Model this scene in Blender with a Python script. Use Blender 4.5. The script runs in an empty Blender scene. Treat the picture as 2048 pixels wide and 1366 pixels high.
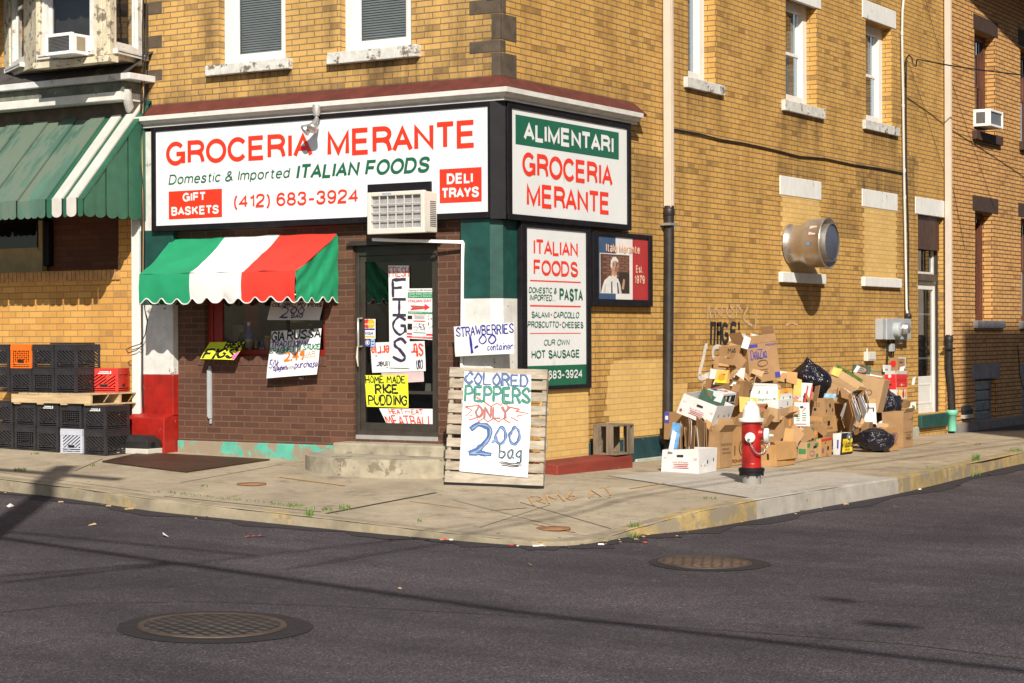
import bpy, math, random
from mathutils import Vector, Matrix, Euler, noise
R = math.radians
random.seed(7)
S = bpy.context.scene
COL = S.collection

# ------------------------------------------------------------------ camera
FPX, YAW, PITCH, ROLL = 3890.6, R(31.891), R(-.2493), R(-.2278)     # focal length in pixels of a 2048 wide frame
CAM = Vector((10.9287, -17.3444, 1.5))
_f0 = Vector((-math.sin(YAW), math.cos(YAW), 0)); _r0 = Vector((math.cos(YAW), math.sin(YAW), 0)); _u0 = Vector((0, 0, 1))
_f = _f0*math.cos(PITCH) + _u0*math.sin(PITCH); _u = _u0*math.cos(PITCH) - _f0*math.sin(PITCH)
_r = _r0*math.cos(ROLL) + _u*math.sin(ROLL); _u = _u*math.cos(ROLL) - _r0*math.sin(ROLL)
cd = bpy.data.cameras.new('camera'); cam = bpy.data.objects.new('camera', cd); COL.objects.link(cam)
cd.sensor_width = 36; cd.lens = FPX/2048*36; cd.clip_end = 2000
cam.matrix_world = Matrix(((_r.x, _u.x, -_f.x, CAM.x), (_r.y, _u.y, -_f.y, CAM.y), (_r.z, _u.z, -_f.z, CAM.z), (0, 0, 0, 1)))
S.camera = cam

# ------------------------------------------------------------------ sky, sun, exposure
TOSUN = Vector((.77, -1, .84)).normalized()
LIGHT = -TOSUN
w = bpy.data.worlds.new('World'); S.world = w; w.use_nodes = True
sky = w.node_tree.nodes.new('ShaderNodeTexSky'); sky.sky_type = 'NISHITA'; sky.sun_disc = False
sky.sun_elevation = math.asin(TOSUN.z); sky.sun_rotation = math.atan2(TOSUN.x, TOSUN.y)
bg = w.node_tree.nodes['Background']; bg.inputs[1].default_value = .072
w.node_tree.links.new(sky.outputs[0], bg.inputs[0])
sd = bpy.data.lights.new('sun', 'SUN'); sd.energy = 5.0; sd.angle = R(.5); sd.color = (1, .925, .80)
so = bpy.data.objects.new('sun', sd); COL.objects.link(so); so.rotation_euler = TOSUN.to_track_quat('Z', 'Y').to_euler(); so.location = (10, -20, 30)
S.view_settings.view_transform = 'Standard'; S.view_settings.look = 'None'; S.view_settings.exposure = .35; S.view_settings.gamma = 1

# ------------------------------------------------------------------ pixel -> point on a real plane
def ray(px, py): return _f + _r*((px-1024)/FPX) - _u*((py-683)/FPX)
def at(px, py, ax, v):
    d = ray(px, py); t = (v-CAM[ax])/d[ax]; return CAM + d*t
def F(px, py, y=0): return at(px, py, 1, y)
def Sd(px, py, x=0): return at(px, py, 0, x)

# ------------------------------------------------------------------ mesh builder
class MB:
    def __init__(s): s.v = []; s.f = []; s.m = []; s.sm = []
    def add(s, vs, fs, m=0, smooth=False):
        o = len(s.v); s.v += [Vector(p) for p in vs]
        for f in fs: s.f.append([i+o for i in f]); s.m.append(m); s.sm.append(smooth)
    def poly(s, pts, m=0): s.add(pts, [list(range(len(pts)))], m)
    def box(s, a, b, m=0):
        x0, y0, z0 = (min(a[i], b[i]) for i in range(3)); x1, y1, z1 = (max(a[i], b[i]) for i in range(3))
        s.add([(x0,y0,z0),(x1,y0,z0),(x1,y1,z0),(x0,y1,z0),(x0,y0,z1),(x1,y0,z1),(x1,y1,z1),(x0,y1,z1)],
              [(0,3,2,1),(4,5,6,7),(0,1,5,4),(1,2,6,5),(2,3,7,6),(3,0,4,7)], m)
    def obox(s, c, X, Y, Z, m=0):          # centre and three half vectors (right handed)
        c = Vector(c); X = Vector(X); Y = Vector(Y); Z = Vector(Z)
        s.add([c-X-Y-Z, c+X-Y-Z, c+X+Y-Z, c-X+Y-Z, c-X-Y+Z, c+X-Y+Z, c+X+Y+Z, c-X+Y+Z],
              [(0,3,2,1),(4,5,6,7),(0,1,5,4),(1,2,6,5),(2,3,7,6),(3,0,4,7)], m)
    def prism(s, poly, vec, m=0, m2=None):   # polygon and its copy moved by vec
        vec = Vector(vec); n = len(poly); P = [Vector(p) for p in poly]
        s.add(P + [p+vec for p in P], [list(range(n))[::-1], list(range(n, 2*n))], m)
        s.add(P + [p+vec for p in P], [(i, (i+1) % n, n+(i+1) % n, n+i) for i in range(n)], m if m2 is None else m2)
    def tube(s, pts, r, n=8, m=0, caps=True):
        P = [Vector(p) for p in pts]; rs = r if isinstance(r, (list, tuple)) else [r]*len(P)
        vs = []; prev = None
        for i, p in enumerate(P):
            t = (P[min(i+1, len(P)-1)] - P[max(i-1, 0)])
            if t.length < 1e-9: t = Vector((0, 0, 1))
            t.normalize()
            if prev is None: prev = t.orthogonal().normalized()
            a = (prev - t*prev.dot(t))
            if a.length < 1e-6: a = t.orthogonal()
            a.normalize(); prev = a; b = t.cross(a)
            vs += [p + (a*math.cos(2*math.pi*k/n) + b*math.sin(2*math.pi*k/n))*rs[i] for k in range(n)]
        fs = [(i*n+k, i*n+(k+1) % n, (i+1)*n+(k+1) % n, (i+1)*n+k) for i in range(len(P)-1) for k in range(n)]
        s.add(vs, fs, m, True)
        if caps: s.add(vs[:n], [list(range(n))[::-1]], m); s.add(vs[-n:], [list(range(n))], m)
    def lathe(s, prof, o, ax=(0, 0, 1), n=24, m=0, caps=True, sharp=False):
        ax = Vector(ax).normalized(); a = ax.orthogonal().normalized(); b = ax.cross(a); o = Vector(o)
        vs = [o + ax*h + (a*math.cos(2*math.pi*k/n) + b*math.sin(2*math.pi*k/n))*r for r, h in prof for k in range(n)]
        if sharp:
            for i in range(len(prof)-1):
                s.add(vs[i*n:(i+2)*n], [(k, (k+1) % n, n+(k+1) % n, n+k) for k in range(n)], m, True)
        else:
            s.add(vs, [(i*n+k, i*n+(k+1) % n, (i+1)*n+(k+1) % n, (i+1)*n+k) for i in range(len(prof)-1) for k in range(n)], m, True)
        if caps:
            s.add(vs[:n], [list(range(n))[::-1]], m); s.add(vs[-n:], [list(range(n))], m)
    def grid(s, fn, nu, nv, m=0, smooth=True, mf=None):
        vs = [fn(i/nu, j/nv) for j in range(nv+1) for i in range(nu+1)]
        o = len(s.v); s.v += [Vector(p) for p in vs]
        for j in range(nv):
            for i in range(nu):
                a = j*(nu+1)+i; s.f.append([o+a, o+a+1, o+a+nu+2, o+a+nu+1]); s.m.append(mf((i+.5)/nu, (j+.5)/nv) if mf else m); s.sm.append(smooth)
    def text(s, t, P0, U, V, w, h, m=0, bold=.0, shear=0):   # glyphs scaled to fill a w x h box
        vs, fs = glyphs(t, bold, shear); P0 = Vector(P0)
        x0 = min(p[0] for p in vs); x1 = max(p[0] for p in vs); y0 = min(p[1] for p in vs); y1 = max(p[1] for p in vs)
        s.add([P0 + U*((p[0]-x0)/(x1-x0)*w) + V*((p[1]-y0)/(y1-y0)*h) for p in vs], fs, m)
    def sans(s, t, P0, U, V, w, h, m=0, wd=.15, shear=0, gap=1.9):   # printed capitals; wd = stem width as a share of the cap height
        caps = h/(1.28 if any(c in 'pq' for c in t) or '(' in t else 1); st = caps*wd*1.22; k_ = caps/10
        for _ in range(5):                                  # the gap between letters depends on how far the line is condensed
            x = 0; L_ = []; pad = st/k_+gap*.62; prev = ''
            for ch in t:
                if ch == ' ': x += 4.2+pad*.9; prev = ''; continue
                if prev: x += pad-(pad*.42 if ch in 'ATVY' and prev in 'ATVYLR' else (pad*.22 if ch in 'ATVYO' or prev in 'ATVYLO' else 0))
                g = SANS[ch]; L_ += [[(q[0]+x, q[1]) for q in k] for k in g]; x += max(q[0] for k in g for q in k); prev = ch
            k_ = max(1e-5, (w-st-shear*h)/max(x, 1e-3))
        xs = [q[0] for k in L_ for q in k]; ys = [q[1] for k in L_ for q in k]; x0, x1, y0, y1 = min(xs), max(xs), min(ys), max(ys)
        Nn = U.cross(V).normalized(); P0 = Vector(P0); sh = shear*h
        for i, k in enumerate(L_):
            pts = [(st*.42+(q[0]-x0)/max(x1-x0, 1e-6)*(w-st*.84-sh), st*.5+(q[1]-y0)/(y1-y0)*(h-st)) for q in k]
            vs, fs = flat_ribbon(pts, st); lf = Nn*(.0003*(i % 4))
            s.add([P0+U*(a+shear*b_)+V*min(max(b_, 0), h)+lf+Nn*(.00004*j_) for j_, (a, b_) in enumerate(vs)], fs, m)
    def ribbon(s, P, wd, N, m=0, vary=0):
        n = len(P); vs = []; w0 = wd
        for i in range(n):
            t = (P[min(i+1, n-1)] - P[max(i-1, 0)])
            if t.length < 1e-7: t = Vector((1, 0, 0))
            t.normalize(); wd = w0*(1+vary*noise.noise(P[i]*23+t*1.3)); q = N.cross(t)*wd/2
            e = t*wd*.35*(-1 if i == 0 else (1 if i == n-1 else 0))
            vs += [P[i]+q+e, P[i]-q+e]
        s.add(vs, [(2*i, 2*i+1, 2*i+3, 2*i+2) for i in range(n-1)], m)
    def hand(s, t, P0, U, V, w, h, wd, m=0, seed=0, desc=False, fn=None, jit=.14):  # marker lettering in single strokes
        rr = random.Random(seed*31+len(t)); x = 0; strokes = []
        for ch in t:
            if ch == ' ': x += 4; continue
            g = STROKES.get(ch) or STROKES[ch.upper()]; mx = 0; dy = rr.uniform(-.25, .25)
            for st in g.split('|'):
                cur = st[0] == '~'; pts = [(int(q[0]), int(q[1])) for q in st.lstrip('~').split()]
                mx = max(mx, max(p[0] for p in pts))
                pts = [(px+x+rr.uniform(-jit, jit), py+dy+rr.uniform(-jit, jit)) for px, py in pts]
                if len(pts) == 2 and st.split()[0] == st.split()[1]: pts = [(pts[0][0]-.3, pts[0][1]), (pts[0][0]+.3, pts[0][1]+.1)]
                strokes.append(spline(pts) if cur else pts)
            x += mx+2
        xs = [p[0] for st in strokes for p in st]; ys = [p[1] for st in strokes for p in st]
        x0, x1 = min(xs), max(xs); y0, y1 = min(ys), max(ys)
        N = U.cross(V).normalized(); P0 = Vector(P0)
        for k, st in enumerate(strokes):
            lift = N*(.0003*(k % 7))
            Q = []
            if len(st) < 6: st = [(u_[0]+(v_[0]-u_[0])*k_/4, u_[1]+(v_[1]-u_[1])*k_/4+.05*math.sin(k_*1.9+k)) for u_, v_ in zip(st[:-1], st[1:]) for k_ in range(4)]+[st[-1]]
            for p in st:
                a = (p[0]-x0)/(x1-x0+1e-6); b = (p[1]-y0)/(y1-y0+1e-6)
                Q.append((fn(a, b) if fn else P0 + U*(a*w) + V*(b*h)) + lift)
            s.ribbon(Q, wd*rr.uniform(.85, 1.15), N, m, .55)
    def build(s, name, mats, parent=None, bevel=0, org=None, local=False, label=None, cat=None, group=None, kind=None, seg=2):
        mats = mats if isinstance(mats, (list, tuple)) else [mats]
        me = bpy.data.meshes.new(name)
        if local: o0 = Vector()
        elif parent is not None: o0 = ORG[parent.name]
        elif org is not None: o0 = Vector(org)
        else:
            lo = [min(p[i] for p in s.v) for i in range(3)]; hi = [max(p[i] for p in s.v) for i in range(3)]
            o0 = Vector(((lo[0]+hi[0])/2, (lo[1]+hi[1])/2, lo[2]))
        me.from_pydata([tuple(p-o0) for p in s.v], [], s.f)
        for mt in mats: me.materials.append(mt)
        me.polygons.foreach_set('material_index', s.m); me.polygons.foreach_set('use_smooth', s.sm)
        uv = me.uv_layers.new(name='UVMap')
        for p in me.polygons:
            n = p.normal; ax = max(range(3), key=lambda i: abs(n[i]))
            for li in p.loop_indices:
                c = s.v[me.loops[li].vertex_index]
                uv.data[li].uv = (c.y, c.z) if ax == 0 else ((c.x, c.z) if ax == 1 else (c.x, c.y))
        o = bpy.data.objects.new(name, me); COL.objects.link(o)
        if parent is not None: o.parent = parent
        elif not local: o.location = o0
        ORG[o.name] = o0
        if bevel:
            b = o.modifiers.new('bevel', 'BEVEL'); b.width = bevel; b.segments = seg; b.limit_method = 'ANGLE'; b.angle_limit = R(50); b.harden_normals = False
        tag(o, label, cat, group, kind)
        return o
ORG = {}
def tag(o, label=None, cat=None, group=None, kind=None):
    for k, v in (('label', label), ('category', cat), ('group', group), ('kind', kind)):
        if v: o[k] = v
    return o
def empty(name, loc, label=None, cat=None, group=None, kind=None, rot=None):
    o = bpy.data.objects.new(name, None); COL.objects.link(o); o.location = loc; o.empty_display_size = .2
    if rot: o.rotation_euler = rot
    ORG[o.name] = Vector(loc) if rot is None else Vector()
    return tag(o, label, cat, group, kind)
def spline(pts, k=6):
    P = [Vector((p[0], p[1], 0)) for p in pts]; out = []
    for i in range(len(P)-1):
        a = P[max(i-1, 0)]; b = P[i]; c = P[i+1]; d = P[min(i+2, len(P)-1)]
        if i == 0 and (P[0]-P[-1]).length < 1: a = P[-2]
        if i == len(P)-2 and (P[0]-P[-1]).length < 1: d = P[1]
        for j in range(k):
            t = j/k; q = .5*((2*b)+(c-a)*t+(2*a-5*b+4*c-d)*t*t+(3*b-a-3*c+d)*t**3); out.append((q.x, q.y))
    out.append((P[-1].x, P[-1].y)); return out
def arc(cx, cy, rx, ry, a0, a1, n=14): return [(cx+rx*math.cos(R(a0+(a1-a0)*i/n)), cy+ry*math.sin(R(a0+(a1-a0)*i/n))) for i in range(n+1)]
def sp(*p): return spline(list(p))
SANS = {'A': [[(0,0),(3.6,10),(7.2,0)],[(1.25,3.3),(5.95,3.3)]], 'B': [[(0,0),(0,10),(3.6,10)]+arc(3.6,7.6,2.5,2.4,80,-90)+[(0,5.2)],[(3.4,5.2)]+arc(3.6,2.6,2.9,2.6,80,-90)+[(0,0)]], 'C': [arc(3.9,5,3.9,5,38,322,26)], 'D': [[(0,0),(0,10),(3.2,10)]+arc(3.2,5,3.8,5,86,-90,18)+[(0,0)]],
'E': [[(6,10),(0,10),(0,0),(6.1,0)],[(0,5.2),(5.6,5.2)]], 'F': [[(5.8,10),(0,10),(0,0)],[(0,5),(5.2,5)]], 'G': [arc(3.9,5,3.9,5,40,340,28),[(4.3,4.7),(7.8,4.7),(7.8,-.2)]], 'H': [[(0,0),(0,10)],[(6.4,0),(6.4,10)],[(0,5.2),(6.4,5.2)]], 'I': [[(0,0),(0,10)]], 'K': [[(0,0),(0,10)],[(6.2,10),(.2,3.9)],[(2.4,6),(6.6,0)]],
'L': [[(0,10),(0,0),(5.4,0)]], 'M': [[(0,0),(0,10),(4,.6),(8,10),(8,0)]], 'N': [[(0,0),(0,10),(6.4,0),(6.4,10)]], 'O': [arc(4.1,5,4.1,5,90,450,34)], 'P': [[(0,0),(0,10),(3.6,10)]+arc(3.6,7.4,2.8,2.6,80,-90)+[(0,4.8)]], 'R': [[(0,0),(0,10),(3.9,10)]+arc(3.9,7.5,2.6,2.5,80,-90)+[(0,5)],[(3.7,5),(5.6,4),(6.3,2),(6.7,0)]],
'S': [sp((6.2,7.4),(5.5,9.3),(3.3,10),(1.1,9.3),(.4,7.6),(1.2,6),(3.4,5.1),(5.7,4.2),(6.6,2.6),(5.7,.7),(3.3,0),(.9,.8),(.1,2.8))], 'T': [[(0,10),(6.8,10)],[(3.4,10),(3.4,0)]], 'U': [[(0,10)]+arc(3.2,3.2,3.2,3.2,180,360)+[(6.4,10)]], 'V': [[(0,10),(3.4,0),(6.8,10)]], 'W': [[(0,10),(2.5,0),(5,10),(7.5,0),(10,10)]], 'Y': [[(0,10),(3.5,4.4),(7,10)],[(3.5,4.4),(3.5,0)]],
'0': [arc(2.9,5,2.9,5,90,450,26)], '1': [[(0,7.6),(1.8,8.2),(2.5,10),(2.5,0)]], '2': [sp((.1,7),(.8,9.3),(3,10),(5.2,9.2),(5.6,7),(4.4,5),(2,3),(.5,1.4),(0,0))+[(5.8,0)]], '3': [sp((.2,7.4),(1,9.4),(2.9,10),(5,9.2),(5.3,7.2),(4.4,5.7),(2.6,5.3))+sp((2.6,5.3),(4.8,4.7),(5.7,2.8),(4.8,.7),(2.8,0),(.8,.7),(0,2.7))], '4': [[(4.4,0),(4.4,9.8),(0,3),(6,3)]],
'5': [[(5.2,10),(.9,10),(.4,4.8)]+sp((.4,4.8),(2.6,6.2),(5,5.2),(5.6,3),(4.7,.7),(2.7,0),(.8,.6),(0,2.4))], '6': [sp((5.3,8),(4.5,9.6),(2.9,10),(1,8.8),(.1,5.6),(.1,3.2)),arc(2.9,3.1,2.75,3.1,180,540,22)], '7': [[(0,10),(5.6,10),(3,5),(1.9,0)]], '8': [arc(2.9,7.5,2.4,2.5,90,450,20),arc(2.9,2.6,2.9,2.6,90,450,20)], '9': [arc(2.8,6.9,2.75,3.1,0,360,22),sp((5.6,6.8),(5.5,4),(4.6,1.2),(2.8,0),(1.2,.4),(.4,1.9))],
'(': [arc(4,4,4,7.4,125,235)], ')': [arc(-2.4,4,4,7.4,55,-55)], '-': [[(0,3.8),(4,3.8)]], '.': [[(0,.1),(.9,.1)]], '&': [sp((7.2,0),(4,4.4),(1.6,7.2),(1.8,9.4),(3.2,10),(4.6,9.3),(4.6,7.4),(2.2,5),(.3,3),(.6,.8),(2.6,0),(4.8,.9),(6.3,4.6))],
'a': [sp((.5,5.6),(1.2,7),(2.8,7.2),(4.4,6.4),(4.6,4.6))+[(4.6,0)],sp((4.6,4),(2,3.6),(.3,2.6),(.4,.7),(2,0),(3.8,.8),(4.6,2.4))], 'c': [arc(2.6,3.5,2.6,3.6,40,320,18)], 'd': [arc(2.6,3.5,2.6,3.6,0,360,20),[(5.2,10),(5.2,0)]], 'e': [[(.1,3.7),(5.3,3.7)]+arc(2.7,3.5,2.6,3.6,4,318,18)], 'i': [[(0,0),(0,7)],[(0,8.9),(0,10)]], 'l': [[(0,0),(0,10)]], 'm': [[(0,0),(0,7)],[(0,4.6)]+arc(2,5,2,2.1,170,0,8)+[(4,0)],[(4,4.6)]+arc(6,5,2,2.1,170,0,8)+[(8,0)]],
'n': [[(0,0),(0,7)],[(0,4.4)]+arc(2.3,4.8,2.3,2.3,170,0,10)+[(4.6,0)]], 'o': [arc(2.7,3.5,2.7,3.6,90,450,22)], 'p': [[(0,7),(0,-2.8)],arc(2.6,3.5,2.6,3.6,0,360,20)], 'r': [[(0,0),(0,7)],[(0,3.9)]+sp((0,4),(1,6.4),(2.9,7.1))], 's': [sp((4.3,5.3),(3.7,6.7),(2.2,7.2),(.7,6.5),(.5,5.2),(1.8,4),(3.6,3.2),(4.5,1.9),(3.8,.5),(2.2,0),(.6,.5),(0,1.9))], 't': [[(1.3,9.4),(1.3,1.4),(2,.2),(3.2,.1)],[(0,7),(3.1,7)]]}
SANS_GAP = {'A': .5, 'T': .5, 'V': .5, 'Y': .5, 'L': 1.1}
def flat_ribbon(P, wd):
    n = len(P); closed = n > 3 and math.dist(P[0], P[-1]) < 1e-4; out = []
    for i in range(n):
        a = P[i-1] if i > 0 else (P[-2] if closed else None); c = P[i+1] if i < n-1 else (P[1] if closed else None); b_ = P[i]
        def nrm(p, q): d = math.dist(p, q) or 1e-9; return (-(q[1]-p[1])/d, (q[0]-p[0])/d)
        n1 = nrm(a, b_) if a else nrm(b_, c); n2 = nrm(b_, c) if c else n1
        mx_, my = n1[0]+n2[0], n1[1]+n2[1]; l = math.hypot(mx_, my) or 1e-9; mx_, my = mx_/l, my/l; k = 1/max(.38, mx_*n1[0]+my*n1[1])
        out += [(b_[0]+mx_*k*wd/2, b_[1]+my*k*wd/2), (b_[0]-mx_*k*wd/2, b_[1]-my*k*wd/2)]
    return out, [(2*i+1, 2*i+3, 2*i+2, 2*i) for i in range(n-1)]
_GC = {}
def glyphs(t, bold, shear):
    key = (t, bold, shear)
    if key in _GC: return _GC[key]
    cu = bpy.data.curves.new('t', 'FONT'); cu.body = t; cu.size = 1; cu.offset = bold; cu.shear = shear; cu.resolution_u = 4
    ob = bpy.data.objects.new('t', cu); COL.objects.link(ob); bpy.context.view_layer.update()
    dg = bpy.context.evaluated_depsgraph_get(); me = bpy.data.meshes.new_from_object(ob.evaluated_get(dg))
    r = ([(v.co.x, v.co.y) for v in me.vertices], [list(p.vertices) for p in me.polygons])
    bpy.data.objects.remove(ob); bpy.data.curves.remove(cu); bpy.data.meshes.remove(me); _GC[key] = r
    return r
STROKES = {'A':'02 38 62|14 54','B':'02 08|~08 38 57 45 05|~05 45 63 42 02','C':'~67 48 26 05 13 42 63','D':'02 08|~08 48 65 42 02','E':'58 08 02 62|05 45',
'F':'68 08 02|05 45','G':'~67 38 06 04 32 63|63 65 45','H':'02 08|62 68|05 65','I':'12 18','J':'~58 53 32 13','K':'02 08|68 05 62','L':'08 02 62',
'M':'02 18 44 78 82','N':'02 08 62 68','O':'~38 16 05 13 32 53 65 57 38','P':'02 08|~08 48 66 45 05','R':'02 08|~08 48 66 45 05|35 62',
'S':'~67 48 17 16 35 54 63 42 03','T':'08 68|38 32','U':'~08 04 22 42 64 68','V':'08 32 68','W':'08 22 46 62 88','X':'08 62|02 68','Y':'08 35 68|35 32','Z':'08 68 02 62',
'0':'~38 16 05 13 32 53 65 57 38','1':'28 22','2':'~07 28 57 55 23 02|02 32 62','3':'~07 38 57 35|~35 64 42 03','4':'52 58 04 74','5':'58 18 15|~15 45 63 42 03',
'6':'~58 26 04 22 43 54 35 04','7':'08 68 22','8':'~35 17 38 57 35 13 32 53 35','9':'~57 38 16 25 46 57 54 42',
'a':'~46 26 04 22 44 46|46 43 52','b':'08 02|~05 35 54 32 02','c':'~46 26 04 22 43','d':'~46 26 04 22 44|48 42','e':'~04 44 36 16 03 22 43','f':'~48 28 16 12|05 35','g':'~46 26 04 23 44|~46 41 30 10',
'h':'08 02|~05 26 45 42','i':'16 12|18 18','l':'08 02','m':'06 02|~05 26 35 32|~35 56 65 62','n':'06 02|~05 26 45 42','o':'~26 04 22 44 26','p':'06 00|~06 36 54 32 02','r':'06 02|~05 26 46','s':'~46 26 15 34 33 22 02',
't':'18 13 22 32|06 36','u':'~06 03 22 43|46 42','w':'06 12 25 42 56','y':'06 23|46 10','.':'12 12','-':'05 35','!':'18 14|12 12','¢':'~46 26 05 23 43|28 22','&':'~62 27 38 46 04 22 54'}
Ux, Uy, Uz = Vector((1, 0, 0)), Vector((0, 1, 0)), Vector((0, 0, 1))

# ------------------------------------------------------------------ materials
MATS = {}
def nodes(name):
    m = bpy.data.materials.new(name); m.use_nodes = True; nt = m.node_tree; return m, nt, nt.nodes['Principled BSDF']
def N(nt, typ, ins=None, **kw):
    n = nt.nodes.new(typ)
    for k, v in kw.items(): setattr(n, k, v)
    for k, v in (ins or {}).items():
        if isinstance(v, bpy.types.NodeSocket): nt.links.new(v, n.inputs[k])
        else: n.inputs[k].default_value = v
    return n
def c4(c): return (c[0], c[1], c[2], 1)
def ramp(nt, fac, stops, interp='LINEAR'):
    r = N(nt, 'ShaderNodeValToRGB', {0: fac}); r.color_ramp.interpolation = interp; e = r.color_ramp.elements
    e[0].position, e[0].color = stops[0][0], c4(stops[0][1]); e[1].position, e[1].color = stops[1][0], c4(stops[1][1])
    for p, c in stops[2:]: q = e.new(p); q.color = c4(c)
    return r.outputs[0]
def mixc(nt, fac, a, b, mode='MIX'):
    n = N(nt, 'ShaderNodeMix', data_type='RGBA', blend_type=mode)
    for k, v in ((0, fac), (6, a), (7, b)):
        if isinstance(v, bpy.types.NodeSocket): nt.links.new(v, n.inputs[k])
        else: n.inputs[k].default_value = c4(v) if isinstance(v, (tuple, list)) else v
    return n.outputs[2]
def math_(nt, op, a, b=0.0, c=0.0):
    n = N(nt, 'ShaderNodeMath', operation=op)
    for i, v in enumerate((a, b, c)):
        if isinstance(v, bpy.types.NodeSocket): nt.links.new(v, n.inputs[i])
        else: n.inputs[i].default_value = v
    return n.outputs[0]
def coord(nt, sc=(1, 1, 1), uv=False):
    t = N(nt, 'ShaderNodeTexCoord'); return N(nt, 'ShaderNodeMapping', {0: t.outputs['UV' if uv else 'Object'], 3: sc}).outputs[0]
def nz(nt, vec, scale, detail=4, rough=.6, off=0):
    if off: vec = N(nt, 'ShaderNodeMapping', {0: vec, 1: (off, off*.7, off*1.3)}).outputs[0]
    return N(nt, 'ShaderNodeTexNoise', {'Vector': vec, 'Scale': scale, 'Detail': detail, 'Roughness': rough}).outputs[0]
def bump(nt, b, h, st, dist=.01):
    n = N(nt, 'ShaderNodeBump', {'Height': h, 'Strength': st, 'Distance': dist}); nt.links.new(n.outputs[0], b.inputs['Normal'])
def pm(name, col, rough=.6, metal=0, var=.12, vs=6, bmp=.15, bs=40, wear=None, wt=.62, ws=5, sc=(1, 1, 1), spec=.5):
    """painted or plain surface with mottling, fine bump and optional worn patches of another colour"""
    if name in MATS: return MATS[name]
    m, nt, b = nodes(name); v = coord(nt, sc)
    n1 = nz(nt, v, vs, 5); lo = tuple(max(0, x*(1-var)) for x in col); hi = tuple(min(1, x*(1+var)) for x in col)
    c = ramp(nt, n1, ((.3, lo), (.7, hi)))
    if wear is not None:
        k = ramp(nt, nz(nt, v, ws, 8, .7, 3.1), ((wt-.02, (0, 0, 0)), (wt+.02, (1, 1, 1)))); c = mixc(nt, k, c, wear)
    nt.links.new(c, b.inputs['Base Color']); b.inputs['Metallic'].default_value = metal; b.inputs['Specular IOR Level'].default_value = spec
    rr = N(nt, 'ShaderNodeMapRange', {0: nz(nt, v, vs*2.3, 3, .6, 5), 1: .3, 2: .7, 3: max(.05, rough-.08), 4: min(1, rough+.08)}); nt.links.new(rr.outputs[0], b.inputs['Roughness'])
    if bmp: bump(nt, b, nz(nt, v, bs, 3, .6, 9), bmp, .004)
    MATS[name] = m; return m
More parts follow.
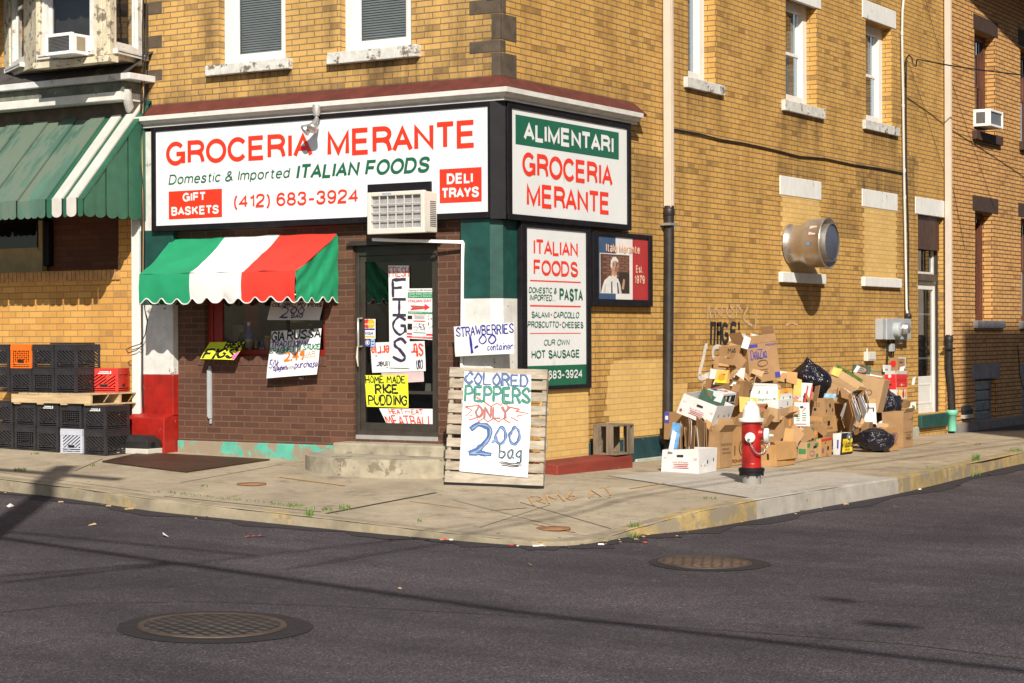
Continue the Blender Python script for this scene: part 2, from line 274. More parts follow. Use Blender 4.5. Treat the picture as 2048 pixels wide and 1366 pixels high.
def brick(name, c1, c2, mortar, bw=.213, rh=.067, ms=.006, dark=(.12, .07, .03), dk=.12, dirt=.5, dirtcol=(.10, .055, .022), bs=.5, seed=0, grain=.16, soot=(), rough=.75):
    if name in MATS: return MATS[name]
    m, nt, b = nodes(name); uv = coord(nt, (1, 1, 1), True)
    jit = N(nt, 'ShaderNodeVectorMath', {0: uv, 1: N(nt, 'ShaderNodeVectorMath', {0: N(nt, 'ShaderNodeTexNoise', {'Vector': uv, 'Scale': 9.0, 'Detail': 2.0}).outputs[1], 3: .006}, operation='SCALE').outputs[0]}, operation='ADD').outputs[0]
    bt = N(nt, 'ShaderNodeTexBrick', {'Vector': jit, 'Color1': c4(c1), 'Color2': c4(c2), 'Mortar': c4(mortar), 'Scale': 1.0, 'Mortar Size': ms, 'Mortar Smooth': .15, 'Bias': 0.0, 'Brick Width': bw, 'Row Height': rh})
    sx = N(nt, 'ShaderNodeSeparateXYZ', {0: jit}); row = math_(nt, 'FLOOR', math_(nt, 'DIVIDE', sx.outputs[1], rh))
    par = math_(nt, 'MULTIPLY', math_(nt, 'FLOORED_MODULO', row, 2.0), .5)
    colm = math_(nt, 'FLOOR', math_(nt, 'ADD', math_(nt, 'DIVIDE', sx.outputs[0], bw), par))
    wn = N(nt, 'ShaderNodeTexWhiteNoise', {0: N(nt, 'ShaderNodeCombineXYZ', {0: colm, 1: row, 2: float(seed)}).outputs[0]}, noise_dimensions='3D').outputs[0]
    isb = math_(nt, 'SUBTRACT', 1.0, bt.outputs['Fac'])
    g = nz(nt, uv, 60, 4, .65)
    c = mixc(nt, 1.0, bt.outputs['Color'], ramp(nt, g, ((.3, (1-grain,)*3), (.7, (1+grain*.4,)*3))), 'MULTIPLY')
    big = nz(nt, uv, .9, 6, .62, 2.0+seed)
    thr = math_(nt, 'SUBTRACT', math_(nt, 'ADD', wn, math_(nt, 'MULTIPLY', big, .5)), 1.25-dk)
    dkf = math_(nt, 'MULTIPLY', math_(nt, 'MINIMUM', math_(nt, 'MAXIMUM', math_(nt, 'MULTIPLY', thr, 6.0), 0.0), .62), isb)
    c = mixc(nt, dkf, c, dark)
    st = nz(nt, N(nt, 'ShaderNodeMapping', {0: uv, 3: (1.6, .55, 1)}).outputs[0], 1.6, 8, .68, 7.0+seed)
    df = ramp(nt, st, ((.45, (0, 0, 0)), (.74, (dirt,)*3)))
    df = math_(nt, 'MULTIPLY', df, ramp(nt, math_(nt, 'ADD', math_(nt, 'MULTIPLY', wn, .5), g), ((.45, (.55,)*3), (.85, (1.15,)*3))))
    c = mixc(nt, df, c, dirtcol)
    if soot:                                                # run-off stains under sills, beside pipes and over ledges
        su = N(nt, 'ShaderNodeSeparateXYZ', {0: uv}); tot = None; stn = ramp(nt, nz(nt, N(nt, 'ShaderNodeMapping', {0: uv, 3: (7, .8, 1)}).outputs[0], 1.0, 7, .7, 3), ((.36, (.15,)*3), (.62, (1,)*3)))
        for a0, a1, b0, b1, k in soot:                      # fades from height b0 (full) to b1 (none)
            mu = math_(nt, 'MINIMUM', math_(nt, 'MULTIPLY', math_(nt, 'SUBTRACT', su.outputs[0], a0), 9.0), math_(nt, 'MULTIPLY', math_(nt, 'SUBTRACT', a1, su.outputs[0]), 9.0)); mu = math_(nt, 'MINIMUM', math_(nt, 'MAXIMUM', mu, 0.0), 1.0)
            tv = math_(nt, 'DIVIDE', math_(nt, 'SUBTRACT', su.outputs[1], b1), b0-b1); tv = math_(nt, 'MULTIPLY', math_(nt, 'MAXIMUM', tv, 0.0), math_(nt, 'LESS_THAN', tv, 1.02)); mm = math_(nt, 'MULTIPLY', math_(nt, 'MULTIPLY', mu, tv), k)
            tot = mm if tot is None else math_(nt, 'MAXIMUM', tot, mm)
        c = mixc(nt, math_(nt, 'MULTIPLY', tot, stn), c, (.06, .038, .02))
    lit = ramp(nt, nz(nt, uv, 2.2, 7, .7, 13+seed), ((.66, (0, 0, 0)), (.78, (.16,)*3)))
    c = mixc(nt, lit, c, (.6, .52, .42))
    nt.links.new(c, b.inputs['Base Color'])
    b.inputs['Roughness'].default_value = rough; b.inputs['Specular IOR Level'].default_value = .3
    h = math_(nt, 'ADD', math_(nt, 'MULTIPLY', isb, 1.0), math_(nt, 'ADD', math_(nt, 'MULTIPLY', g, .18), math_(nt, 'MULTIPLY', wn, .12)))
    bump(nt, b, h, bs, .012)
    MATS[name] = m; return m
def glass(name, tint=(.55, .6, .6), refl=1.0, rough=.02):
    if name in MATS: return MATS[name]
    m = bpy.data.materials.new(name); m.use_nodes = True; nt = m.node_tree; nt.nodes.clear()
    out = N(nt, 'ShaderNodeOutputMaterial'); t = N(nt, 'ShaderNodeBsdfTransparent', {0: c4(tint)})
    v = coord(nt); gn = N(nt, 'ShaderNodeBump', {'Height': nz(nt, v, 2.5, 2), 'Strength': .06, 'Distance': .02})
    gl = N(nt, 'ShaderNodeBsdfGlossy', {0: (refl, refl, refl, 1), 1: rough, 'Normal': gn.outputs[0]})
    fr = N(nt, 'ShaderNodeLayerWeight', {0: .5}); f2 = math_(nt, 'MULTIPLY_ADD', math_(nt, 'POWER', fr.outputs[1], 4.0), .85, .07)
    mx = N(nt, 'ShaderNodeMixShader', {0: f2, 1: t.outputs[0], 2: gl.outputs[0]}); nt.links.new(mx.outputs[0], out.inputs[0])
    MATS[name] = m; return m

LB = brick('pale_brick', (.70, .46, .16), (.64, .40, .13), (.45, .33, .16), dk=-.1, dirt=.12, seed=5, ms=.005, grain=.08)
BB = brick('brown_brick', (.125, .056, .036), (.085, .037, .025), (.15, .095, .06), bw=.225, rh=.071, ms=.007, dark=(.17, .07, .04), dk=.12, dirt=.25, dirtcol=(.05, .025, .018), seed=8)
TB = brick('tan_brick', (.68, .38, .14), (.60, .32, .11), (.13, .065, .025), bw=.30, rh=.072, ms=.0085, dark=(.33, .15, .05), dk=.12, dirt=.35, seed=11, bs=.9)
TB2 = brick('left_brick', (.66, .36, .095), (.55, .28, .065), (.30, .19, .10), bw=.235, rh=.078, dark=(.3, .16, .06), dk=.1, dirt=.22, seed=14)
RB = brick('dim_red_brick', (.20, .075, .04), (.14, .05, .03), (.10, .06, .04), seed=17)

white = pm('white_paint', (.70, .69, .67), .45, var=.05)
whitew = pm('weathered_white', (.61, .60, .575), .6, var=.16, wear=(.26, .22, .17), wt=.63, ws=7, bmp=.3)
cream = pm('peeling_cream', (.60, .53, .39), .7, var=.18, wear=(.20, .17, .12), wt=.56, ws=9, bmp=.6, bs=30)
sillm = pm('stained_stone', (.55, .54, .51), .8, var=.2, vs=9, wear=(.16, .13, .09), wt=.57, ws=6, bmp=.5)
lintm = pm('white_stone', (.68, .68, .66), .75, var=.08, wear=(.40, .33, .24), wt=.64, ws=5, bmp=.3, sc=(1, 1.4, .6))
darkstone = pm('sooty_stone', (.085, .062, .042), .85, var=.35, vs=7, bmp=.5)
brownstone = pm('brown_stone', (.05, .026, .018), .8, var=.25, bmp=.3)
greystone = pm('grey_stone', (.24, .24, .27), .85, var=.25, bmp=.4)
blackp = pm('black_paint', (.010, .0085, .011), .5, var=.3, bmp=.1, spec=.2)
bronze = pm('bronze_metal', (.055, .045, .036), .45, metal=.3, var=.25)
steel = pm('galvanised', (.55, .55, .56), .38, metal=.8, var=.12, bmp=.08)
alum = pm('aluminium', (.70, .68, .64), .35, metal=.7, var=.08)
greyp = pm('grey_paint', (.36, .38, .40), .5, var=.1, wear=(.25, .09, .03), wt=.74)
signw = pm('sign_white', (.71, .72, .73), .35, var=.05, vs=1.6, bmp=.02, wear=(.60, .60, .58), wt=.64, ws=1.3, sc=(1, 1, .4))
signred = pm('sign_red', (.78, .035, .012), .35, var=.03, bmp=0)
signgreen = pm('sign_green', (.010, .115, .062), .35, var=.04, bmp=0)
gpaint = pm('dark_green_paint', (.008, .055, .045), .5, var=.25, wear=(.04, .22, .15), wt=.74, ws=5)
redp = pm('red_paint', (.30, .011, .006), .5, var=.25, wear=(.50, .40, .34), wt=.69, ws=7, bmp=.25)
maroon = pm('maroon_roofing', (.105, .022, .014), .75, var=.3, bmp=.4)
brownwood = pm('brown_wood_paint', (.10, .032, .016), .5, var=.2, sc=(1, 1, .3))
redwood = pm('red_wood', (.20, .03, .018), .7, var=.3, sc=(1, .2, 1), wear=(.25, .16, .11), wt=.66, ws=9)
wood = pm('raw_wood', (.50, .36, .20), .8, var=.28, vs=5, sc=(.5, 3, 6), bmp=.4)
wood2 = pm('grey_wood', (.31, .26, .20), .85, var=.35, vs=6, sc=(1, 1, 5), bmp=.5)
wood3 = pm('old_crate_wood', (.17, .13, .09), .85, var=.35, vs=6, sc=(3, 3, .6), bmp=.5)
conc = pm('step_concrete', (.33, .29, .215), .9, var=.3, vs=5, wear=(.19, .16, .11), wt=.58, ws=4, bmp=.6, bs=25)
concpale = pm('pale_concrete', (.48, .45, .40), .9, var=.12, bmp=.4)
rubber = pm('black_rubber', (.02, .018, .018), .55, var=.3)
castiron = pm('cast_iron', (.028, .024, .023), .5, metal=.2, var=.35, wear=(.10, .09, .08), wt=.72)
interior = pm('dim_interior', (.035, .028, .025), .9, var=.3)
beige = pm('beige_plastic', (.62, .59, .53), .5, var=.05, bmp=.03)
whitep = pm('white_plastic', (.78, .78, .77), .4, var=.04, bmp=.02)
darkgrille = pm('dark_grille', (.10, .10, .10), .6, var=.2)
glassm = glass('window_glass', (.78, .80, .80)); glassd = glass('door_glass', (.42, .44, .44), .9)
paper = pm('paper', (.68, .68, .69), .8, var=.03, bmp=.05, bs=20)
yellowpaper = pm('fluorescent_paper', (.72, .76, .03), .7, var=.03, bmp=.05)
inkblack = pm('black_ink', (.012, .011, .014), .6, var=.1, bmp=0); inkred = pm('red_ink', (.70, .045, .012), .6, var=.2, bmp=0)
inkblue = pm('blue_ink', (.035, .055, .30), .6, var=.35, bmp=0, vs=20); inkgreen = pm('green_ink', (.0, .20, .085), .6, var=.3, bmp=0, vs=20)
inkorange = pm('orange_ink', (.9, .16, .01), .6, var=.1, bmp=0)
# ------------------------------------------------------------------ ground
def road_z(x, y): return max(-.31, min(.2, -.2 - .026*x))
KP = [(-420, 925, .12), (-150, 945, .06), (0, 958, .03), (150, 976, -.01), (300, 998, -.045), (480, 1018, -.085), (700, 1043, -.135), (850, 1061, -.175), (1000, 1077, -.21), (1080, 1084, -.232),
      (1150, 1083, -.24), (1215, 1074, -.24), (1260, 1060, -.215), (1330, 1041, -.165), (1400, 1023, -.12), (1512, 1001, -.10), (1650, 978, -.10), (1795, 956, -.11), (1920, 931, -.12), (2048, 905, -.13), (2200, 880, -.15)]
K = [at(px, py, 2, z) for px, py, z in KP]
K = [Vector((-40, K[0].y-.3, .3))] + K[:-1] + [Vector((K[-2].x, 18, -.2)), Vector((K[-2].x, 60, -.7))]
W = [Vector((x, y, 0)) for x, y in ((-41, 0), (-8.3, 0), (-6.4, 0), (-5.3, 0), (-4.1, 0), (-2.9, 0), (-1.8, 0), (-.8, 0), (-.3, 0), (0, 0), (0, 0), (0, 0), (0, 0), (0, 0), (0, 0), (0, 0), (0, .4))] + [Vector((0, k.y, 0)) for k in K[17:]]
for p in W: p.z = (.02 - .022*p.x) if p.y == 0 else .02 - .0155*p.y
NT = 5
def strip_pt(i, t): return W[i].lerp(K[i], t)
TRI = []
for i in range(len(K)-1):
    for j in range(NT):
        a, b, c, d = strip_pt(i, j/NT), strip_pt(i, (j+1)/NT), strip_pt(i+1, (j+1)/NT), strip_pt(i+1, j/NT)
        TRI += [(a, b, c), (a, c, d)]
def gz(x, y):
    if x < 0 and y > 0: return .02 - .022*x
    if x < 0 and y < 0 and x < -8: return .19+.04*y
    for a, b, c in TRI:
        d = (b.y-c.y)*(a.x-c.x)+(c.x-b.x)*(a.y-c.y)
        if abs(d) < 1e-9: continue
        l1 = ((b.y-c.y)*(x-c.x)+(c.x-b.x)*(y-c.y))/d; l2 = ((c.y-a.y)*(x-c.x)+(a.x-c.x)*(y-c.y))/d; l3 = 1-l1-l2
        if min(l1, l2, l3) > -1e-6: return l1*a.z+l2*b.z+l3*c.z
    return road_z(x, y)
def G(px, py, lift=0, fn=None):                 # pixel -> point on the ground
    fn = fn or gz; d = ray(px, py); z = .2
    for _ in range(60):
        t = (z-CAM.z)/d.z; p = CAM+d*t; z = .7*z+.3*fn(p.x, p.y)
    return Vector((p.x, p.y, fn(p.x, p.y)+lift))
def GR(px, py, lift=0): return G(px, py, lift, road_z)

def asphalt():
    m, nt, b = nodes('asphalt'); v = coord(nt)
    ag = N(nt, 'ShaderNodeTexVoronoi', {'Vector': v, 'Scale': 60.0}); fine = nz(nt, v, 75, 4, .8); big = nz(nt, v, .45, 6, .65); mid = nz(nt, v, 5, 6, .7, 4)
    c = ramp(nt, fine, ((.30, (.0115, .010, .0125)), (.52, (.043, .037, .045)), (.78, (.30, .265, .285))))
    c = mixc(nt, ramp(nt, ag.outputs[1], ((.80, (0, 0, 0)), (.97, (.55,)*3))), c, (.20, .19, .18))
    c = mixc(nt, 1, c, ramp(nt, big, ((.32, (.55, .54, .58)), (.68, (1.38, 1.34, 1.30)))), 'MULTIPLY')
    c = mixc(nt, 1, c, ramp(nt, mid, ((.3, (.84,)*3), (.7, (1.14,)*3))), 'MULTIPLY')
    lane = nz(nt, N(nt, 'ShaderNodeMapping', {0: v, 3: (.12, 1.1, 1)}).outputs[0], 1.0, 5, .6, 41); c = mixc(nt, 1, c, ramp(nt, lane, ((.35, (.75,)*3), (.65, (1.2,)*3))), 'MULTIPLY')
    spots = ramp(nt, nz(nt, N(nt, 'ShaderNodeMapping', {0: v, 3: (.5, 2.0, 1)}).outputs[0], 1.7, 7, .72, 21), ((.66, (0, 0, 0)), (.74, (.5,)*3)))
    c = mixc(nt, spots, c, (.022, .02, .024))
    nt.links.new(c, b.inputs['Base Color']); b.inputs['Roughness'].default_value = .82; b.inputs['Specular IOR Level'].default_value = .35
    bump(nt, b, math_(nt, 'ADD', fine, ag.outputs[0]), .7, .008); return m
def pavement(name, base, stain=(.13, .105, .075), wt=.55, tone=.27):
    m, nt, b = nodes(name); v = coord(nt); fine = nz(nt, v, 150, 3, .7); big = nz(nt, v, .8, 7, .68); mid = nz(nt, v, 6, 6, .7, 4)
    c = ramp(nt, big, ((.3, tuple(x*(1-tone) for x in base)), (.7, tuple(x*(1+tone) for x in base))))
    c = mixc(nt, 1, c, ramp(nt, fine, ((.28, (.70,)*3), (.72, (1.22,)*3))), 'MULTIPLY')
    c = mixc(nt, 1, c, ramp(nt, mid, ((.3, (.86,)*3), (.7, (1.1,)*3))), 'MULTIPLY')
    sp = ramp(nt, nz(nt, v, 2.2, 8, .75, 33), ((wt, (0, 0, 0)), (wt+.1, (.6,)*3))); c = mixc(nt, sp, c, stain)
    gum = N(nt, 'ShaderNodeTexVoronoi', {'Vector': v, 'Scale': 2.6, 'Randomness': 1.0}); c = mixc(nt, ramp(nt, gum.outputs[0], ((.045, (.75,)*3), (.06, (0, 0, 0)))), c, (.06, .05, .045))
    ve = N(nt, 'ShaderNodeTexVoronoi', {'Vector': N(nt, 'ShaderNodeVectorMath', {0: v, 1: N(nt, 'ShaderNodeVectorMath', {0: N(nt, 'ShaderNodeTexNoise', {'Vector': v, 'Scale': 2.0, 'Detail': 6.0}).outputs[1], 3: .7}, operation='SCALE').outputs[0]}, operation='ADD').outputs[0], 'Scale': .42}, feature='DISTANCE_TO_EDGE')
    c = mixc(nt, ramp(nt, ve.outputs[0], ((.0, (.35,)*3), (.003, (0, 0, 0)))), c, (.05, .04, .03))
    nt.links.new(c, b.inputs['Base Color']); b.inputs['Roughness'].default_value = .9; b.inputs['Specular IOR Level'].default_value = .25
    bump(nt, b, fine, .45, .006); return m
ASPH = asphalt(); PAVE = pavement('sidewalk_concrete', (.385, .318, .228)); PAVE2 = pavement('newer_concrete', (.43, .39, .335), wt=.72, tone=.1)
kerbm = pm('kerb_stone', (.27, .225, .155), .9, var=.3, vs=4, wear=(.36, .27, .13), wt=.60, ws=2.5, bmp=.8, bs=30)
kerby = pm('kerb_yellow', (.345, .25, .105), .85, var=.28, vs=4, wear=(.24, .2, .14), wt=.52, ws=4, bmp=.8, bs=30)
kerbn = pm('kerb_new', (.36, .33, .29), .9, var=.22, vs=4, wear=(.14, .11, .08), wt=.64, ws=3, bmp=.8, bs=30)
tar = pm('fresh_tar', (.020, .017, .022), .75, var=.3, bmp=.6, bs=60)
mk = pm('marking_paint', (.52, .28, .085), .9, var=.3, vs=30, wear=(.36, .29, .2), wt=.56, ws=22)
joint = pm('joint_dirt', (.035, .028, .02), .95)
b = MB()
xs = [-160, -60, -20, -12, -8, -4, 0, 2, 4, 4.23, 6, 10, 20, 60, 160]; ys = [-160, -60, -25, -15, -8, -4, 0, 6, 14, 30, 60, 160]
b.grid(lambda a, c: (xs[round(a*(len(xs)-1))], ys[round(c*(len(ys)-1))], road_z(xs[round(a*(len(xs)-1))], 0)), len(xs)-1, len(ys)-1)
road = b.build('road', ASPH, org=(0, 0, 0), kind='structure')
# the pavement is a sheet from wall foot to kerb
b = MB()
for i in range(len(K)-1):
    for j in range(NT):
        q = [strip_pt(i, j/NT), strip_pt(i, (j+1)/NT), strip_pt(i+1, (j+1)/NT), strip_pt(i+1, j/NT)]
        if (q[0]-q[3]).length < 1e-6: q = q[:3]
        b.add(q, [list(range(len(q)))], 0, True)
sidewalk = b.build('sidewalk', PAVE, org=(0, 0, 0), kind='structure')
# kerb: real stones with a top 4 mm proud and an outer face down to the road
b = MB(); n = len(K)
KS = []
for i in range(n):                                            # resample for rounded shape
    if i == n-1: KS.append(K[i]); break
    for q in range(4):
        t = q/4; p0, p1, p2, p3 = K[max(i-1, 0)], K[i], K[i+1], K[min(i+2, n-1)]
        if i in (0, n-2): KS.append(p1.lerp(p2, t)); continue
        KS.append(.5*((2*p1)+(p2-p0)*t+(2*p0-5*p1+4*p2-p3)*t*t+(3*p1-p0-3*p2+p3)*t**3))
tops = []
for i, p in enumerate(KS):
    t = KS[min(i+1, len(KS)-1)]-KS[max(i-1, 0)]; t.z = 0; t.normalize(); nrm = Vector((-t.y, t.x, 0)); q = p+nrm*.16
    rz = road_z(p.x, p.y); hh = max(.012, p.z-rz); wob = .014*math.sin(i*2.7)+.010*math.sin(i*6.1)
    tops.append((Vector((q.x, q.y, gz(q.x, q.y)+.004)), Vector((p.x, p.y, p.z+.006))+nrm*(.02+wob), Vector((p.x, p.y, max(rz+.006, p.z-.012)))+nrm*wob*.3, Vector((p.x, p.y, rz-.05))-nrm*.015))
px_of = lambda p: 1024+FPX*((p-CAM).dot(_r))/((p-CAM).dot(_f))
for i in range(len(KS)-1):
    x = px_of(KS[i]); mm = 0 if x < 1255 else (1 if x < 1508 else (2 if x < 1788 else 1))
    for j in range(3): b.add([tops[i][j], tops[i][j+1], tops[i+1][j+1], tops[i+1][j]], [(0, 1, 2, 3)], mm, False)
kerb = b.build('kerb', [kerbm, kerby, kerbn], org=(0, 0, 0), kind='structure')
# gutter: a fresh strip of tar where the road meets the kerb
b = MB()
for i in range(len(KS)-1):
    q = []
    for k2 in (i, i+1):
        p = KS[k2]; t = KS[min(k2+1, len(KS)-1)]-KS[max(k2-1, 0)]; t.z = 0; t.normalize(); nr = Vector((t.y, -t.x, 0))
        wdt = .22+.09*math.sin(k2*1.3)+.05*math.sin(k2*3.1)
        for s_ in (-.02, wdt): o = p+nr*s_; q.append(Vector((o.x, o.y, road_z(o.x, o.y)+.004)))
    b.add([q[0], q[1], q[3], q[2]], [(0, 1, 2, 3)])
b.build('tar_seam', tar, parent=road)
def ground_strip(mb, pix, wd, lift=.003, fn=gz, m=0, sub=10):
    P = []
    for (a, b_), (c, d) in zip(pix[:-1], pix[1:]):
        for s_ in range(sub): P.append(G(a+(c-a)*s_/sub, b_+(d-b_)*s_/sub, lift, fn))
    P.append(G(*pix[-1], lift, fn)); mb.ribbon(P, wd, Uz, m); return P
b = MB()
for pix, wd in (([(655, 1027), (870, 986)], .045), ([(330, 993), (640, 1024)], .02), ([(360, 966), (560, 930)], .012), ([(1040, 1005), (1250, 1066)], .012), ([(1215, 952), (1505, 998)], .02), ([(1480, 948), (1800, 957)], .012), ([(1690, 905), (1800, 902)], .01),
                ([(150, 942), (205, 918)], .012), ([(0, 945), (300, 985)], .01), ([(1560, 945), (1640, 975)], .012), ([(905, 1000), (1100, 1050)], .008), ([(930, 1035), (1130, 1046)], .008), ([(960, 1055), (1100, 1010)], .007)): ground_strip(b, pix, wd)
b.build('pavement_joint', joint, parent=sidewalk)
# newer slab of concrete round the hydrant
pts = [G(px, py, .004) for px, py in ((1222, 953), (1300, 945), (1385, 941), (1470, 944), (1560, 942), (1700, 946), (1770, 957), (1650, 976), (1524, 998), (1505, 997), (1430, 985), (1330, 969))]
b = MB(); c0 = sum(pts, Vector())/len(pts)
c0.z = gz(c0.x, c0.y)+.004
for i in range(len(pts)):
    a, d = pts[i], pts[(i+1) % len(pts)]; m1 = a.lerp(c0, .5); m1.z = gz(m1.x, m1.y)+.004; m2 = d.lerp(c0, .5); m2.z = gz(m2.x, m2.y)+.004
    b.add([a, d, m2, m1], [(0, 1, 2, 3)], 0, True); b.add([m1, m2, c0], [(0, 1, 2)], 0, True)
b.build('concrete_slab', PAVE2, org=(c0.x, c0.y, c0.z), kind='structure')
# orange utility markings sprayed on the pavement
b = MB()
for pix, wd in (([(985, 1022), (1052, 1016)], .03), ([(1066, 1048), (1150, 1066)], .025), ([(1260, 978), (1330, 967)], .03), ([(560, 955), (690, 972)], .04), ([(820, 1003), (935, 1018)], .02),
                ([(1820, 893), (1870, 884)], .06), ([(1740, 905), (1790, 900)], .05), ([(1900, 888), (1930, 884)], .06), ([(1590, 925), (1640, 915)], .04)): ground_strip(b, pix, wd, .006, sub=4)
gp = lambda a, c: G(1068+a*165-c*12, 1012-a*22-c*17, .007)
b.hand('RM6 AT', (0, 0, 0), Ux, Uy, 1, 1, .018, fn=gp, seed=4)
b.build('spray_marking', mk, parent=sidewalk)
# tar crack lines in the road
b = MB()
P = ground_strip(b, [(0, 1225), (180, 1207), (420, 1204), (760, 1217), (1024, 1232), (1500, 1265), (1800, 1288), (2048, 1318)], .012, .004, road_z, sub=6)
b.build('crack_seam', tar, parent=road)
# grass tufts along the kerb joints
grassm = pm('grass_blades', (.09, .16, .03), .7, var=.3)
b = MB(); rg = random.Random(5)
def tuft(px, py, n, h, sp):
    for _ in range(n):
        o = G(px+rg.uniform(-sp, sp), py+rg.uniform(-2, 2), -.002); a = rg.uniform(0, 6.28); l = h*rg.uniform(.4, 1.1); wv = Vector((math.cos(a), math.sin(a), 0)); up = Vector((math.cos(a+1.57)*rg.uniform(-.8, .8)*l, math.sin(a+1.57)*rg.uniform(-.8, .8)*l, l))
        b.add([o-wv*.005, o+wv*.005, o+up*.6+wv*.004, o+up], [(0, 1, 2, 3)])
for i in range(26): x = 312+i*12.5+rg.uniform(-5, 5); tuft(x, 983+(x-312)*.108, rg.randint(2, 11), .026, 7)
for px, py, n_, h, sp in ((690, 1018, 40, .05, 12), (655, 1021, 30, .04, 12), (590, 1013, 40, .04, 16), (1268, 1066, 60, .06, 10), (1952, 936, 90, .10, 8), (1860, 938, 25, .04, 8), (40, 941, 40, .04, 12), (70, 908, 25, .03, 8), (185, 931, 18, .03, 5), (620, 1035, 24, .10, 5), (1420, 998, 24, .03, 14), (2030, 902, 60, .06, 14), (1958, 889, 20, .03, 10), (840, 1043, 12, .03, 5), (410, 973, 14, .03, 6)): tuft(px, py, n_, h, sp)
b.build('grass_tufts', grassm, org=(0, 0, 0), kind='stuff', label='small green grass tufts growing in the kerb joints')
# litter in the gutter
lit = [pm('litter_white', (.72, .71, .68), .8), pm('litter_tan', (.42, .28, .14), .8), pm('litter_red', (.55, .06, .05), .7), pm('litter_dark', (.08, .06, .04), .9)]
b = MB()
def scrap(px, py, s_, m, fn=road_z):
    o = G(px, py, .006, fn); a = rg.uniform(0, 3.1); u = Vector((math.cos(a), math.sin(a), rg.uniform(-.2, .2)))*s_*rg.uniform(.5, 1.3); v = Vector((-math.sin(a), math.cos(a), rg.uniform(-.1, .5)))*s_*rg.uniform(.3, .9)
    b.add([o-u-v*.2, o+u-v*.2, o+u*.7+v+Uz*s_*.3, o-u*.8+v*.8], [(0, 1, 2, 3)], m)
for i in range(85):
    k2 = rg.uniform(0, len(KS)-14); i0 = int(k2); p = KS[i0].lerp(KS[i0+1], k2-i0); t = KS[i0+1]-KS[i0]; t.z = 0; t.normalize(); o = p+Vector((t.y, -t.x, 0))*abs(rg.gauss(.03, .10))
    o.z = road_z(o.x, o.y)+.006; s_ = rg.choice((.008, .012, .018, .028)); a = rg.uniform(0, 3.1); u = Vector((math.cos(a), math.sin(a), 0))*s_; v = Vector((-math.sin(a), math.cos(a), .5))*s_*.7
    b.add([o-u, o+u, o+u*.6+v, o-u+v], [(0, 1, 2, 3)], rg.choice((0, 0, 1, 1, 1, 2, 3, 3)))
for px, py, s_, m in ((335, 1074, .05, 0), (185, 1051, .03, 1), (1798, 1017, .07, 0), (1535, 1009, .04, 0), (1840, 980, .03, 0), (1062, 1131, .03, 1), (800, 1179, .03, 1), (22, 1014, .05, 0), (1925, 956, .06, 1), (1980, 950, .05, 1), (225, 1004, .06, 0), (850, 1052, .04, 2)): scrap(px, py, s_, m)
b.ribbon([GR(492+i*6, 1075-i*.35, .008+.006*(i % 2)) for i in range(7)], .03, Uz, 2)
b.build('street_litter', lit, org=(0, 0, 0), kind='stuff', label='scraps of paper and leaves scattered along the gutter')
# ------------------------------------------------------------------ building helpers
def PF(u, v, d=0): return Vector((u, d, v))                # front planes: d runs into the building (+y)
def PS(u, v, d=0): return Vector((-d, u, v))               # side planes: d runs into the building (-x)
def wall(mb, P, u0, u1, v0, v1, holes=(), rev=.12, m=0, mr=None, d=0):
    us = sorted({u0, u1, *[h[0] for h in holes], *[h[1] for h in holes]}); vs = sorted({v0, v1, *[h[2] for h in holes], *[h[3] for h in holes]})
    flip = P is PF
    for a, b_ in zip(us[:-1], us[1:]):
        for c, e in zip(vs[:-1], vs[1:]):
            if a < u0-1e-9 or b_ > u1+1e-9 or c < v0-1e-9 or e > v1+1e-9: continue
            mu, mv = (a+b_)/2, (c+e)/2
            if any(h[0] < mu < h[1] and h[2] < mv < h[3] for h in holes): continue
            mb.poly([P(a, c, d), P(b_, c, d), P(b_, e, d), P(a, e, d)], m)
    for h in holes:
        q = [(h[0], h[2]), (h[1], h[2]), (h[1], h[3]), (h[0], h[3])]
        for k in range(4):
            (a, c), (b_, e) = q[k], q[(k+1) % 4]
            mb.poly([P(a, c, d), P(a, c, d+rev), P(b_, e, d+rev), P(b_, e, d)], m if mr is None else mr)
def pbox(mb, P, u0, u1, v0, v1, d0, d1, m=0): mb.box(P(u0, v0, d0), P(u1, v1, d1), m)
def frame(mb, P, u0, u1, v0, v1, w_, d0, d1, m=0, wb=None, wt=None):
    wb = w_ if wb is None else wb; wt = w_ if wt is None else wt
    pbox(mb, P, u0, u0+w_, v0, v1, d0, d1, m); pbox(mb, P, u1-w_, u1, v0, v1, d0, d1, m)
    pbox(mb, P, u0+w_, u1-w_, v0, v0+wb, d0+.002, d1, m); pbox(mb, P, u0+w_, u1-w_, v1-wt, v1, d0+.002, d1, m)
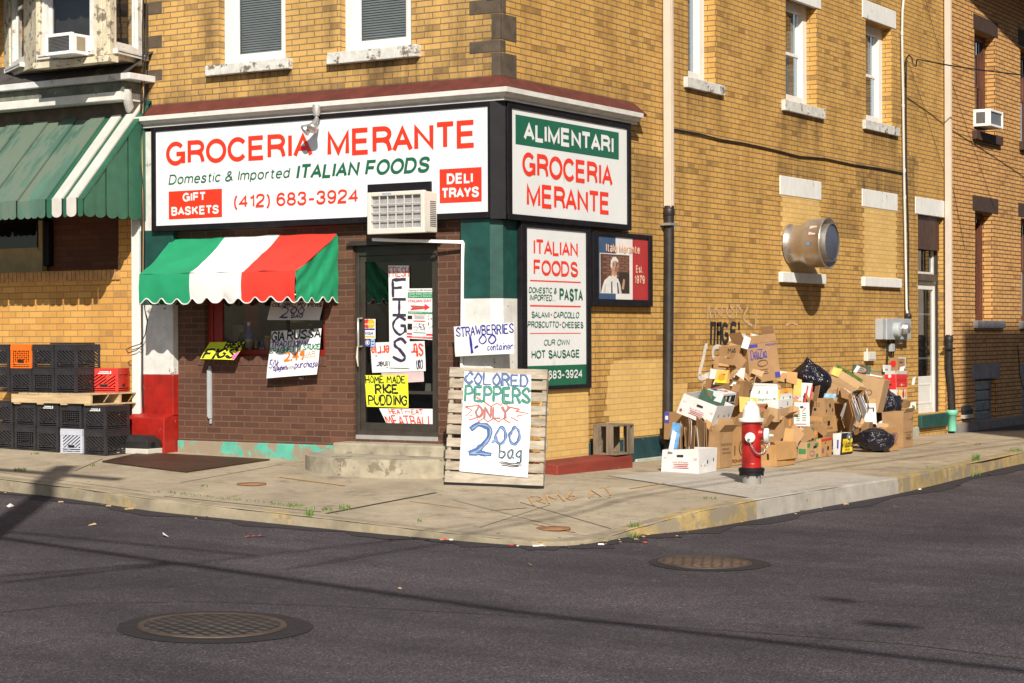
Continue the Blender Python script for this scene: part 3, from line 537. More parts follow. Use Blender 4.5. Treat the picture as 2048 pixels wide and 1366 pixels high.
def sash_window(parent, P, u0, u1, v0, v1, d=.10, fw=.10, mf=None, ms=None, blind=None, mid=.5, room=1.0, pane=None, blindv=0.0, curtain=None):
    mf = mf or white; ms = ms or white
    mb = MB(); frame(mb, P, u0, u1, v0, v1, fw, d, d+.08); win = mb.build('window', mf, parent, bevel=.004)
    a, b_, c, e = u0+fw, u1-fw, v0+fw*.5, v1-fw*.5; vm = c+(e-c)*mid
    mb = MB(); frame(mb, P, a, b_, c, vm+.02, .045, d+.045, d+.075); frame(mb, P, a, b_, vm-.02, e, .04, d+.080, d+.105); mb.build('sash', ms, win, bevel=.003)
    mb = MB(); mb.poly([P(a+.045, c+.045, d+.062), P(b_-.045, c+.045, d+.062), P(b_-.045, vm-.025, d+.062), P(a+.045, vm-.025, d+.062)]); mb.poly([P(a+.04, vm+.02, d+.092), P(b_-.04, vm+.02, d+.092), P(b_-.04, e-.04, d+.092), P(a+.04, e-.04, d+.092)]); mb.build('pane', pane or glassm, win)
    mb = MB(); r0 = .14+d
    for q in ([P(a, c, r0), P(a, c, room), P(a, e, room), P(a, e, r0)], [P(b_, c, r0), P(b_, c, room), P(b_, e, room), P(b_, e, r0)], [P(a, c, r0), P(b_, c, r0), P(b_, c, room), P(a, c, room)], [P(a, e, r0), P(b_, e, r0), P(b_, e, room), P(a, e, room)], [P(a, c, room), P(b_, c, room), P(b_, e, room), P(a, e, room)]): mb.poly(q)
    mb.build('interior', interior, win)
    if blind:
        mb = MB(); z = c+(e-c)*blindv; pitch = .028
        while z < e: mb.add([P(a+.01, z, d+.125), P(b_-.01, z, d+.125), P(b_-.01, z+pitch*.93, d+.137), P(a+.01, z+pitch*.93, d+.137)], [(0, 1, 2, 3)]); z += pitch
        mb.build('blind', blind, win)
    if curtain:
        mb = MB(); mb.grid(lambda s, t: P(a+(b_-a)*(.72+.28*s), c+(e-c)*t, d+.15+.02*math.sin(s*26)), 26, 2); mb.build('curtain', curtain, win)
    return win
def stone(parent, P, px, name, mat_, proud=.06, d_in=.05, bev=.008, plane=0):
    """slab from four pixels TL, TR, BL, BR on the wall plane"""
    f_ = F if P is PF else Sd
    q = [f_(x, y) for x, y in px]; us = [(p.x if P is PF else p.y) for p in q]; u0 = (us[0]+us[2])/2; u1 = (us[1]+us[3])/2; z1 = (q[0].z+q[1].z)/2; z0 = (q[2].z+q[3].z)/2
    mb = MB(); pbox(mb, P, u0, u1, z0, z1, -proud, d_in); return mb.build(name, mat_, parent, bevel=bev), (u0, u1, z0, z1)
sx = lambda px, py: Sd(px, py).y
sz = lambda px, py: Sd(px, py).z
fx = lambda px, py: F(px, py).x
fz = lambda px, py: F(px, py).z
blindg = pm('slat_blind', (.20, .215, .21), .5, var=.08); blindw = pm('white_blind', (.15, .15, .15), .5, var=.05); curt = pm('net_curtain', (.11, .10, .09), .9)

# ================================================================== corner store
def under(px, f_, ln, k, pad=.05): q = [f_(x, y) for x, y in px]; u = [(c.x if f_ is F else c.y) for c in q]; return (min(u)-pad, max(u)+pad, min(q[2].z, q[3].z)+.01, min(q[2].z, q[3].z)-ln, k)
ZFL = fz(640, 185)
YB = brick('yellow_brick', (.61, .37, .12), (.55, .325, .098), (.20, .155, .10), ms=.006, dark=(.21, .125, .05), dk=.17, dirt=.55, dirtcol=(.12, .075, .032), bs=.8,
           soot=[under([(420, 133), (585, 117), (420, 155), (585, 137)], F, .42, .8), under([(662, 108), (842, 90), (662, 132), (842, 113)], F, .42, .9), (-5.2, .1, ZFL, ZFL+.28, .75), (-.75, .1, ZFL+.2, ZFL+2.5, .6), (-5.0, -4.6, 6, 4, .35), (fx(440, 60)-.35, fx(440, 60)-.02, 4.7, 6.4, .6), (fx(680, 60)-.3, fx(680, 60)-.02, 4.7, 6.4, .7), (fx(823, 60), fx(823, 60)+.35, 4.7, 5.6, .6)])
YB2 = brick('ochre_brick', (.61, .355, .100), (.545, .305, .080), (.17, .125, .075), ms=.0055, bs=.8, dark=(.21, .115, .035), dk=.11, dirt=.62, seed=3, dirtcol=(.17, .09, .028),  # mortar darkened to carry the shadow lines under the bricks
            soot=[under([(1367, 153), (1443, 172), (1367, 175), (1443, 192)], Sd, .6, .7), under([(1563, 200), (1644.6, 218), (1563, 222), (1644, 238)], Sd, .6, .75), under([(1725, 239), (1794, 256), (1725, 258), (1793, 273)], Sd, .6, .7), under([(1557.4, 544), (1645, 549), (1557.4, 564.6), (1645, 568)], Sd, .5, .5), under([(1722.7, 554), (1797, 558), (1722.7, 572), (1797, 576.4)], Sd, .5, .5),
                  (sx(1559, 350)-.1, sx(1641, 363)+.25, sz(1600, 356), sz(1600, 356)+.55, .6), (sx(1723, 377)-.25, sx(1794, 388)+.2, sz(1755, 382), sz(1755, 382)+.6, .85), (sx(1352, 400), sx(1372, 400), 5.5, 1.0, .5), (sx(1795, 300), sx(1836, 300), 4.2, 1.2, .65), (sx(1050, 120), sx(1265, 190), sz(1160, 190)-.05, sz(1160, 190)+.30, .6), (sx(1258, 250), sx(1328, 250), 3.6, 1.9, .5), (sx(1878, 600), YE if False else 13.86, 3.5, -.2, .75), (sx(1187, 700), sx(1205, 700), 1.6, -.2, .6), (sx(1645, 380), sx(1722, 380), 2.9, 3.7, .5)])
store = empty('corner_store', (0, 0, 0), 'yellow brick corner grocery store with brown brick shopfront and painted corner post', 'store')
XL = -4.985; ZB = 4.23; TOP = 9.5; YE = 13.86
w1 = (fx(438, 70), fx(571, 70), fz(505, 126), 6.7); w2 = (fx(680, 60), fx(823, 60), fz(750, 100), 6.7)
mb = MB(); wall(mb, PF, XL, 0, 3.8, TOP, [w1, w2], .14); mb.build('front_wall', YB, store)
mb = MB(); mb.poly([PF(XL, 3.8, 0), PF(XL, TOP, 0), PF(XL, TOP, 8), PF(XL, 3.8, 8)]); mb.poly([PF(XL, TOP, 0), PF(0, TOP, 0), PF(0, TOP, 14), PF(XL, TOP, 14)]); mb.build('roof', darkstone, store)
# side wall with its windows and door
s1 = (sx(1376, 100), sx(1431, 100), sz(1400, 162), 7.0); s2 = (sx(1571.5, 120), sx(1634, 120), sz(1600, 208), sz(1610, 3)); s3 = (sx(1731.5, 150), sx(1784, 150), sz(1755, 247), sz(1755, 47))
dr = (sx(1836, 600), sx(1890, 600), sz(1850, 828), sz(1850, 430)); dr = (dr[0], min(dr[1], YE-.05), dr[2], dr[3])
mb = MB(); wall(mb, PS, 0, YE, -.4, TOP, [s1, s2, s3, dr], .20); mb.build('side_wall', YB2, store)
for wi, sill in ((w1, [(420, 133), (585, 117), (420, 155), (585, 137)]), (w2, [(662, 108), (842, 90), (662, 132), (842, 113)])):
    wn_ = sash_window(store, PF, *wi, d=.10, fw=.13, blind=blindg, mid=.52, room=.8)
    stone(wn_, PF, sill, 'sill', sillm, .09)
for wi, sill, lint in ((s1, [(1367, 153), (1443, 172), (1367, 175), (1443, 192)], None), (s2, [(1563, 200), (1644.6, 218), (1563, 222), (1644, 238)], [(1565, -38), (1641, -18), (1565, -2), (1641, 14)]), (s3, [(1725, 239), (1794, 256), (1725, 258), (1793, 273)], [(1724, 0), (1791, 21), (1724, 35), (1791, 58)])):
    wn_ = sash_window(store, PS, *wi, d=.16, fw=.14, blind=blindw if wi is s3 else None, mid=.5, room=.9, curtain=curt if wi is not s3 else None)
    stone(wn_, PS, sill, 'sill', sillm, .055)
    if lint: stone(wn_, PS, lint, 'lintel', lintm, .012)
# bricked-up windows: paler infill set a hair proud with toothed edges
def infill(u0, u1, z0, z1, teeth=.055, rh=.067, left=True, right=True):
    mb = MB(); r0 = math.floor(z0/rh); r = r0
    while r*rh < z1:
        a, b_ = max(z0, r*rh), min(z1, (r+1)*rh); o = teeth if r % 2 else 0
        mb.poly([PS(u0+(o if left else 0), a, -.003), PS(u1-(o if right else 0), a, -.003), PS(u1-(o if right else 0), b_, -.003), PS(u0+(o if left else 0), b_, -.003)]); r += 1
    return mb
for L_, S_ in (([(1559, 350.5), (1641.5, 363.7), (1559, 389), (1641.5, 401)], [(1557.4, 544), (1645, 549), (1557.4, 564.6), (1645, 568)]), ([(1723.5, 377), (1794, 388.5), (1723.5, 413), (1794, 422.5)], [(1722.7, 554), (1797, 558), (1722.7, 572), (1797, 576.4)])):
    lo, q = stone(store, PS, L_, 'lintel', lintm, .012); so_, q2 = stone(store, PS, S_, 'sill', lintm, .06)
    infill(q2[0]+.06, q2[1]-.06, q2[3], q[2]).build('brick_infill', LB, store)
stone(store, PS, [(1830, 393), (1890, 402.7), (1830, 427.5), (1890, 435.4)], 'lintel', lintm, .012)
# pale brick repair at the foot of the wall, stepped outline
def repair(px_rows, rh=.067):
    mb = MB()
    zt = sz(1270, 720); zb = sz(1270, 872); r = math.floor(zb/rh)
    rr = random.Random(3)
    while r*rh < zt:
        a, b_ = r*rh, min((r+1)*rh, zt); f_ = (b_-zb)/(zt-zb)
        left = sx(1205+12*abs(f_-.45)/.5, 800)+(.05 if r % 2 else 0)+rr.choice((0, .05)); right = sx(1378-(30*max(0, f_-.62)/.38+8*max(0, .4-f_)), 800)-(.06 if r % 2 else 0)-rr.choice((0, .1))
        if f_ > .72: right = sx(1336, 760)
        mb.poly([PS(left, a, -.003), PS(right, a, -.003), PS(right, b_, -.003), PS(left, b_, -.003)]); r += 1
    return mb
repair(None).build('brick_infill', LB, store)
mb = MB(); pbox(mb, PS, sx(1080, 800), sx(1170, 800), sz(1120, 928), sz(1120, 765), -.045, .1); mb.build('brick_infill', LB, store)
# painted base of the side wall
mb = MB(); pbox(mb, PS, sx(1176, 900), sx(1335, 900), -.02, sz(1300, 873), -.035, .05); mb.build('painted_base', pm('blue_green_base', (.012, .05, .06), .6, var=.3, wear=(.28, .26, .2), wt=.68, ws=6), store, bevel=.01)
mb = MB(); pbox(mb, PS, sx(1265, 900), sx(1345, 900), -.35, .005, -.06, .05); pbox(mb, PS, sx(1345, 900), sx(1835, 860), -.5, -.03, -.03, .05, 0); mb.build('foundation', pm('pale_base', (.36, .38, .33), .9, var=.2, wear=(.2, .3, .24), wt=.62), store, bevel=.01)
# --- side door
mb = MB(); u0, u1, v0, v1 = dr; ua = u0; ub = u1-.11
zd = sz(1850, 567); zt1 = sz(1850, 498)
frame(mb, PS, ua, ub, v0, zd, .09, .13, .19); mb.box(PS(ua, zd, .125), PS(ub, zd+.05, .2))
pbox(mb, PS, ua+.09, ub-.09, v0+.09, v0+.60, .142, .18); side_door = mb.build('door', white, store, bevel=.006)
mb = MB(); frame(mb, PS, ua+.17, ub-.17, v0+.15, v0+.48, .03, .135, .15); mb.build('door_panel', white, side_door, bevel=.004)
mb = MB(); mb.poly([PS(ua+.09, v0+.60, .16), PS(ub-.09, v0+.60, .16), PS(ub-.09, zd-.09, .16), PS(ua+.09, zd-.09, .16)]); mb.build('pane', glassd, side_door)
mb = MB(); pbox(mb, PS, ua+.09, ub-.09, v0+.88, v0+.91, .165, .175); pbox(mb, PS, ua+.09, ub-.09, v0+1.60, v0+1.63, .165, .175); mb.build('glazing_bar', white, side_door)
mb = MB(); mb.box(PS(ua+.05, v0+1.02, .10), PS(ua+.09, v0+1.14, .13)); mb.build('handle', blackp, side_door, bevel=.008)
mb = MB(); pbox(mb, PS, ua, ub+.0, zt1, v1, .06, .1); mb.build('transom_board', pm('rusty_board', (.06, .025, .015), .5, var=.5, sc=(1, 3, .5)), store)
mb = MB(); pbox(mb, PS, ua, ub-.1, zd+.05, zd+.16, .06, .2); mb.build('transom_ledge', darkstone, store)
mb = MB(); pbox(mb, PS, ub-.06, u1, zd+.05, zt1, .15, .2); pbox(mb, PS, ua, ub-.06, zd+.16, zd+.2, .14, .2); mb.build('transom_frame', whitew, store)
mb = MB(); mb.poly([PS(ua, zd+.16, .18), PS(ub, zd+.16, .18), PS(ub, zt1, .18), PS(ua, zt1, .18)]); mb.build('transom_pane', glassd, store)
mb = MB(); pbox(mb, PS, ua, u1, v0, v1, .5, .55); pbox(mb, PS, ub, u1, v0, v1, .12, .5); mb.build('interior', interior, store)
mb = MB(); pbox(mb, PS, u0-.02, u1-.03, v0-.22, v0-.01, -.07, .15); mb.build('door_sill', gpaint, store, bevel=.015)
# --- quoin stones at the corner and at the left end
for y0, y1, front, side in ((0, -30, .16, .0), (-5, 25, .38, .12), (25, 78, .10, .33), (78, 103, .38, .11), (103, 152, .10, .33)):
    za, zb_ = fz(1001, min(y0, y1) if y0 < y1 else y1), fz(1001, max(y0, y1))
    mb = MB(); mb.box((-front, -.006, zb_+.003), (.006, .05, za-.003)); mb.box((-.05, .05, zb_+.003), (.006, max(side, .06), za-.003)); mb.build('quoin', darkstone, store, bevel=.006)
for ya, yb_, wd in ((4, 30, .27), (30, 72, .06), (72, 97, .27), (97, 140, .06), (140, 163, .27), (163, 206, .06)):
    za, zb_ = fz(300, ya), fz(300, yb_)
    mb = MB(); mb.box((XL-.004, -.006, zb_+.003), (XL+wd, .05, za-.003)); mb.build('quoin', darkstone, store, bevel=.006)
# --- sloping roofing strip and white cornice that wrap the corner
CE = .22
def wrap(profile, xl, ye):                                 # profile: (projection, z) points swept along front, corner and side
    st = [lambda o, z: Vector((xl, -o, z)), lambda o, z: Vector((o, -o, z)), lambda o, z: Vector((o, ye, z))]
    mb = MB()
    for (o0, z0), (o1, z1) in zip(profile[:-1], profile[1:]):
        for a, b_ in ((0, 1), (1, 2)): mb.poly([st[a](o0, z0), st[b_](o0, z0), st[b_](o1, z1), st[a](o1, z1)])
    for a in (0, 2): mb.poly([st[a](o, z) for o, z in profile])
    return mb
zc = at(1010, 172, 1, -CE).z; zcb = at(1010, 197, 1, -CE).z
XC = at(268, 236, 1, -CE).x; YC = at(1287, 226, 0, CE).y
ztop = F(1000, 151).z
wrap([(.0, ztop), (CE-.05, zc+.005), (CE-.05, zc-.02), (.0, zc-.02)], fx(290, 213), sx(1268, 210)).build('flashing', maroon, store)
mb = wrap([(.0, zc-.003), (CE, zc-.003), (CE, zc-.055), (CE-.03, zc-.06), (CE-.045, zc-.085), (CE-.085, zc-.10), (CE-.095, zcb+.02), (CE-.08, zcb+.018), (CE-.08, zcb), (.0, zcb)], XC, YC)
mb.build('cornice', [pm('cornice_paint', (.62, .605, .57), .5, var=.12, wear=(.42, .33, .22), wt=.66, sc=(1, 1, 2)), greyp], store)
# --- ground floor front
XP = fx(356, 650); XPO = fx(286, 650); XG = -.44
win = (fx(409, 650), fx(650, 650), fz(530, 712), 2.42); door = (fx(706, 700), fx(876, 700), fz(790, 880), fz(790, 489))
mb = MB(); wall(mb, PF, XP, XG, .02, 3.8, [win, door], .14); mb.build('shopfront_wall', BB, store)
mb = MB(); pbox(mb, PF, XP, fx(705, 900), -.05, fz(500, 885), -.02, .05); mb.build('base_course', pm('peeling_turquoise', (.09, .38, .29), .75, var=.15, wear=(.27, .21, .15), wt=.49, ws=3.2, bmp=.6), store, bevel=.008)
mb = MB(); zs = win[2]; uu = win[0]-.1
while uu < win[1]+.02: mb.box(PF(uu, zs-.11, -.012), PF(uu+.062, zs-.005, .05)); uu += .07
mb.box(PF(win[0]-.1, zs-.10, -.003), PF(win[1]+.02, zs-.012, .02)); mb.build('sill_course', pm('brown_header', (.11, .05, .034), .75, var=.3, vs=12), store, bevel=.004)
# left pillar: green over white over red, on a wider red plinth
zw, zr, zp = fz(320, 610), fz(320, 749), fz(320, 826); zg = fz(320, 462)
mb = MB(); pbox(mb, PF, XPO, XP, zr, zw, -.09, .1, 0); pbox(mb, PF, XPO, XP, zp-.02, zr, -.09, .1, 1); pbox(mb, PF, XPO, XP, zw, zg, -.09, .1, 2); pbox(mb, PF, XPO, XP, zg, 3.9, -.09, .1, 0); pbox(mb, PF, XPO-.12, XPO-.02, .1, 4.0, -.05, .1, 0)
pil = mb.build('pillar', [whitew, redp, gpaint], store, bevel=.008)
mb = MB(); pl = [(XPO-.07, -.05), (XP-.05, -.05)]
a0, a1 = XPO-.06, XP-.01; mb.add([(a0, -.24, .0), (a1, -.24, .0), (a1, .05, .0), (a0, .05, .0), (a0, -.24, zp-.05), (a1, -.24, zp-.05), (a1, .05, zp), (a0, .05, zp), (a0, -.10, zp), (a1, -.10, zp)], [(0, 1, 5, 4), (1, 2, 6, 9, 5), (4, 5, 9, 8), (8, 9, 6, 7), (0, 4, 8, 7, 3)]); mb.build('plinth', redp, store, bevel=.012)
# corner post with a chamfered edge: green above, white below
cz = fz(985, 597)
prof = [(XG, .02), (XG, -.10), (-.07, -.10), (.03, .0), (.03, .33), (.0, .33), (.0, .02)]
mb = MB(); mb.prism([(x, y, 0) for x, y in prof][::-1], (0, 0, cz), 0); mb.prism([(x, y, cz) for x, y in prof][::-1], (0, 0, 3.8-cz), 1); mb.build('corner_post', [whitew, gpaint], store, bevel=.006)
# --- shop window with red frame and a shallow display behind
mb = MB(); frame(mb, PF, *win, .07, .06, .13, 0, wb=.07); pbox(mb, PF, win[0]+.07, win[0]+.2, win[2]+.07, win[3]-.07, .08, .12); pbox(mb, PF, fx(562, 650), fx(566, 650)+.01, win[2]+.07, win[3]-.07, .09, .12, 1); sw = mb.build('shop_window', [pm('window_red', (.24, .016, .010), .5, var=.2), bronze], store, bevel=.005)
mb = MB(); mb.poly([PF(win[0]+.2, win[2]+.07, .1), PF(win[1]-.07, win[2]+.07, .1), PF(win[1]-.07, win[3]-.07, .1), PF(win[0]+.2, win[3]-.07, .1)]); mb.build('pane', glassm, sw)
mb = MB(); a, b_, c, e = win
for q in ([PF(a, c, .14), PF(a, c, 1.2), PF(a, e, 1.2), PF(a, e, .14)], [PF(b_, c, .14), PF(b_, c, 1.2), PF(b_, e, 1.2), PF(b_, e, .14)], [PF(a, c+.03, .13), PF(b_, c+.03, .13), PF(b_, c+.03, 1.2), PF(a, c+.03, 1.2)], [PF(a, e, .14), PF(b_, e, .14), PF(b_, e, 1.2), PF(a, e, 1.2)], [PF(a, c, 1.2), PF(b_, c, 1.2), PF(b_, e, 1.2), PF(a, e, 1.2)]): mb.poly(q)
mb.build('interior', pm('display_interior', (.22, .15, .10), .8, var=.4, vs=3), sw)
# goods standing in the shop window (each a thing)
def bottle(x, y, h, r, mat_, capm, label):
    t = empty('bottle', (x, y, win[2]+.031), label, 'bottle'); mb = MB(); z = win[2]+.031
    mb.lathe([(r, 0), (r, h*.62), (r*.45, h*.74), (r*.4, h*.9)], (x, y, z), n=14); mb.build('body', mat_, t); mb = MB(); mb.lathe([(r*.46, h*.89), (r*.46, h)], (x, y, z), n=12); mb.build('cap', capm, t)
    mb = MB(); mb.lathe([(r+.001, h*.18), (r+.001, h*.45)], (x, y, z), n=14, caps=False); mb.build('wrapper', pm('bottle_wrapper', (.45, .36, .25), .7), t)
bl_blue = pm('blue_bottle', (.10, .12, .40), .25); bl_dark = pm('dark_bottle', (.02, .03, .015), .15); bl_gold = pm('gold_cap', (.5, .3, .06), .4)
for px, y, h, r, m_, c_, lb in ((498, .28, .36, .045, bl_blue, whitep, 'tall violet blue bottle with a white cap behind the shop window glass'), (483, .34, .28, .036, bl_dark, bl_gold, 'slim dark bottle with gold neck standing by the white board in the shop window'), (512, .36, .30, .032, bl_dark, blackp, 'narrow black bottle right of the violet blue bottle in the shop window'), (524, .30, .15, .04, bl_blue, blackp, 'low round blue bottle at the right of the window bottles')): bottle(at(px, 690, 1, y).x, y, h, r, m_, c_, lb)
mb = MB(); p = at(468, 690, 1, .5); mb.box((p.x-.19, .50, win[2]+.032), (p.x+.16, .53, win[2]+.36)); mb.build('display_board', pm('display_card', (.42, .37, .29), .8), label='plain pale display board standing behind the bottles in the shop window', cat='board')
mb = MB(); p = at(610, 690, 1, .4); mb.lathe([(.10, 0), (.105, .02), (.105, .26), (.10, .28)], (p.x-.1, .42, win[2]+.38), n=18); mb.build('can', pm('tin_yellow', (.55, .42, .10), .4), label='large yellow food tin above the sauce poster in the window', cat='tin')
for k, px in enumerate((452, 536, 548, 440)):
    p = at(px, 690, 1, .33); z = win[2]+.031; t = empty('jar', (p.x, .33, z), ('squat amber jar by the left end of the shop window display', 'tall amber jar right of the window bottles', 'green lidded jar furthest right of the window bottles', 'green lidded jar nearest the red window frame')[k], 'jar'); mb = MB(); h_ = (.12, .20, .16, .15)[k]
    mb.lathe([(.045, 0), (.048, .02), (.048, h_*.8), (.035, h_*.9)], (p.x, .33, z), n=14); mb.build('body', pm('amber_jar', (.30, .13, .03), .25) if k < 2 else pm('olive_jar', (.12, .14, .05), .25), t); mb = MB(); mb.lathe([(.037, h_*.9), (.037, h_)], (p.x, .33, z), n=14); mb.build('lid', pm('gold_cap', ()) if k < 2 else gpaint, t)
mb = MB(); mb.grid(lambda s, t: (win[0]+.22+.20*s, .45+.03*math.sin(s*20), win[2]+.10+(win[3]-win[2]-.2)*t), 20, 3); mb.build('curtain', pm('red_curtain', (.25, .03, .02), .8), sw)
mb = MB(); mb.box((win[0]+.85, .3, win[2]+.34), (win[1]-.09, .6, win[2]+.37)); mb.build('shelf', interior, sw)
# --- shop door
u0, u1, v0, v1 = door
mb = MB(); frame(mb, PF, u0, u1, v0+.04, v1, .055, .04, .14, wt=.11); sd_ = mb.build('shop_door', bronze, store, bevel=.005)
mb = MB(); frame(mb, PF, u0+.055, u1-.055, v0+.04, v1-.11, .06, .06, .11, wb=.14, wt=.07); pbox(mb, PF, u0+.115, u1-.115, v0+.50, v0+.535, .07, .105); mb.build('door_leaf', bronze, sd_, bevel=.004)
mb = MB(); mb.poly([PF(u0+.115, v0+.18, .085), PF(u1-.115, v0+.18, .085), PF(u1-.115, v1-.18, .085), PF(u0+.115, v1-.18, .085)]); mb.build('pane', glassd, sd_)
mb = MB(); mb.tube([PF(u0+.085, v0+1.02, .05), PF(u0+.085, v0+1.02, -.02), PF(u0+.085, v0+1.33, -.02), PF(u0+.085, v0+1.33, .05)], .012); mb.build('handle', alum, sd_)
mb = MB(); mb.tube([PF(u0+.085, v0+1.02, -.03), PF(u0+.08, v0+.9, -.035), PF(u0+.09, v0+.8, -.03)], [.008, .014, .006]); mb.build('tie_rope', pm('rope', (.5, .45, .36), .9), sd_)
mb = MB(); pbox(mb, PF, u0+.03, u1-.01, v0-.005, v0+.045, .0, .13); mb.build('threshold', alum, sd_, bevel=.004)
mb = MB(); pbox(mb, PF, u0-.05, u1+.06, v1, v1+.03, -.05, .1); pbox(mb, PF, u0-.02, u1+.02, v1+.03, v1+.05, -.03, .1); mb.build('door_hood', bronze, store)
mb = MB(); a, b_, c, e = door
for q in ([PF(a, c, .14), PF(a, c, 1.6), PF(a, e, 1.6), PF(a, e, .14)], [PF(b_, c, .14), PF(b_, c, 1.6), PF(b_, e, 1.6), PF(b_, e, .14)], [PF(a, c, .14), PF(b_, c, .14), PF(b_, c, 1.6), PF(a, c, 1.6)], [PF(a, e, .14), PF(b_, e, .14), PF(b_, e, 1.6), PF(a, e, 1.6)], [PF(a, c, 1.6), PF(b_, c, 1.6), PF(b_, e, 1.6), PF(a, e, 1.6)]): mb.poly(q)
mb.build('interior', interior, sd_)
mb = MB(); mb.add([PF(fx(818, 800), fz(800, 790), .3), PF(fx(850, 800), fz(800, 790), .3), PF(fx(850, 800), fz(800, 768), .32), PF(fx(818, 800), fz(800, 768), .32)], [(0, 1, 2, 3)]); mb.build('shelf_card', pm('shelf_card', (.4, .38, .33), .8), sd_)
# house numbers stuck on the bottom rail
mb = MB(); z0 = fz(790, 879); z1 = fz(790, 868)
for a_, b_, ch in ((770, 782, '2'), (790, 803, '5'), (801, 812, '7')):
    x0, x1 = fx(a_, 873), fx(b_, 873); mb.poly([PF(x0-.01, z0-.0, .056), PF(x1, z0, .056), PF(x1+.012, z1+.01, .056), PF(x0+.005, z1+.01, .056)], 0); mb.text(ch, PF(x0+.01, z0+.006, .053), Ux, Uz, (x1-x0)*.6, (z1-z0)*.85, 1, .02)
mb.build('number_plate', [pm('brass', (.42, .34, .2), .4, metal=.3), inkblack], sd_)

# ================================================================== building to the left
left = empty('row_house', (XL-4, 0, 0), 'yellow brick row house with peeling white bay window and green metal awning', 'house')
xr = fx(266, 600)
gw = (-9.5, fx(236, 500), fz(150, 541), 3.05)
mb = MB(); wall(mb, PF, -16, xr+.36, -.1, TOP, [gw], .35, d=.012); mb.build('wall', TB2, left)
mb = MB(); uu = gw[0]; zz = gw[2]
while uu < gw[1]+.02: mb.box(PF(uu, zz-.125, -.012), PF(uu+.062, zz-.01, .05)); uu += .072
mb.build('sill_course', pm('buff_header', (.46, .25, .09), .75, var=.3, vs=10), left, bevel=.004)
mb = MB(); frame(mb, PF, gw[0], fx(58, 480), gw[2], gw[3], .06, .22, .30, wb=.3); pbox(mb, PF, gw[0], fx(52, 480), fz(20, 502), fz(20, 495), .21, .3); lw = mb.build('window', pm('tan_frame', (.35, .27, .13), .6, var=.2), left)
mb = MB(); mb.poly([PF(gw[0], gw[2], .26), PF(fx(56, 480), gw[2], .26), PF(fx(56, 480), gw[3], .26), PF(gw[0], gw[3], .26)]); mb.build('pane', glassd, lw)
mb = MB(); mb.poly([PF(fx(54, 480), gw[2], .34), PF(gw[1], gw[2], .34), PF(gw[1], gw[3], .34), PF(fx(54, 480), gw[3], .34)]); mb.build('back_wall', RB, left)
mb = MB(); mb.poly([PF(gw[0], gw[2], .5), PF(gw[1], gw[2], .5), PF(gw[1], gw[3], .5), PF(gw[0], gw[3], .5)]); mb.build('interior', interior, left)
mb = MB(); p = F(92, 480, .3); mb.box((p.x-.11, .24, p.z-.33), (p.x+.10, .34, p.z+.24)); mb.box((p.x-.06, .20, p.z+.24), (p.x+.05, .34, p.z+.33)); mb.build('wall_lantern', blackp, label='dark box fixture on the shaded red brick under the green awning', cat='wall box', bevel=.02)
# cornice boards over the awning
def band(y0, y1, zt, zb_, x0=-16, x1=None, m=None, name='fascia', bev=.006):
    mb = MB(); mb.box((x0, y0, zb_), (x1, y1, zt)); return mb.build(name, m, left, bevel=bev)
XR = at(262, 150, 1, -.42).x-.05
cz1 = at(270, 143, 1, -.45).z; cz0 = at(270, 158, 1, -.45).z
band(-.45, 0, cz1, cz1-.075, x1=XR+.05, m=pm('gutter_white', (.60, .60, .60), .5, var=.15, wear=(.3, .28, .24), wt=.62), name='gutter')
band(-.36, 0, cz1-.077, cz1-.20, x1=XR-.12, m=pm('rotten_fascia', (.13, .14, .11), .8, var=.4, wear=(.5, .48, .42), wt=.64, ws=9, bmp=.6), name='fascia')
band(-.40, 0, cz1-.202, cz1-.30, x1=XR-.14, m=pm('flaking_trim', (.62, .60, .55), .7, var=.15, wear=(.2, .18, .14), wt=.64, ws=8, bmp=.6), name='trim_board')
band(-.18, 0, cz1-.302, cz1-.78, x1=XL-.03, m=darkstone, name='soffit_board')
mb = MB(); mb.add([(-16, -.45, cz1), (XR+.02, -.45, cz1), (XR+.02, 0, cz1+.30), (-16, 0, cz1+.30)], [(0, 1, 2, 3)]); mb.build('lower_roof', pm('tar_roof', (.05, .045, .042), .85, var=.4, wear=(.16, .12, .09), wt=.6, ws=4), left)
# bay window
ybay = -.75
bx0, bx1 = at(75, 125, 1, ybay).x, at(222, 118, 1, ybay).x; bxr = fx(292, 110); bxl = at(8, 130, 1, 0).x
bz0 = at(150, 122, 1, ybay).z
def facet(A, B): 
    A = Vector(A); B = Vector(B); U = (B-A).normalized(); Nn = U.cross(Uz).normalized()*-1; L_ = (B-A).length
    return (lambda u, v, d=0: A + U*u + Nn*d + Uz*v), L_
mb_s = MB(); bay = None
bt = 7.5
mb = MB()
for A, B in (((bxl, 0, 0), (bx0, ybay, 0)), ((bx0, ybay, 0), (bx1, ybay, 0)), ((bx1, ybay, 0), (bxr, -.03, 0))):
    pass
FA = [facet((bxl, 0, 0), (bx0, ybay, 0)), facet((bx0, ybay, 0), (bx1, ybay, 0)), facet((bx1, ybay, 0), (bxr, -.03, 0))]
def fa_u(P, L_, px, py):                                     # pixel -> coordinate along a bay facet
    d = ray(px, py); A = P(0, 0); B = P(L_, 0); n_ = (B-A).cross(Uz); t = n_.dot(A-CAM)/n_.dot(d); p = CAM+d*t; return (p-A).dot((B-A).normalized()), p.z
wins = []
mb = MB()
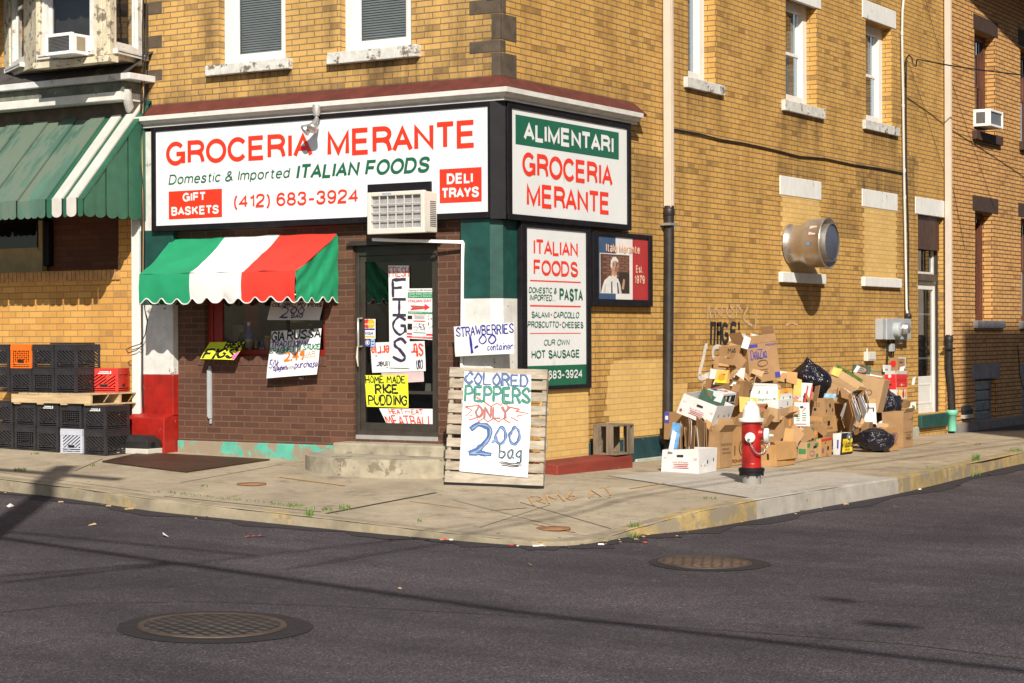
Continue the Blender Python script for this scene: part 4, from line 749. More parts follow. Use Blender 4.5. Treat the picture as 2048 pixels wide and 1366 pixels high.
for k, ((P, L_), (wa, wb_)) in enumerate(zip(FA, ((18, 48), (80, 188), (228, 288)))):
    ua, zz_ = fa_u(P, L_, wa, 100); ub, _ = fa_u(P, L_, wb_, 100); ua = max(.06, ua); ub = min(L_-.02, ub); zb_ = bz0+.10
    h = (ua, ub, zb_, 6.6)
    us = [0, ua, ub, L_]; vs_ = [bz0, zb_, 6.6, bt]
    for i in range(3):
        for j in range(3):
            if i == 1 and j == 1: continue
            mb.poly([P(us[i], vs_[j]), P(us[i+1], vs_[j]), P(us[i+1], vs_[j+1]), P(us[i], vs_[j+1])])
    for q in (((ua, zb_), (ua, 6.6)), ((ub, zb_), (ub, 6.6)), ((ua, zb_), (ub, zb_)), ((ua, 6.6), (ub, 6.6))): mb.poly([P(*q[0], 0), P(*q[0], .1), P(*q[1], .1), P(*q[1], 0)])
    wins.append((P, h))
mb.poly([(bxl, 0, bz0), (bx0, ybay, bz0), (bx1, ybay, bz0), (bxr, 0, bz0)]); mb.poly([(bxl, 0, bt), (bx0, ybay, bt), (bx1, ybay, bt), (bxr, 0, bt)])
bay = mb.build('bay', cream, left)
def orient_frame(mb, P, u0, u1, v0, v1, w_, d0, d1):
    def bx(a, b_, c, e, f0, f1):
        q = [P(a, c, f0), P(b_, c, f0), P(b_, c, f1), P(a, c, f1), P(a, e, f0), P(b_, e, f0), P(b_, e, f1), P(a, e, f1)]
        mb.add(q, [(0, 3, 2, 1), (4, 5, 6, 7), (0, 1, 5, 4), (1, 2, 6, 5), (2, 3, 7, 6), (3, 0, 4, 7)])
    bx(u0, u0+w_, v0, v1, d0, d1); bx(u1-w_, u1, v0, v1, d0, d1); bx(u0+w_, u1-w_, v0, v0+w_, d0+.002, d1); bx(u0+w_, u1-w_, v1-w_, v1, d0+.002, d1)
for k, (P, h) in enumerate(wins):
    mb = MB(); orient_frame(mb, P, *h, .085, .02, .1); orient_frame(mb, P, h[0]+.08, h[1]-.08, h[2]+.08, h[2]+.75, .035, .06, .09); orient_frame(mb, P, h[0]-.02, h[1]+.02, h[2]-.05, h[2]+.005, .02, -.06, .02)
    mb.build('window_frame', whitew, bay)
    mb = MB(); mb.poly([P(h[0]+.08, h[2]+.08, .08), P(h[1]-.08, h[2]+.08, .08), P(h[1]-.08, h[3]-.08, .08), P(h[0]+.08, h[3]-.08, .08)]); mb.build('pane', glassm, bay)
    mb = MB(); mb.poly([P(h[0], h[2], .22), P(h[1], h[2], .22), P(h[1], h[3], .22), P(h[0], h[3], .22)]); mb.build('interior', interior, bay)
P, L_ = FA[1]
mb = MB(); mb.box((bx0-.03, ybay-.05, bz0-.05), (bx1+.02, ybay+.1, bz0+.02)); mb.build('bay_ledge', cream, bay)
for (P, L_), ends in ((FA[1], (0, L_)), ):
    for u in (.0, .13, FA[1][1]-.13, FA[1][1]): pass
mb = MB()
for u0_, u1_ in ((0.0, .06), (FA[1][1]-.20, FA[1][1]-.12), (FA[1][1]-.05, FA[1][1])):
    mb.box(FA[1][0](u0_, bz0+.03, -.025), FA[1][0](u1_, 7, .0))
mb.build('corner_trim', cream, bay, bevel=.006)
# awning over the bay, only its scalloped corner hangs into view
mb = MB()
P, L_ = FA[0]
def scal(mb, A, B, z0, z1, drop, n_, m0=0, m1=None, th=.004):
    A = Vector(A); B = Vector(B); w_ = (B-A)/n_; nn = (B-A).cross(Uz).normalized()*th
    for i in range(n_):
        pts = [A+w_*i+Uz*z1, A+w_*i+Uz*(z0)] + [A+w_*(i+.5-.5*math.cos(math.pi*j/8))+Uz*(z0-drop*math.sin(math.pi*j/8)) for j in range(1, 8)] + [A+w_*(i+1)+Uz*z0, A+w_*(i+1)+Uz*z1]
        mb.prism(pts, nn, (m1[i % len(m1)] if m1 else m0))
za = at(20, 6, 1, -.6).z
A, B = FA[0][0](-.25, 0, -.55), FA[0][0](FA[0][1]*.72, 0, -.55)
scal(mb, A, B, za+.02, za+.35, .05, 4); mb.poly([A+Uz*(za+.34), B+Uz*(za+.34), FA[0][0](FA[0][1], za+1.0, -.01), FA[0][0](-.3, za+1.0, -.01)])
C_, D_ = FA[1][0](-.05, 0, -.55), FA[1][0](FA[1][1]+.1, 0, -.55); E_ = FA[2][0](.12, 0, -.5), FA[2][0](FA[2][1]+.1, 0, -.42)
scal(mb, C_, D_, za+.42, za+.72, .05, 7); mb.poly([C_+Uz*(za+.7), D_+Uz*(za+.7), FA[1][0](FA[1][1], za+1.3, -.01), FA[1][0](0, za+1.3, -.01)])
scal(mb, E_[0], E_[1], za+.42, za+.72, .05, 5); mb.poly([E_[0]+Uz*(za+.7), E_[1]+Uz*(za+.7), FA[2][0](FA[2][1], za+1.3, -.01), FA[2][0](0, za+1.3, -.01)])
mb.build('awning', pm('teal_awning', (.02, .16, .13), .5, var=.1), left)

# ================================================================== building to the right
right = empty('brick_house', (0, YE+4, 0), 'tan brick house with dark brown stone lintels beyond the tall white downspout', 'house')
r1 = (sx(1947.5, 150), sx(1989, 150), sz(1960, 268), sz(1965, 66)); r2 = (sx(1949, 550), sx(1984, 550), sz(1960, 641), sz(1965, 424)); r3 = (sx(2040.7, 550), sx(2040.7, 550)+1.05, r2[2], r2[3])
g1 = (sx(1948.6, 800), sx(1991, 800), sz(1965, 846), sz(1965, 758)); g2 = (sx(2043, 800), sx(2043, 800)+1.0, g1[2], g1[3]); r4 = (r3[0], r3[1], r1[2], r1[3])
mb = MB(); wall(mb, PS, YE, 45, -1, 12, [r1, r2, r3, r4, g1, g2], .22, d=-.012); mb.poly([PS(YE, -1, -.012), PS(YE, 12, -.012), PS(YE, 12, .2), PS(YE, -1, .2)]); mb.build('wall', TB, right)
for wi, sill, lint, sm in ((r4, [(2037, 268+16), (2095, 280+16), (2037, 286+16), (2095, 297+16)], [(2035, 60), (2090, 76), (2035, 93), (2090, 108)], brownstone), (r1, [(1943, 262), (1997, 274), (1943, 280), (1997, 291)], [(1943, 27), (1994, 45), (1947, 60), (1994, 75)], brownstone), (r2, [(1945.6, 641), (2002, 642), (1945.6, 656), (2002, 657)], [(1943.6, 390), (1995, 398), (1943.6, 421), (1995, 428.5)], greystone), (r3, [(2037, 642), (2095, 643), (2037, 657), (2095, 658)], [(2035, 405.7), (2090, 414), (2035, 434), (2090, 441)], greystone)):
    wn_ = sash_window(right, PS, *wi, d=.17, fw=.10, mf=brownwood, ms=brownwood, blind=blindw if wi is not r1 else None, blindv=.55, mid=.5 if wi is not r2 else .56, room=.9, curtain=curt if wi is r1 else None)
    stone(wn_, PS, sill, 'sill', sm, .09); stone(wn_, PS, lint, 'lintel', brownstone, .02)
block = pm('glass_block', (.16, .20, .24), .2, var=.25, vs=18, bmp=.8, bs=20)
for g_, lint in ((g1, [(1943.6, 727), (1997.7, 727), (1943.6, 758), (1997.7, 757)]), (g2, [(2039, 726), (2092, 726), (2039, 757), (2092, 757)])):
    mb = MB(); nu, nv = 5, 4
    for i in range(nu):
        for j in range(nv):
            a = g_[0]+.03+(g_[1]-g_[0]-.06)*i/nu; c = g_[2]+.02+(g_[3]-g_[2]-.04)*j/nv; pbox(mb, PS, a+.008, a+(g_[1]-g_[0]-.06)/nu-.008, c+.008, c+(g_[3]-g_[2]-.04)/nv-.008, .06, .12)
    gbw = mb.build('glass_block_window', block, right, bevel=.012)
    mb = MB(); pbox(mb, PS, g_[0], g_[1], g_[2], g_[3], .085, .2); mb.build('grout', pm('block_grout', (.11, .12, .14), .9), gbw); stone(gbw, PS, lint, 'lintel', greystone, .02)
mb = MB(); mb.prism([(0, YE+.15, -.6), (.10, YE+.15, -.6), (.08, YE+.15, sz(1925, 846)), (0, YE+.15, sz(1925, 844))], (0, 30, 0)); mb.build('foundation', pm('grey_plinth', (.22, .20, .18), .9, var=.3, bmp=.6), right)
# ------------------------------------------------------------------ printed signs
def zoomer(ox, oy, s): return lambda x, y: (ox+x/s, oy+y/s)
class Plane:                                                # a vertical sign face: pixels read on it, text laid on it
    def __init__(s, ax, v): s.ax = ax; s.v = v; s.U = Ux if ax == 1 else Uy; s.out = Vector((0, -1, 0)) if ax == 1 else Vector((1, 0, 0))
    def at(s, p, lift=0): return at(p[0], p[1], s.ax, s.v) + s.out*lift
    def box(s, ll, ur): a, b_ = s.at(ll), s.at(ur); return a, (b_-a).dot(s.U), b_.z-a.z
    def text(s, mb, t, ll, ur, m=0, bold=.13, shear=0, lift=.003): a, w_, h = s.box(ll, ur); mb.sans(t, a+s.out*lift, s.U, Uz, w_, h, m, bold, shear)
    def rect(s, mb, ll, ur, m=0, lift=.0015): a, w_, h = s.box(ll, ur); a = a+s.out*lift; mb.poly([a, a+s.U*w_, a+s.U*w_+Uz*h, a+Uz*h], m)
# --- long fascia sign
YP = -.135; PL = Plane(1, YP)
sign = empty('shop_sign', (F(640, 320).x, YP, 3.2), 'long white shop sign with big red and green lettering over the door', 'sign')
x0, x1 = PL.at((304, 300)).x, PL.at((984, 300)).x; z1 = (PL.at((304, 257)).z+PL.at((984, 201)).z)/2; z0 = (PL.at((309, 462)).z+PL.at((985, 437)).z)/2
wx0, wx1 = PL.at((312, 300)).x, PL.at((977, 300)).x; wz1 = (PL.at((311, 263)).z+PL.at((975, 213)).z)/2; wz0 = (PL.at((315, 452)).z+PL.at((978, 423)).z)/2
mb = MB(); mb.box((x0, YP-.02, z0), (wx0, -.001, z1)); mb.box((wx1, YP-.02, z0), (x1, -.001, z1)); mb.box((wx0, YP-.018, z0), (wx1, -.001, wz0)); mb.box((wx0, YP-.018, wz1), (wx1, -.001, z1))
nx0, nx1 = PL.at((737, 400)).x, PL.at((864, 400)).x; nz1 = PL.at((800, 366)).z
mb.box((nx0, YP-.022, wz0-.002), (nx1, YP+.01, nz1)); mb.build('frame', blackp, sign, bevel=.006)
mb = MB(); xm = PL.at((665, 300)).x; mb.box((wx0, YP, wz0), (xm-.001, -.01, wz1)); mb.box((xm+.001, YP, wz0), (wx1, -.01, wz1)); pan = mb.build('panel', signw, sign)
q = zoomer(280, 180, 2.7676); mb = MB()
for t, ll, ur, m, bo, sh in (('GROCERIA', (147, 424), (955, 230), 0, .15, 0), ('MERANTE', (1040, 371), (1858, 163), 0, .15, 0), ('Domestic & Imported', (157, 538), (834, 428), 1, .12, .2), ('ITALIAN FOODS', (865, 497), (1612, 366), 1, .165, .2), ('(412) 683-3924', (522, 668), (1210, 545), 0, .145, 0)): PL.text(mb, t, q(*ll), q(*ur), m, bo, sh)
PL.rect(mb, q(160, 717), q(454, 546), 0); PL.rect(mb, q(1659, 628), q(1891, 426), 0)
for t, ll, ur in (('GIFT', (238, 620), (365, 563)), ('BASKETS', (175, 697), (437, 635)), ('DELI', (1700, 522), (1842, 455)), ('TRAYS', (1670, 603), (1877, 533))): PL.text(mb, t, q(*ll), q(*ur), 2, .18)
mb.build('lettering', [signred, signgreen, signw], pan)
mb = MB()
for i in range(9):
    for zz in (wz0+.03, wz1-.03): xx = wx0+.05+(wx1-wx0-.1)*i/8; mb.lathe([(.006, 0), (.004, .003)], (xx, YP-.0005, zz), (0, -1, 0), 8)
mb.build('screw', steel, pan)
# the black chamfered piece between the two signs
mb = MB(); zt_, zb_ = z1+.0, z0-.01
mb.prism([(x1+.001, -.001, zb_), (x1+.001, YP-.03, zb_), (-.02+x1*.2, YP-.035, zb_), (.10, -.06, zb_), (.125, -.02, zb_), (.125, .035, zb_), (.001, .035, zb_)], (0, 0, zt_-zb_)); mb.build('corner_frame', blackp, sign, bevel=.01)
# --- side sign
XS = .11; PR = Plane(0, XS); q = zoomer(980, 150, 2.787)
sgn = empty('shop_sign', (XS, Sd(1130, 320).y, 3.1), 'white side sign with green banner and red letters round the corner, under the cornice', 'sign')
y0, y1 = PR.at((1006, 300)).y, PR.at((1260, 300)).y; z1 = (PR.at((1006, 194)).z+PR.at((1260, 250)).z)/2; z0 = (PR.at((1010, 438)).z+PR.at((1260, 461)).z)/2
wy0, wy1 = PR.at((1013, 300)).y, PR.at((1253.5, 300)).y; wz1 = (PR.at((1013, 210)).z+PR.at((1253, 262)).z)/2; wz0 = (PR.at((1013, 428)).z+PR.at((1253, 448)).z)/2
y0 = max(y0, .037)
mb = MB(); mb.box((.001, y0, z0), (XS+.02, wy0, z1)); mb.box((.001, wy1, z0), (XS+.02, y1, z1)); mb.box((.001, wy0, z0), (XS+.018, wy1, wz0)); mb.box((.001, wy0, wz1), (XS+.018, wy1, z1)); mb.build('frame', blackp, sgn, bevel=.006)
mb = MB(); mb.box((.01, wy0, wz0), (XS, wy1, wz1)); pan = mb.build('panel', signw, sgn)
mb = MB(); PR.rect(mb, q(142, 385), q(717, 321), 1); PR.text(mb, 'ALIMENTARI', q(187, 363), q(686, 343), 2, .185); PR.text(mb, 'GROCERIA', q(180, 562), q(681, 500), 0, .155); PR.text(mb, 'MERANTE', q(205, 733), q(664, 656), 0, .155); mb.build('lettering', [signred, signgreen, signw], pan)
# --- tall sign under it
XT = .075; PT = Plane(0, XT); q7 = zoomer(1000, 600, 3.414)
sgn = empty('shop_sign', (XT, Sd(1115, 620).y, 1.0), 'tall narrow white sign listing foods with green phone number strip', 'sign')
y0, y1 = PT.at((1041, 600)).y, PT.at((1180, 600)).y; z1 = PT.at((1110, 446)).z; z0 = PT.at((1150, 777)).z; wy0, wy1 = PT.at((1052, 600)).y, PT.at((1172, 600)).y; wz1 = PT.at((1110, 459)).z; wz0 = PT.at((1130, 770)).z
mb = MB(); mb.box((.032, y0, z0), (XT+.02, wy0, z1)); mb.box((.001, wy1, z0), (XT+.02, y1, z1)); mb.box((.032, wy0, z0), (XT+.018, wy1, wz0)); mb.box((.032, wy0, wz1), (XT+.018, wy1, z1)); mb.build('frame', blackp, sgn, bevel=.006)
mb = MB(); mb.box((.034, wy0, wz0), (XT, wy1, wz1)); pan = mb.build('panel', signw, sgn)
mb = MB()
for t, zf, ll, ur, m, bo, sh in (('ITALIAN', q, (243, 1001), (487, 932), 0, .15, 0), ('FOODS', q, (243, 1115), (487, 1042), 0, .15, 0), ('DOMESTIC &', q, (215, 1214), (372, 1187), 1, .135, .2), ('IMPORTED...', q, (220, 1257), (366, 1226), 1, .135, .2), ('PASTA', q, (387, 1259), (516, 1193), 1, .16, 0), ('SALAMI', q, (230, 1353), (330, 1319), 1, .135, 0), ('CAPICOLLO', q, (352, 1355), (497, 1321), 1, .135, .2),
                                ('PROSCIUTTO', q7, (187, 189), (401, 146), 1, .135, .2), ('CHEESES', q7, (422, 191), (565, 149), 1, .135, 0), ('OUR OWN', q7, (297, 312), (475, 268), 1, .12, .2), ('HOT SAUSAGE', q7, (215, 402), (541, 338), 1, .145, 0)): PT.text(mb, t, zf(*ll), zf(*ur), m, bo, sh)
for ll, ur in ((q(222, 1149), q(505, 1153)), (q(222, 1290), q(505, 1287)), (q7(204, 231), q7(550, 224))): PT.rect(mb, ll, ur, 0, .002)
for c in (q7(350, 101), q7(410, 168)): PT.rect(mb, (c[0]-1.3, c[1]+1.6), (c[0]+1.3, c[1]-1.6), 0, .003)
a, w_, h = PT.box(q7(174, 575), q7(583, 439)); mb.poly([Vector((XT+.0015, wy0, wz0)), Vector((XT+.0015, wy1, wz0)), Vector((XT+.0015, wy1, a.z+h)), Vector((XT+.0015, wy0, a.z+h))], 1)
PT.text(mb, '(412) 683-3924', q7(195, 556), q7(560, 473), 2, .16); mb.build('lettering', [signred, signgreen, signw], pan)
# --- framed portrait sign
XI = .07; PI_ = Plane(0, XI)
sgn = empty('portrait_sign', (XI, Sd(1245, 540).y, 1.7), 'framed tricolour sign with a small portrait photo, hung on the side wall', 'sign')
oy0, oy1 = PI_.at((1184, 540)).y, PI_.at((1303, 540)).y; oz1 = PI_.at((1245, 466)).z; oz0 = PI_.at((1245, 612)).z; iy0, iy1 = PI_.at((1195, 540)).y, PI_.at((1296, 540)).y; iz1 = PI_.at((1245, 475)).z; iz0 = PI_.at((1245, 599)).z
mb = MB(); mb.box((.001, oy0, oz0), (XI+.02, iy0, oz1)); mb.box((.001, iy1, oz0), (XI+.02, oy1, oz1)); mb.box((.001, iy0, oz0), (XI+.018, iy1, iz0)); mb.box((.001, iy0, iz1), (XI+.018, iy1, oz1)); mb.build('frame', blackp, sgn, bevel=.006)
mb = MB(); w3 = (iy1-iy0); mb.box((.01, iy0, iz0), (XI, iy0+w3*.35, iz1), 0); mb.box((.01, iy0+w3*.35, iz0), (XI, iy0+w3*.685, iz1), 1); mb.box((.01, iy0+w3*.685, iz0), (XI, iy1, iz1), 2)
pan = mb.build('panel', [pm('portrait_blue', (.045, .085, .17), .4, var=.1), pm('portrait_white', (.72, .68, .66), .4, var=.05), pm('portrait_red', (.40, .03, .03), .4, var=.1)], sgn)
mb = MB()
for lf, mm in ((.0022, 1), (.004, 0)):
    o = .6 if mm else 0
    for t, ll, ur in (('Italo Merante', (645, 986), (833, 950)), ('Est.', (812, 1103), (851, 1062)), ('1979', (805, 1163), (860, 1118))): PI_.text(mb, t, (q(*ll)[0]+o, q(*ll)[1]+o), (q(*ur)[0]+o, q(*ur)[1]+o), mm, .16, 0, lf)
mb.build('lettering', [pm('copper_letters', (.72, .46, .34), .45), pm('letter_shade', (.12, .05, .03), .6)], pan)
# the photograph: man in white shirt with braces before a brick wall (flat print)
a, w_, h = PI_.box(q(615, 1214), q(776, 1006)); mb = MB(); pp = lambda s, t, lf: a+Uy*(s*w_)+Uz*(t*h)+Vector((lf, 0, 0))
def blob(pts, m, lf): mb.poly([pp(s, t, lf) for s, t in pts], m)
def ell(cx, cy, rx, ry, m, lf, n_=16): blob([(cx+rx*math.cos(6.283*i/n_), cy+ry*math.sin(6.283*i/n_)) for i in range(n_)], m, lf)
blob([(-.02, -.01), (1.02, -.01), (1.02, 1.02), (-.02, 1.02)], 6, .0015); blob([(0, 0), (1, 0), (1, 1), (0, 1)], 0, .002)
for r_ in range(8):
    for c_ in range(4):
        s = (c_+.5*(r_ % 2))*.26-.05
        if s > .9 or s < 0: continue
        blob([(s, .42+r_*.07), (min(1, s+.22), .42+r_*.07), (min(1, s+.22), .47+r_*.07), (s, .47+r_*.07)], 1, .0022)
blob([(.62, 0), (1, 0), (1, .55), (.62, .55)], 5, .0024)
blob([(.02, .0), (.72, 0), (.68, .22), (.60, .38), (.46, .44), (.30, .44), (.14, .33), (.06, .15)], 2, .0026)
blob([(.36, .0), (.41, 0), (.40, .30), (.36, .30)], 4, .0030); blob([(.72, .12), (.80, .10), (.84, .36), (.78, .38)], 3, .0030)
blob([(.36, .42), (.56, .42), (.55, .56), (.38, .56)], 3, .0030); ell(.48, .70, .135, .19, 3, .0032)
blob([(.34, .66), (.35, .83), (.42, .93), (.52, .94), (.60, .87), (.61, .80), (.50, .84), (.41, .80), (.39, .66)], 2, .0036)
ell(.44, .72, .022, .014, 5, .0038, 8); ell(.545, .72, .022, .014, 5, .0038, 8); blob([(.49, .62), (.53, .62), (.51, .71)], 1, .0038); blob([(.44, .585), (.55, .585), (.54, .60), (.45, .60)], 1, .0038)
blob([(.49, .52), (.60, .58), (.62, .70), (.60, .82), (.54, .86), (.52, .74), (.53, .66), (.50, .60)], 7, .0034); ell(.60, .71, .018, .045, 3, .0036, 8); blob([(.40, .745), (.47, .755), (.47, .765), (.40, .76)], 5, .0038); blob([(.51, .755), (.58, .745), (.58, .76), (.51, .765)], 5, .0038)  # darker half of the face is shading drawn into the print
blob([(.38, .44), (.46, .36), (.48, .42), (.42, .47)], 6, .0033); blob([(.56, .44), (.50, .36), (.48, .42), (.53, .47)], 6, .0033); blob([(.58, .0), (.64, .0), (.60, .28), (.56, .28)], 4, .0030); blob([(.10, .02), (.16, .02), (.20, .25), (.15, .22)], 8, .0031); blob([(.66, .02), (.70, .02), (.66, .24), (.63, .26)], 8, .0031)
mb.build('photo_print', [pm('photo_brown', (.10, .045, .03), .5), pm('photo_brick', (.20, .09, .06), .5), pm('photo_white', (.66, .64, .60), .5), pm('photo_skin', (.45, .26, .17), .5), pm('photo_navy', (.05, .06, .14), .5), pm('photo_dark', (.04, .025, .02), .5), pm('photo_border', (.7, .66, .6), .5), pm('photo_skin_shaded', (.28, .145, .09), .5), pm('photo_grey', (.46, .44, .42), .5)], pan)
# double floodlight over the fascia sign
fl = empty('floodlight', at(632, 232, 1, -.2), 'twin silver flood lamps on a bracket above the long shop sign', 'flood lamp')
p = at(633, 226, 1, -.24); mb = MB(); mb.lathe([(.035, 0), (.045, .05), (.045, .12)], p-Uz*.03, n=16); mb.tube([p-Uz*.02, p-Uz*.06], .02); mb.build('bracket', alum, fl)
def bulb(p, d, name):
    mb = MB(); mb.lathe([(.022, 0), (.03, .05), (.034, .09), (.062, .15), (.066, .17), (.05, .185), (.0, .19)], p, d, n=18); mb.build(name, steel, fl)
bulb(at(634, 236, 1, -.26), Vector((.05, -.45, -.55)), 'lamp'); bulb(at(634, 244, 1, -.26), Vector((-.55, -.45, -.5)), 'lamp')
# ------------------------------------------------------------------ hand-written paper signs
def sheet(name, label, cat, c, ax, mat_, lines, curl=.0, thick=True, inks=None, rot=False, extra=None, nseg=10, seed=1):
    """paper through four pixels (px, py, plane value) TL TR BL BR; writing follows the sheet"""
    q = [at(px, py, ax, v) for px, py, v in c]; nrm = (q[1]-q[0]).cross(q[2]-q[0]).normalized()
    if nrm.dot(CAM-q[0]) < 0: nrm = -nrm
    def P(s, t, lift=0):
        o = (q[2]*(1-s)+q[3]*s)*(1-t) + (q[0]*(1-s)+q[1]*s)*t
        return o + nrm*(lift+curl*(math.sin(math.pi*s)*.6+math.sin(6.5*t+2*s)*.4)*(.3+.7*(1-t)))
    th = empty(name, (q[2]+q[3])/2, label, cat)
    mb = MB(); mb.grid(lambda s, t: P(s, t), nseg, nseg); pg = mb.build('paper', mat_, th)
    mb = MB(); inks = inks or [inkblack]; wpx = (q[3]-q[2]).length; hpx = (q[0]-q[2]).length
    for k, (t, s0, t0, s1, t1, wd, m) in enumerate(lines):
        if rot: fn = lambda a, b_, s0=s0, t0=t0, s1=s1, t1=t1: P(1-(s0+(s1-s0)*a), 1-(t0+(t1-t0)*b_), .002)
        else: fn = lambda a, b_, s0=s0, t0=t0, s1=s1, t1=t1: P(s0+(s1-s0)*a, t0+(t1-t0)*b_, .002)
        U_ = (q[3]-q[2]).normalized(); V_ = (q[0]-q[2]).normalized()
        mb.hand(t, q[2], U_, V_, 1, 1, wd, m, seed+k, fn=fn)
    if extra: extra(mb, P)
    if mb.v: mb.build('writing', inks, pg)
    return th, P
z8 = zoomer(390, 590, 7.314); z4 = zoomer(640, 440, 2.438)
def cc(zf, pts, vs): return [(*zf(*p), v) for p, v in zip(pts, vs)]
def pink(mb, P): mb.poly([P(.93, .02, .004), P(1.0, .02, .003), P(1.0, .42, .003), P(.985, .46, .006), P(.89, .22, .006)], 1)
sheet('paper_sign', 'fluorescent yellow paper offering fresh figs, propped on the shop window sill', 'paper sign', cc(z8, [(215, 690), (750, 683), (75, 935), (570, 950)], (-.02, -.02, -.20, -.19)), 1, yellowpaper, [('FRESH', .50, .66, .99, .97, .022, 0), ('FIGS', .06, .06, .92, .60, .030, 0)], .004, inks=[inkblack, pm('pink_paper', (.85, .12, .42), .7)], extra=pink)
def zig(P, mb, s0, s1, t, m): mb.ribbon([P(s0+(s1-s0)*i/8, t+.008*(i % 2), .002) for i in range(9)], .006, Vector((0, -1, 0)), m)
sheet('paper_sign', 'large white paper sign for spaghetti sauce in black, green and orange marker', 'paper sign', cc(z8, [(1120, 530), (1852, 488), (1045, 1220), (1785, 1162)], (-.03, -.03, -.13, -.13)), 1, paper,
      [('GIA', .02, .79, .27, .97, .019, 0), ('RUSSA', .34, .80, .99, .99, .020, 0), ('TRADITIONAL', .03, .66, .82, .765, .012, 1), ('SPAGHETTI', .0, .52, .62, .645, .012, 2), ('SAUCE', .68, .55, 1.0, .665, .012, 2), ('2.49', .34, .34, .70, .53, .023, 3), ('JAR', .72, .41, .92, .51, .006, 3), ('50¢', .04, .20, .22, .38, .011, 1), ('Spaghetti', .13, .12, .42, .24, .009, 1), ('with', .40, .15, .54, .23, .005, 0), ('purchase', .56, .13, .99, .30, .011, 1)],
      .012, inks=[inkblack, pm('violet_ink', (.06, .03, .20), .6), inkgreen, inkorange], extra=lambda mb, P: zig(P, mb, .72, .94, .385, 3))
sheet('paper_sign', 'shaded white paper sign pricing peppers per bag, hanging just under the tricolour awning', 'paper sign', cc(z8, [(1120, 90), (1885, 90), (1053, 366), (1820, 369)], (-.05, -.05, -.12, -.12)), 1, paper, [('COLORED PEPPERS', .03, .70, .98, .90, .009, 0), ('2', .24, .12, .38, .68, .014, 1), ('00', .42, .34, .67, .68, .014, 1), ('BAG', .46, .12, .67, .32, .010, 1)], .004, inks=[inkblack, pm('dark_blue_ink', (.03, .03, .16), .6)])
yg = .074
figs = [('FRESH', .04, .89, .97, .985, .010, 1)]
for ch, t0, t1 in (('F', .70, .865), ('I', .51, .675), ('G', .325, .50), ('S', .07, .285)): figs.append((ch, .20 if ch != 'I' else .5, t0, .80 if ch != 'I' else .52, t1, .030, 0))
def serif(mb, P):
    for t in (.515, .67): mb.ribbon([P(.22, t, .0023), P(.80, t, .0023)], .030, Vector((0, -1, 0)), 0)
sheet('paper_sign', 'tall white paper strip with fig lettering running down the door glass', 'paper sign', cc(z4, [(333, 222), (435, 222), (340, 720), (437, 722)], (yg, yg, yg-.01, yg-.01)), 1, paper, figs, .004, inks=[pm('navy_ink', (.03, .025, .06), .6), inkred], extra=serif, nseg=14)
sheet('paper_sign', 'white paper with upside-down red and black writing behind the fig strip', 'paper sign', cc(z4, [(245, 598), (510, 590), (255, 745), (516, 736)], (yg+.006,)*4), 1, paper, [('Str', .03, .10, .24, .48, .020, 1), ('errie', .66, .12, .98, .45, .016, 1), ('con', .05, .62, .16, .93, .011, 0), ('ainer', .62, .64, .90, .84, .011, 0)], .006, inks=[pm('navy_ink', ()), inkred], rot=True)
sheet('paper_sheet', 'pale pink folded paper low on the door glass behind the yellow pudding sign', 'paper', cc(z4, [(300, 742), (505, 730), (300, 800), (507, 788)], (yg+.009,)*4), 1, pm('pale_pink', (.55, .42, .42), .8), [], .004)
sheet('paper_sign', 'bright yellow paper sign for rice pudding on the door glass', 'paper sign', cc(z4, [(217, 757), (428, 755), (228, 910), (432, 915)], (yg-.006, yg-.006, yg-.012, yg-.012)), 1, yellowpaper, [('HOME MADE', .02, .75, .94, .97, .012, 0), ('RICE', .24, .43, .76, .70, .020, 0), ('PUDDING', .06, .07, .96, .37, .018, 0)], .006)
sheet('paper_sign', 'white paper meatball sign in red and green at the foot of the door', 'paper sign', cc(z4, [(288, 918), (557, 921), (345, 1036), (557, 1041)], (yg,)*4), 1, paper, [('HEAT', .17, .78, .43, .97, .009, 0), ('n', .47, .82, .55, .90, .006, 0), ('EAT', .58, .78, .79, .97, .009, 0), ('MEATBALL', .02, .28, .98, .70, .014, 0), ('299', .22, .0, .62, .22, .022, 1), ('lb', .68, .0, .82, .10, .010, 1)], .004, inks=[pm('red_ink', ()), inkgreen])
YSB = -.20
sheet('paper_sign', 'white strawberry price sign in blue marker taped to the drain pipe', 'paper sign', cc(z4, [(652, 520), (945, 500), (660, 666), (948, 651)], (YSB, YSB-.02, YSB-.01, YSB-.05)), 1, paper, [('STRAWBERRIES', .04, .66, .99, .97, .013, 0), ('1', .27, .12, .30, .62, .028, 0), ('.', .36, .26, .39, .30, .026, 0), ('00', .42, .36, .70, .66, .015, 0), ('container', .56, .14, .98, .34, .010, 0)], .012, inks=[pm('cobalt_ink', (.02, .025, .28), .6)])
